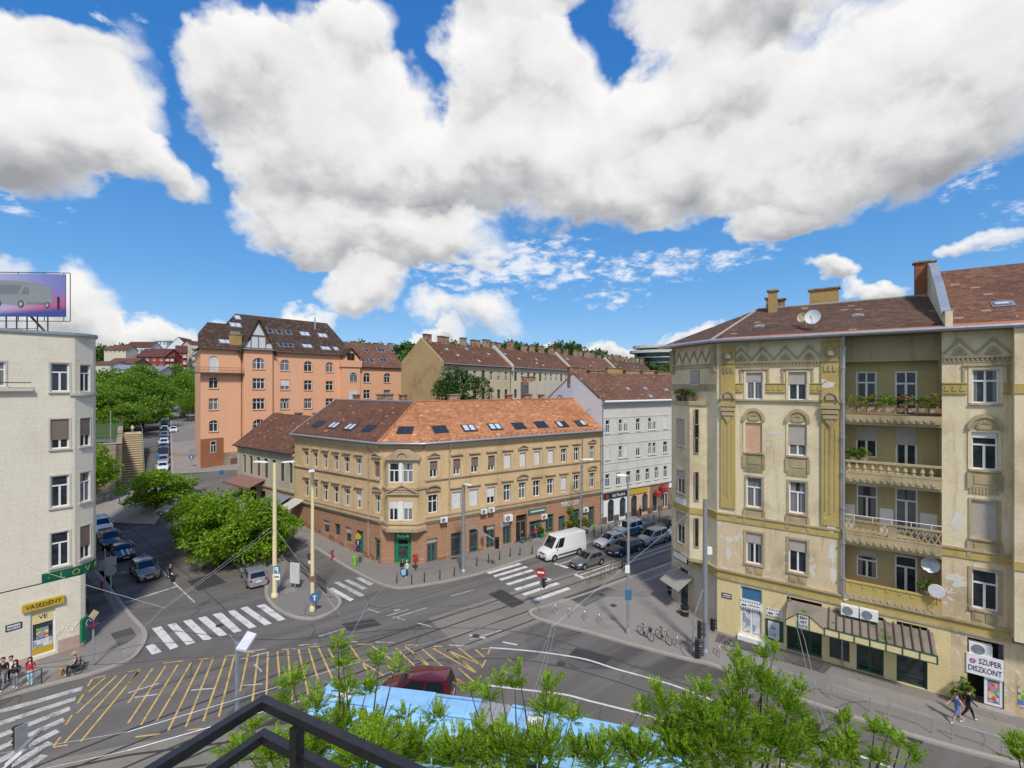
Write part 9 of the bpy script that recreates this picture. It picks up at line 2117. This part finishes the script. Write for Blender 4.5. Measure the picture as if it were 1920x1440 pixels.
for i,s in enumerate(('BEM','ART','MOZI')): lettering(s,FO,(m1 + m2) / 2,zg + .78 - i * .28,1.81,.25,M['p_maroon'],sb_,width=(m2 - m1) * (.6 if i < 2 else .7))
for x,y,lb in ((1593,1157,'left white air conditioner standing on the cinema canopy'),(1629,1160,'right white air conditioner standing on the cinema canopy')): u_,z_ = FO.at(x,y + 8,.35); ac_unit(FO,u_,max(z_,zw + .1),.3,lb,'air conditioners of the ochre house',1.15)
u_,z_ = FO.at(1838,1228,-.1); ac_unit(FO,u_,z_,-.35,'white air conditioner above the discount shop sign','air conditioners of the ochre house',1.2)
for i,(x,y,s) in enumerate(((830,978,.95),(905,962,.9),(919,959,.9),(952,977,1.35),(1020,973,1.0),(1098,960,1.0))): u_,z_ = FR.at(x,y,.2); ac_unit(FR,u_,z_,.36 if i < 3 else .06,('air conditioner nearest the cut corner of the tan house','left one of the paired air conditioners on the tan house','right one of the paired air conditioners on the tan house','biggest air conditioner above the white shop blind of the tan house','air conditioner beside the turquoise shop sign','air conditioner at the far end of the tan house')[i],'air conditioners of the tan house',s)
n_ = V3((-.75,-.6,.15)); dish(POr.P(*POr.px(1525,616),.85),n_,.52,'large white satellite dish on the ochre house roof',.9); dish(POr.P(*POr.px(1505,612),.7),n_ + V3((-.2,.1,0)),.36,'small yellowed satellite dish beside the large one on the roof',.8,M['shop_cream'])
u_,z_ = FO.at(1744,1059,-.5); dish(FO.P(u_,z_,-.5),(-.5,-.8,.25),.48,'grey satellite dish on the lowest balcony',.9,M['zinc_light'])
u_,z_ = FO.at(1756,1108,.5); t = thing('round_sign',FO.P(u_,z_,.5),'round white sign disc on a red bracket at the end of the cinema canopy','sign'); mb = MB(); mb.lathe((0,0,0),[(.4,-.04),(.4,.04)],20,axis='x'); o = mb.build('disc',M['white']); o.data.transform(Matrix.Translation(o.location)); o.data.transform(Matrix.Rotation(R(40),4,'Z')); o.location = (0,0,0); o.parent = t; bar(t,[FO.P(u_,z_ - .4,.5),FO.P(u_,z_ - .9,.5),FO.P(u_,z_ - .9,.03)],.02,'p_red','bracket')
q = FR_(1812,1882,1230,1268,.05); t = thing('shop_sign',FO.P(q[0],zs0,.05),'white discount shop sign with purple lettering over the open door','sign'); mb = MB(); mb.fbox(FO,q[0],q[1],zs0,zs1,.0,.07); mb.build('board',M['white'],t); M['purple'] = plain('sign_purple',(.10,.02,.14),.5); M['magenta'] = plain('sign_magenta',(.42,.05,.42),.5); um_ = (q[0] + q[1]) / 2
lettering('SZUPER',FO,um_ + (q[1] - q[0]) * .14,(zs0 + zs1) / 2 + .24,.08,.46,M['purple'],t,width=(q[1] - q[0]) * .6); lettering('DISZKONT',FO,um_,(zs0 + zs1) / 2 - .26,.08,.46,M['purple'],t,width=(q[1] - q[0]) * .9); mb = MB()
for k in range(6): mb.lathe(FO.P(um_ - (q[1] - q[0]) * .32 + .10 * math.cos(k * 1.05),(zs0 + zs1) / 2 + .22 + .10 * math.sin(k * 1.05),.08),[(.05,-.02),(.05,.02)],8)
mb.build('emblem',M['magenta'],t)
def poster_mat(name,sc_,base,cols):
 m,nt,b = newmat(name); uv = nd(nt,'ShaderNodeTexCoord').outputs['UV']; v = nd(nt,'ShaderNodeTexVoronoi',{'Vector': uv,'Scale': sc_},distance='CHEBYCHEV'); s = nd(nt,'ShaderNodeSeparateColor',{0: v.outputs[1]}); r_ = nd(nt,'ShaderNodeValToRGB',{0: s.outputs[0]}); r_.color_ramp.interpolation = 'CONSTANT'
 for i,c in enumerate(cols): e = r_.color_ramp.elements[i] if i < 2 else r_.color_ramp.elements.new(i / len(cols)); e.position = i / len(cols); e.color = (*c,1)
 lnk(nt,r_.outputs[0],b,'Base Color'); b.inputs['Roughness'].default_value = .4; M[name] = m
poster_mat('goods',5.0,0,((.55,.10,.12),(.62,.55,.10),(.12,.40,.10),(.60,.58,.55),(.10,.20,.45),(.5,.2,.42))); poster_mat('leaflets',3.0,0,((.66,.66,.66),(.55,.57,.6),(.7,.7,.68),(.3,.34,.38),(.62,.6,.64)))
def panel(F,q,m,name,parent,w0,w1): mb = MB(); mb.fbox(F,*q,w0,w1); return mb.build(name,M[m],parent)
g0 = GH[0]; panel(FO,(g0[0] + .16,(g0[0] + g0[1]) / 2 - .1,g0[2] + .2,g0[2] + 1.9),'leaflets','leaflets',ocT,-.12,-.1); panel(FO,((g0[0] + g0[1]) / 2 + .1,g0[1] - .16,g0[2] + .2,g0[2] + 1.9),'leaflets','leaflets',ocT,-.12,-.1)
def film(q,par):
 a,b,c,d = q; o = panel(FO,q,'white','film_strip_panel',par,.035,.06); mb = MB(); n = int((b - a) / .16)
 for k in range(n):
  for z in (c + .02,d - .1): mb.fbox(FO,a + .03 + k * .16,a + .11 + k * .16,z,z + .08,.061,.066)
 mb.build('perforations',M['black_paint'],o); panel(FO,(a + .1,a + .45,c + .2,c + .3),'black_paint','print',o,.061,.066); panel(FO,(a + .6,b - .2,c + .28,c + .36),'zinc','print',o,.061,.066)
film((g0[0] - .03,g0[1] + .03,g0[2] + 2.0,g0[2] + 2.62),ocT); q = FR_(1437,1468,1134,1155); film((q[0],q[1] ,q[2] - .1,q[2] + .52),ocT)
q = FR_(1436,1469,1162,1200); o = panel(FO,(q[0],q[1],q[2],q[3]),'dark_green','poster_case',ocT,.035,.1); panel(FO,(q[0] + .15,q[1] - .25,q[2] + .12,q[3] - .12),'leaflets','poster',o,.101,.106)
panel(FO,(um + .16,GH[5][1] - .2,.5,zs0 - .25),'goods','shop_display',ocT,-.1,-.08); q = FX.at(1910,1290); panel(FO,(e1 + .25,e1 + 2.5,.7,1.9),'goods','poster',ocT,.005,.02)
panel(GF,(gh[0] + .3,gh[1] - .35,gh[2] + 1.15,gh[2] + 1.9),'goods','shop_display',lfT,-.13,-.11); panel(GF,(gh[0] + .15,gh[1] - .15,gh[2] + .56,gh[2] + 1.1),'leaflets','shop_display',lfT,-.13,-.11)
a,b = FR.at(991,961,.1),FR.at(1023,955,.1); t = thing('shop_sign',FR.P(a[0],a[1],.05),'turquoise shop sign above the souvenir shop door','sign'); panel(FR,(a[0],b[0],a[1] - .25,a[1] + .3),'frame_green','board',t,.03,.18); panel(FR,(a[0] + .25,b[0] - .2,a[1] - .05,a[1] + .12),'poster','print',t,.181,.19)
def shrub(p,r,h,label,ms,pot='dark_green',cat='plant',group=None,n=420,name='potted_plant',seed=0,lf=.13,potsize=None):
 t = thing(name,p,label,cat,group); me,C = crown_mesh(seed + 300,r,h / 2,n,lf,M[ms[0]],10);
 for m in ms[1:]: me.materials.append(M[m])
 if len(ms) > 1: rr = np.random.default_rng(seed); me.polygons.foreach_set('material_index',np.where(rr.random(len(me.polygons)) < .45,rr.integers(1,len(ms),len(me.polygons)),0).astype(np.int32))
 o = bpy.data.objects.new('foliage',me); col.objects.link(o); o.parent = t; ph = .45 if potsize is None else potsize[2]; o.location = (0,0,ph + h * .42); mb = MB()
 if potsize is None: mb.lathe((0,0,0),[(.22,0),(.32,ph),(.35,ph),(.35,ph + .05),(.28,ph + .04)],10)
 else: mb.box((0,0,ph / 2),potsize,FO.rz)
 LB('pot',mb,M[pot],t); return t
for i in range(9): u_ = r1 + .35 + (r2 - r1 - .7) * i / 8; shrub(FO.P(u_,zt_ * 0 + [FO.z(1675,779,.1)][0] + .22,.05),.36,.95,'flower box %s, ochre house top balcony' % ('with pink and red flowers, at the downpipe end','with magenta flowers, second from the downpipe','with red flowers, third from the downpipe','with pale pink flowers, fourth from the downpipe','in the middle of the row','with magenta flowers below the open balcony door','with mixed flowers right of the open door','with green trailing leaves, second from the wall','at the right wall end')[i],('leaf','flower_pink' if i in (0,1,5,6) else 'leaf_dark','flower_red' if i % 3 == 2 else 'leaf','chimney' if i > 3 else 'leaf'),'chimney','flower box','flower boxes on the top balcony',520,'flower_box',i,.10,(.62,.3,.3))
for u_,k,lb in ((r1 + .4,1,'bushy green plant on the left end of the baluster balcony'),(r1 + .95,1,'smaller plant in the planter of the baluster balcony'),(r2 - .7,3,'dry plants on the right end of the lowest balcony parapet')): shrub(FO.P(u_,[FO.z(1675,y,.1) for y in (0,868,0,1104)][k] - .3,-.2),.45,.8,lb,('leaf_dark','leaf'),'chimney',n=380,seed=int(u_ * 10),lf=.12)
for i,u_ in enumerate((cu0 + .4,(cu0 + cu1) / 2,cu1 - .4)): shrub(CO.P(u_,zot,-.3),.45,.7,('green planter nearest the street on the corner bay terrace','planter with red blooms on the corner bay terrace','green planter at the far end of the corner bay terrace')[i],('leaf_dark','flower_red') if i == 1 else ('leaf_dark','leaf'),'frame_brown',group='planters on the corner bay terrace',n=380,seed=40 + i,lf=.12)
shrub(P_(1800,1322),.6,1.5,'leafy potted shrub beside the discount shop door',('leaf_dark','leaf'),'frame_brown',seed=60,n=700)
for i,(x,y,r_,h_) in enumerate(((1028,1000,.6,1.6),(1044,995,.7,2.6),(1068,998,.7,1.8),(1082,994,.7,1.5),(1099,1003,.6,2.0),(1015,1010,.4,1.2))): shrub(P_(x,y),r_,h_,('leafy potted bush right of the souvenir shop door','tall potted tree at the cafe door','wide green tub of plants at the cafe window','potted bush between the cafe tubs','big green tub with a plant before the galvanised lamp post','small potted plant behind the red jacket')[i],('leaf','leaf_dark'),'green_door',seed=70 + i,n=700,lf=.16,group='potted plants before the cafe')
u_,z_ = FR.at(1066,968,.3); t = thing('ivy',FR.P(u_,z_,.2),'climbing plant hanging over the cafe door','plant'); me,C = crown_mesh(91,.8,1.3,900,.16,M['leaf'],12); o = bpy.data.objects.new('foliage',me); col.objects.link(o); o.parent = t
# overhead wires
def wire(pts,r,label,sag=.3,m='zinc'):
 P = []
 for a,b in zip(pts,pts[1:]):
  a,b = V3(a),V3(b)
  for i in range(9): q = a.lerp(b,i / 8); q.z -= sag * 4 * (i / 8) * (1 - i / 8); P.append(q)
 t = thing('overhead_wire',pts[0],label,'overhead wire',None); mb = MB(); mb.tube(P,r,4); mb.build('cable',M[m],t); return t
A5 = lambda x,y,z=5.8: atz(x,y,z)
for off,lb in ((0,'nearer bright trolley wire crossing the junction'),(1,'farther bright trolley wire crossing the junction')): wire([A5(-200,1445 - 0 + off * 55),A5(240,1372 + off * 35),A5(650,1248 + off * 40),A5(960,1160 + off * 20),A5(1300,1040 + off * 14)],.009,lb,.02)
wire([A5(-100,1212 + 60),A5(270,1208),A5(640,1205 - 30),A5(1000,1120)],.015,'dark trolley wire before the yellow hatching',.1,'dark_metal'); wire([A5(-100,1255),A5(150,1246),A5(330,1233),A5(640,1222)],.015,'second dark trolley wire before the cream house',.1,'dark_metal')
pc_ = at(514,985,gp(515,1121).y); wire([pc_,A5(305,1140,6.2),A5(265,1180,6)],.016,'upper stay wire from the thick cream pole to the trolley wires',.05,'zinc_light'); wire([pc_ - V3((0,0,.3)),A5(310,1140,6.1),A5(50,1062,7.2)],.016,'stay wire from the thick cream pole to the cream house wall',.05,'zinc_light'); wire([pc_ - V3((0,0,.2)),at(640,1155,38)],.014,'stay wire from the thick cream pole down over the island',.05)
wire([at(815,1010,47),A5(690,1130,6.3),A5(655,1196,5.9)],.014,'thin stay wire from the tan house corner bay',.05,'zinc_light'); wire([mast,A5(1035,1175,6.5),A5(1010,1235,5.9)],.014,'stay wire from the galvanised mast over the plaza',.05)
for dx,lb in ((0,'left one of the paired stay cables fixed to the cinema wall'),(9,'right one of the paired stay cables fixed to the cinema wall')): wire([V3(FO.P(OU(1477),FO.z(1477,1106),.1)),A5(1500 + dx,1200,6.6),at(1530 + dx,1330,17),at(1570 + dx,1450,13)],.016,lb,.02,'zinc_light')
for dx,lb in ((0,'left one of the paired contact wires above the bus'),(7,'right one of the paired contact wires above the bus')): wire([A5(1036 + dx,1168,6.3),A5(1022 + dx,1230,5.9),A5(1000 + dx,1300,5.6),A5(985 + dx,1360,5.4)],.014,lb,.02,'zinc_light')
# balcony railing in front of the camera
cr = at(480,1319,1.33); lf_ = (at(265,1447,1.085) - cr).normalized(); rt_ = (at(775,1447,1.085) - cr).normalized(); lf_.z = rt_.z = 0; lf_.normalize(); rt_.normalize()
t = thing('balcony_railing',cr,'black square tube balcony railing with a mitred corner in the foreground','railing'); s = .025
def sq(a,b,r=s / 2):
 d = (b - a).normalized(); x = V3((0,0,1)) if abs(d.z) < .9 else V3((lf_.x,lf_.y,0)); y = d.cross(x); mb = MB(); mb.hexa([a - x * r - y * r,a - x * r + y * r,b - x * r + y * r,b - x * r - y * r,a + x * r - y * r,a + x * r + y * r,b + x * r + y * r,b + x * r - y * r]); return mb
for dz in (0,-.098):
 c = cr + V3((0,0,dz)); sq(c + rt_ * s * .5,c + lf_ * 1.2).build('rail',M['black_paint'],t); sq(c - lf_ * s * .5,c + rt_ * 1.4).build('rail',M['black_paint'],t)
for d_,k in ((rt_,.168),(rt_,.62),(lf_,.75)): q = cr + d_ * k; sq(q - V3((0,0,.11 + s / 2 + .85)),q - V3((0,0,s / 2 + .001)),s * .52).build('post',M['black_paint'],t)
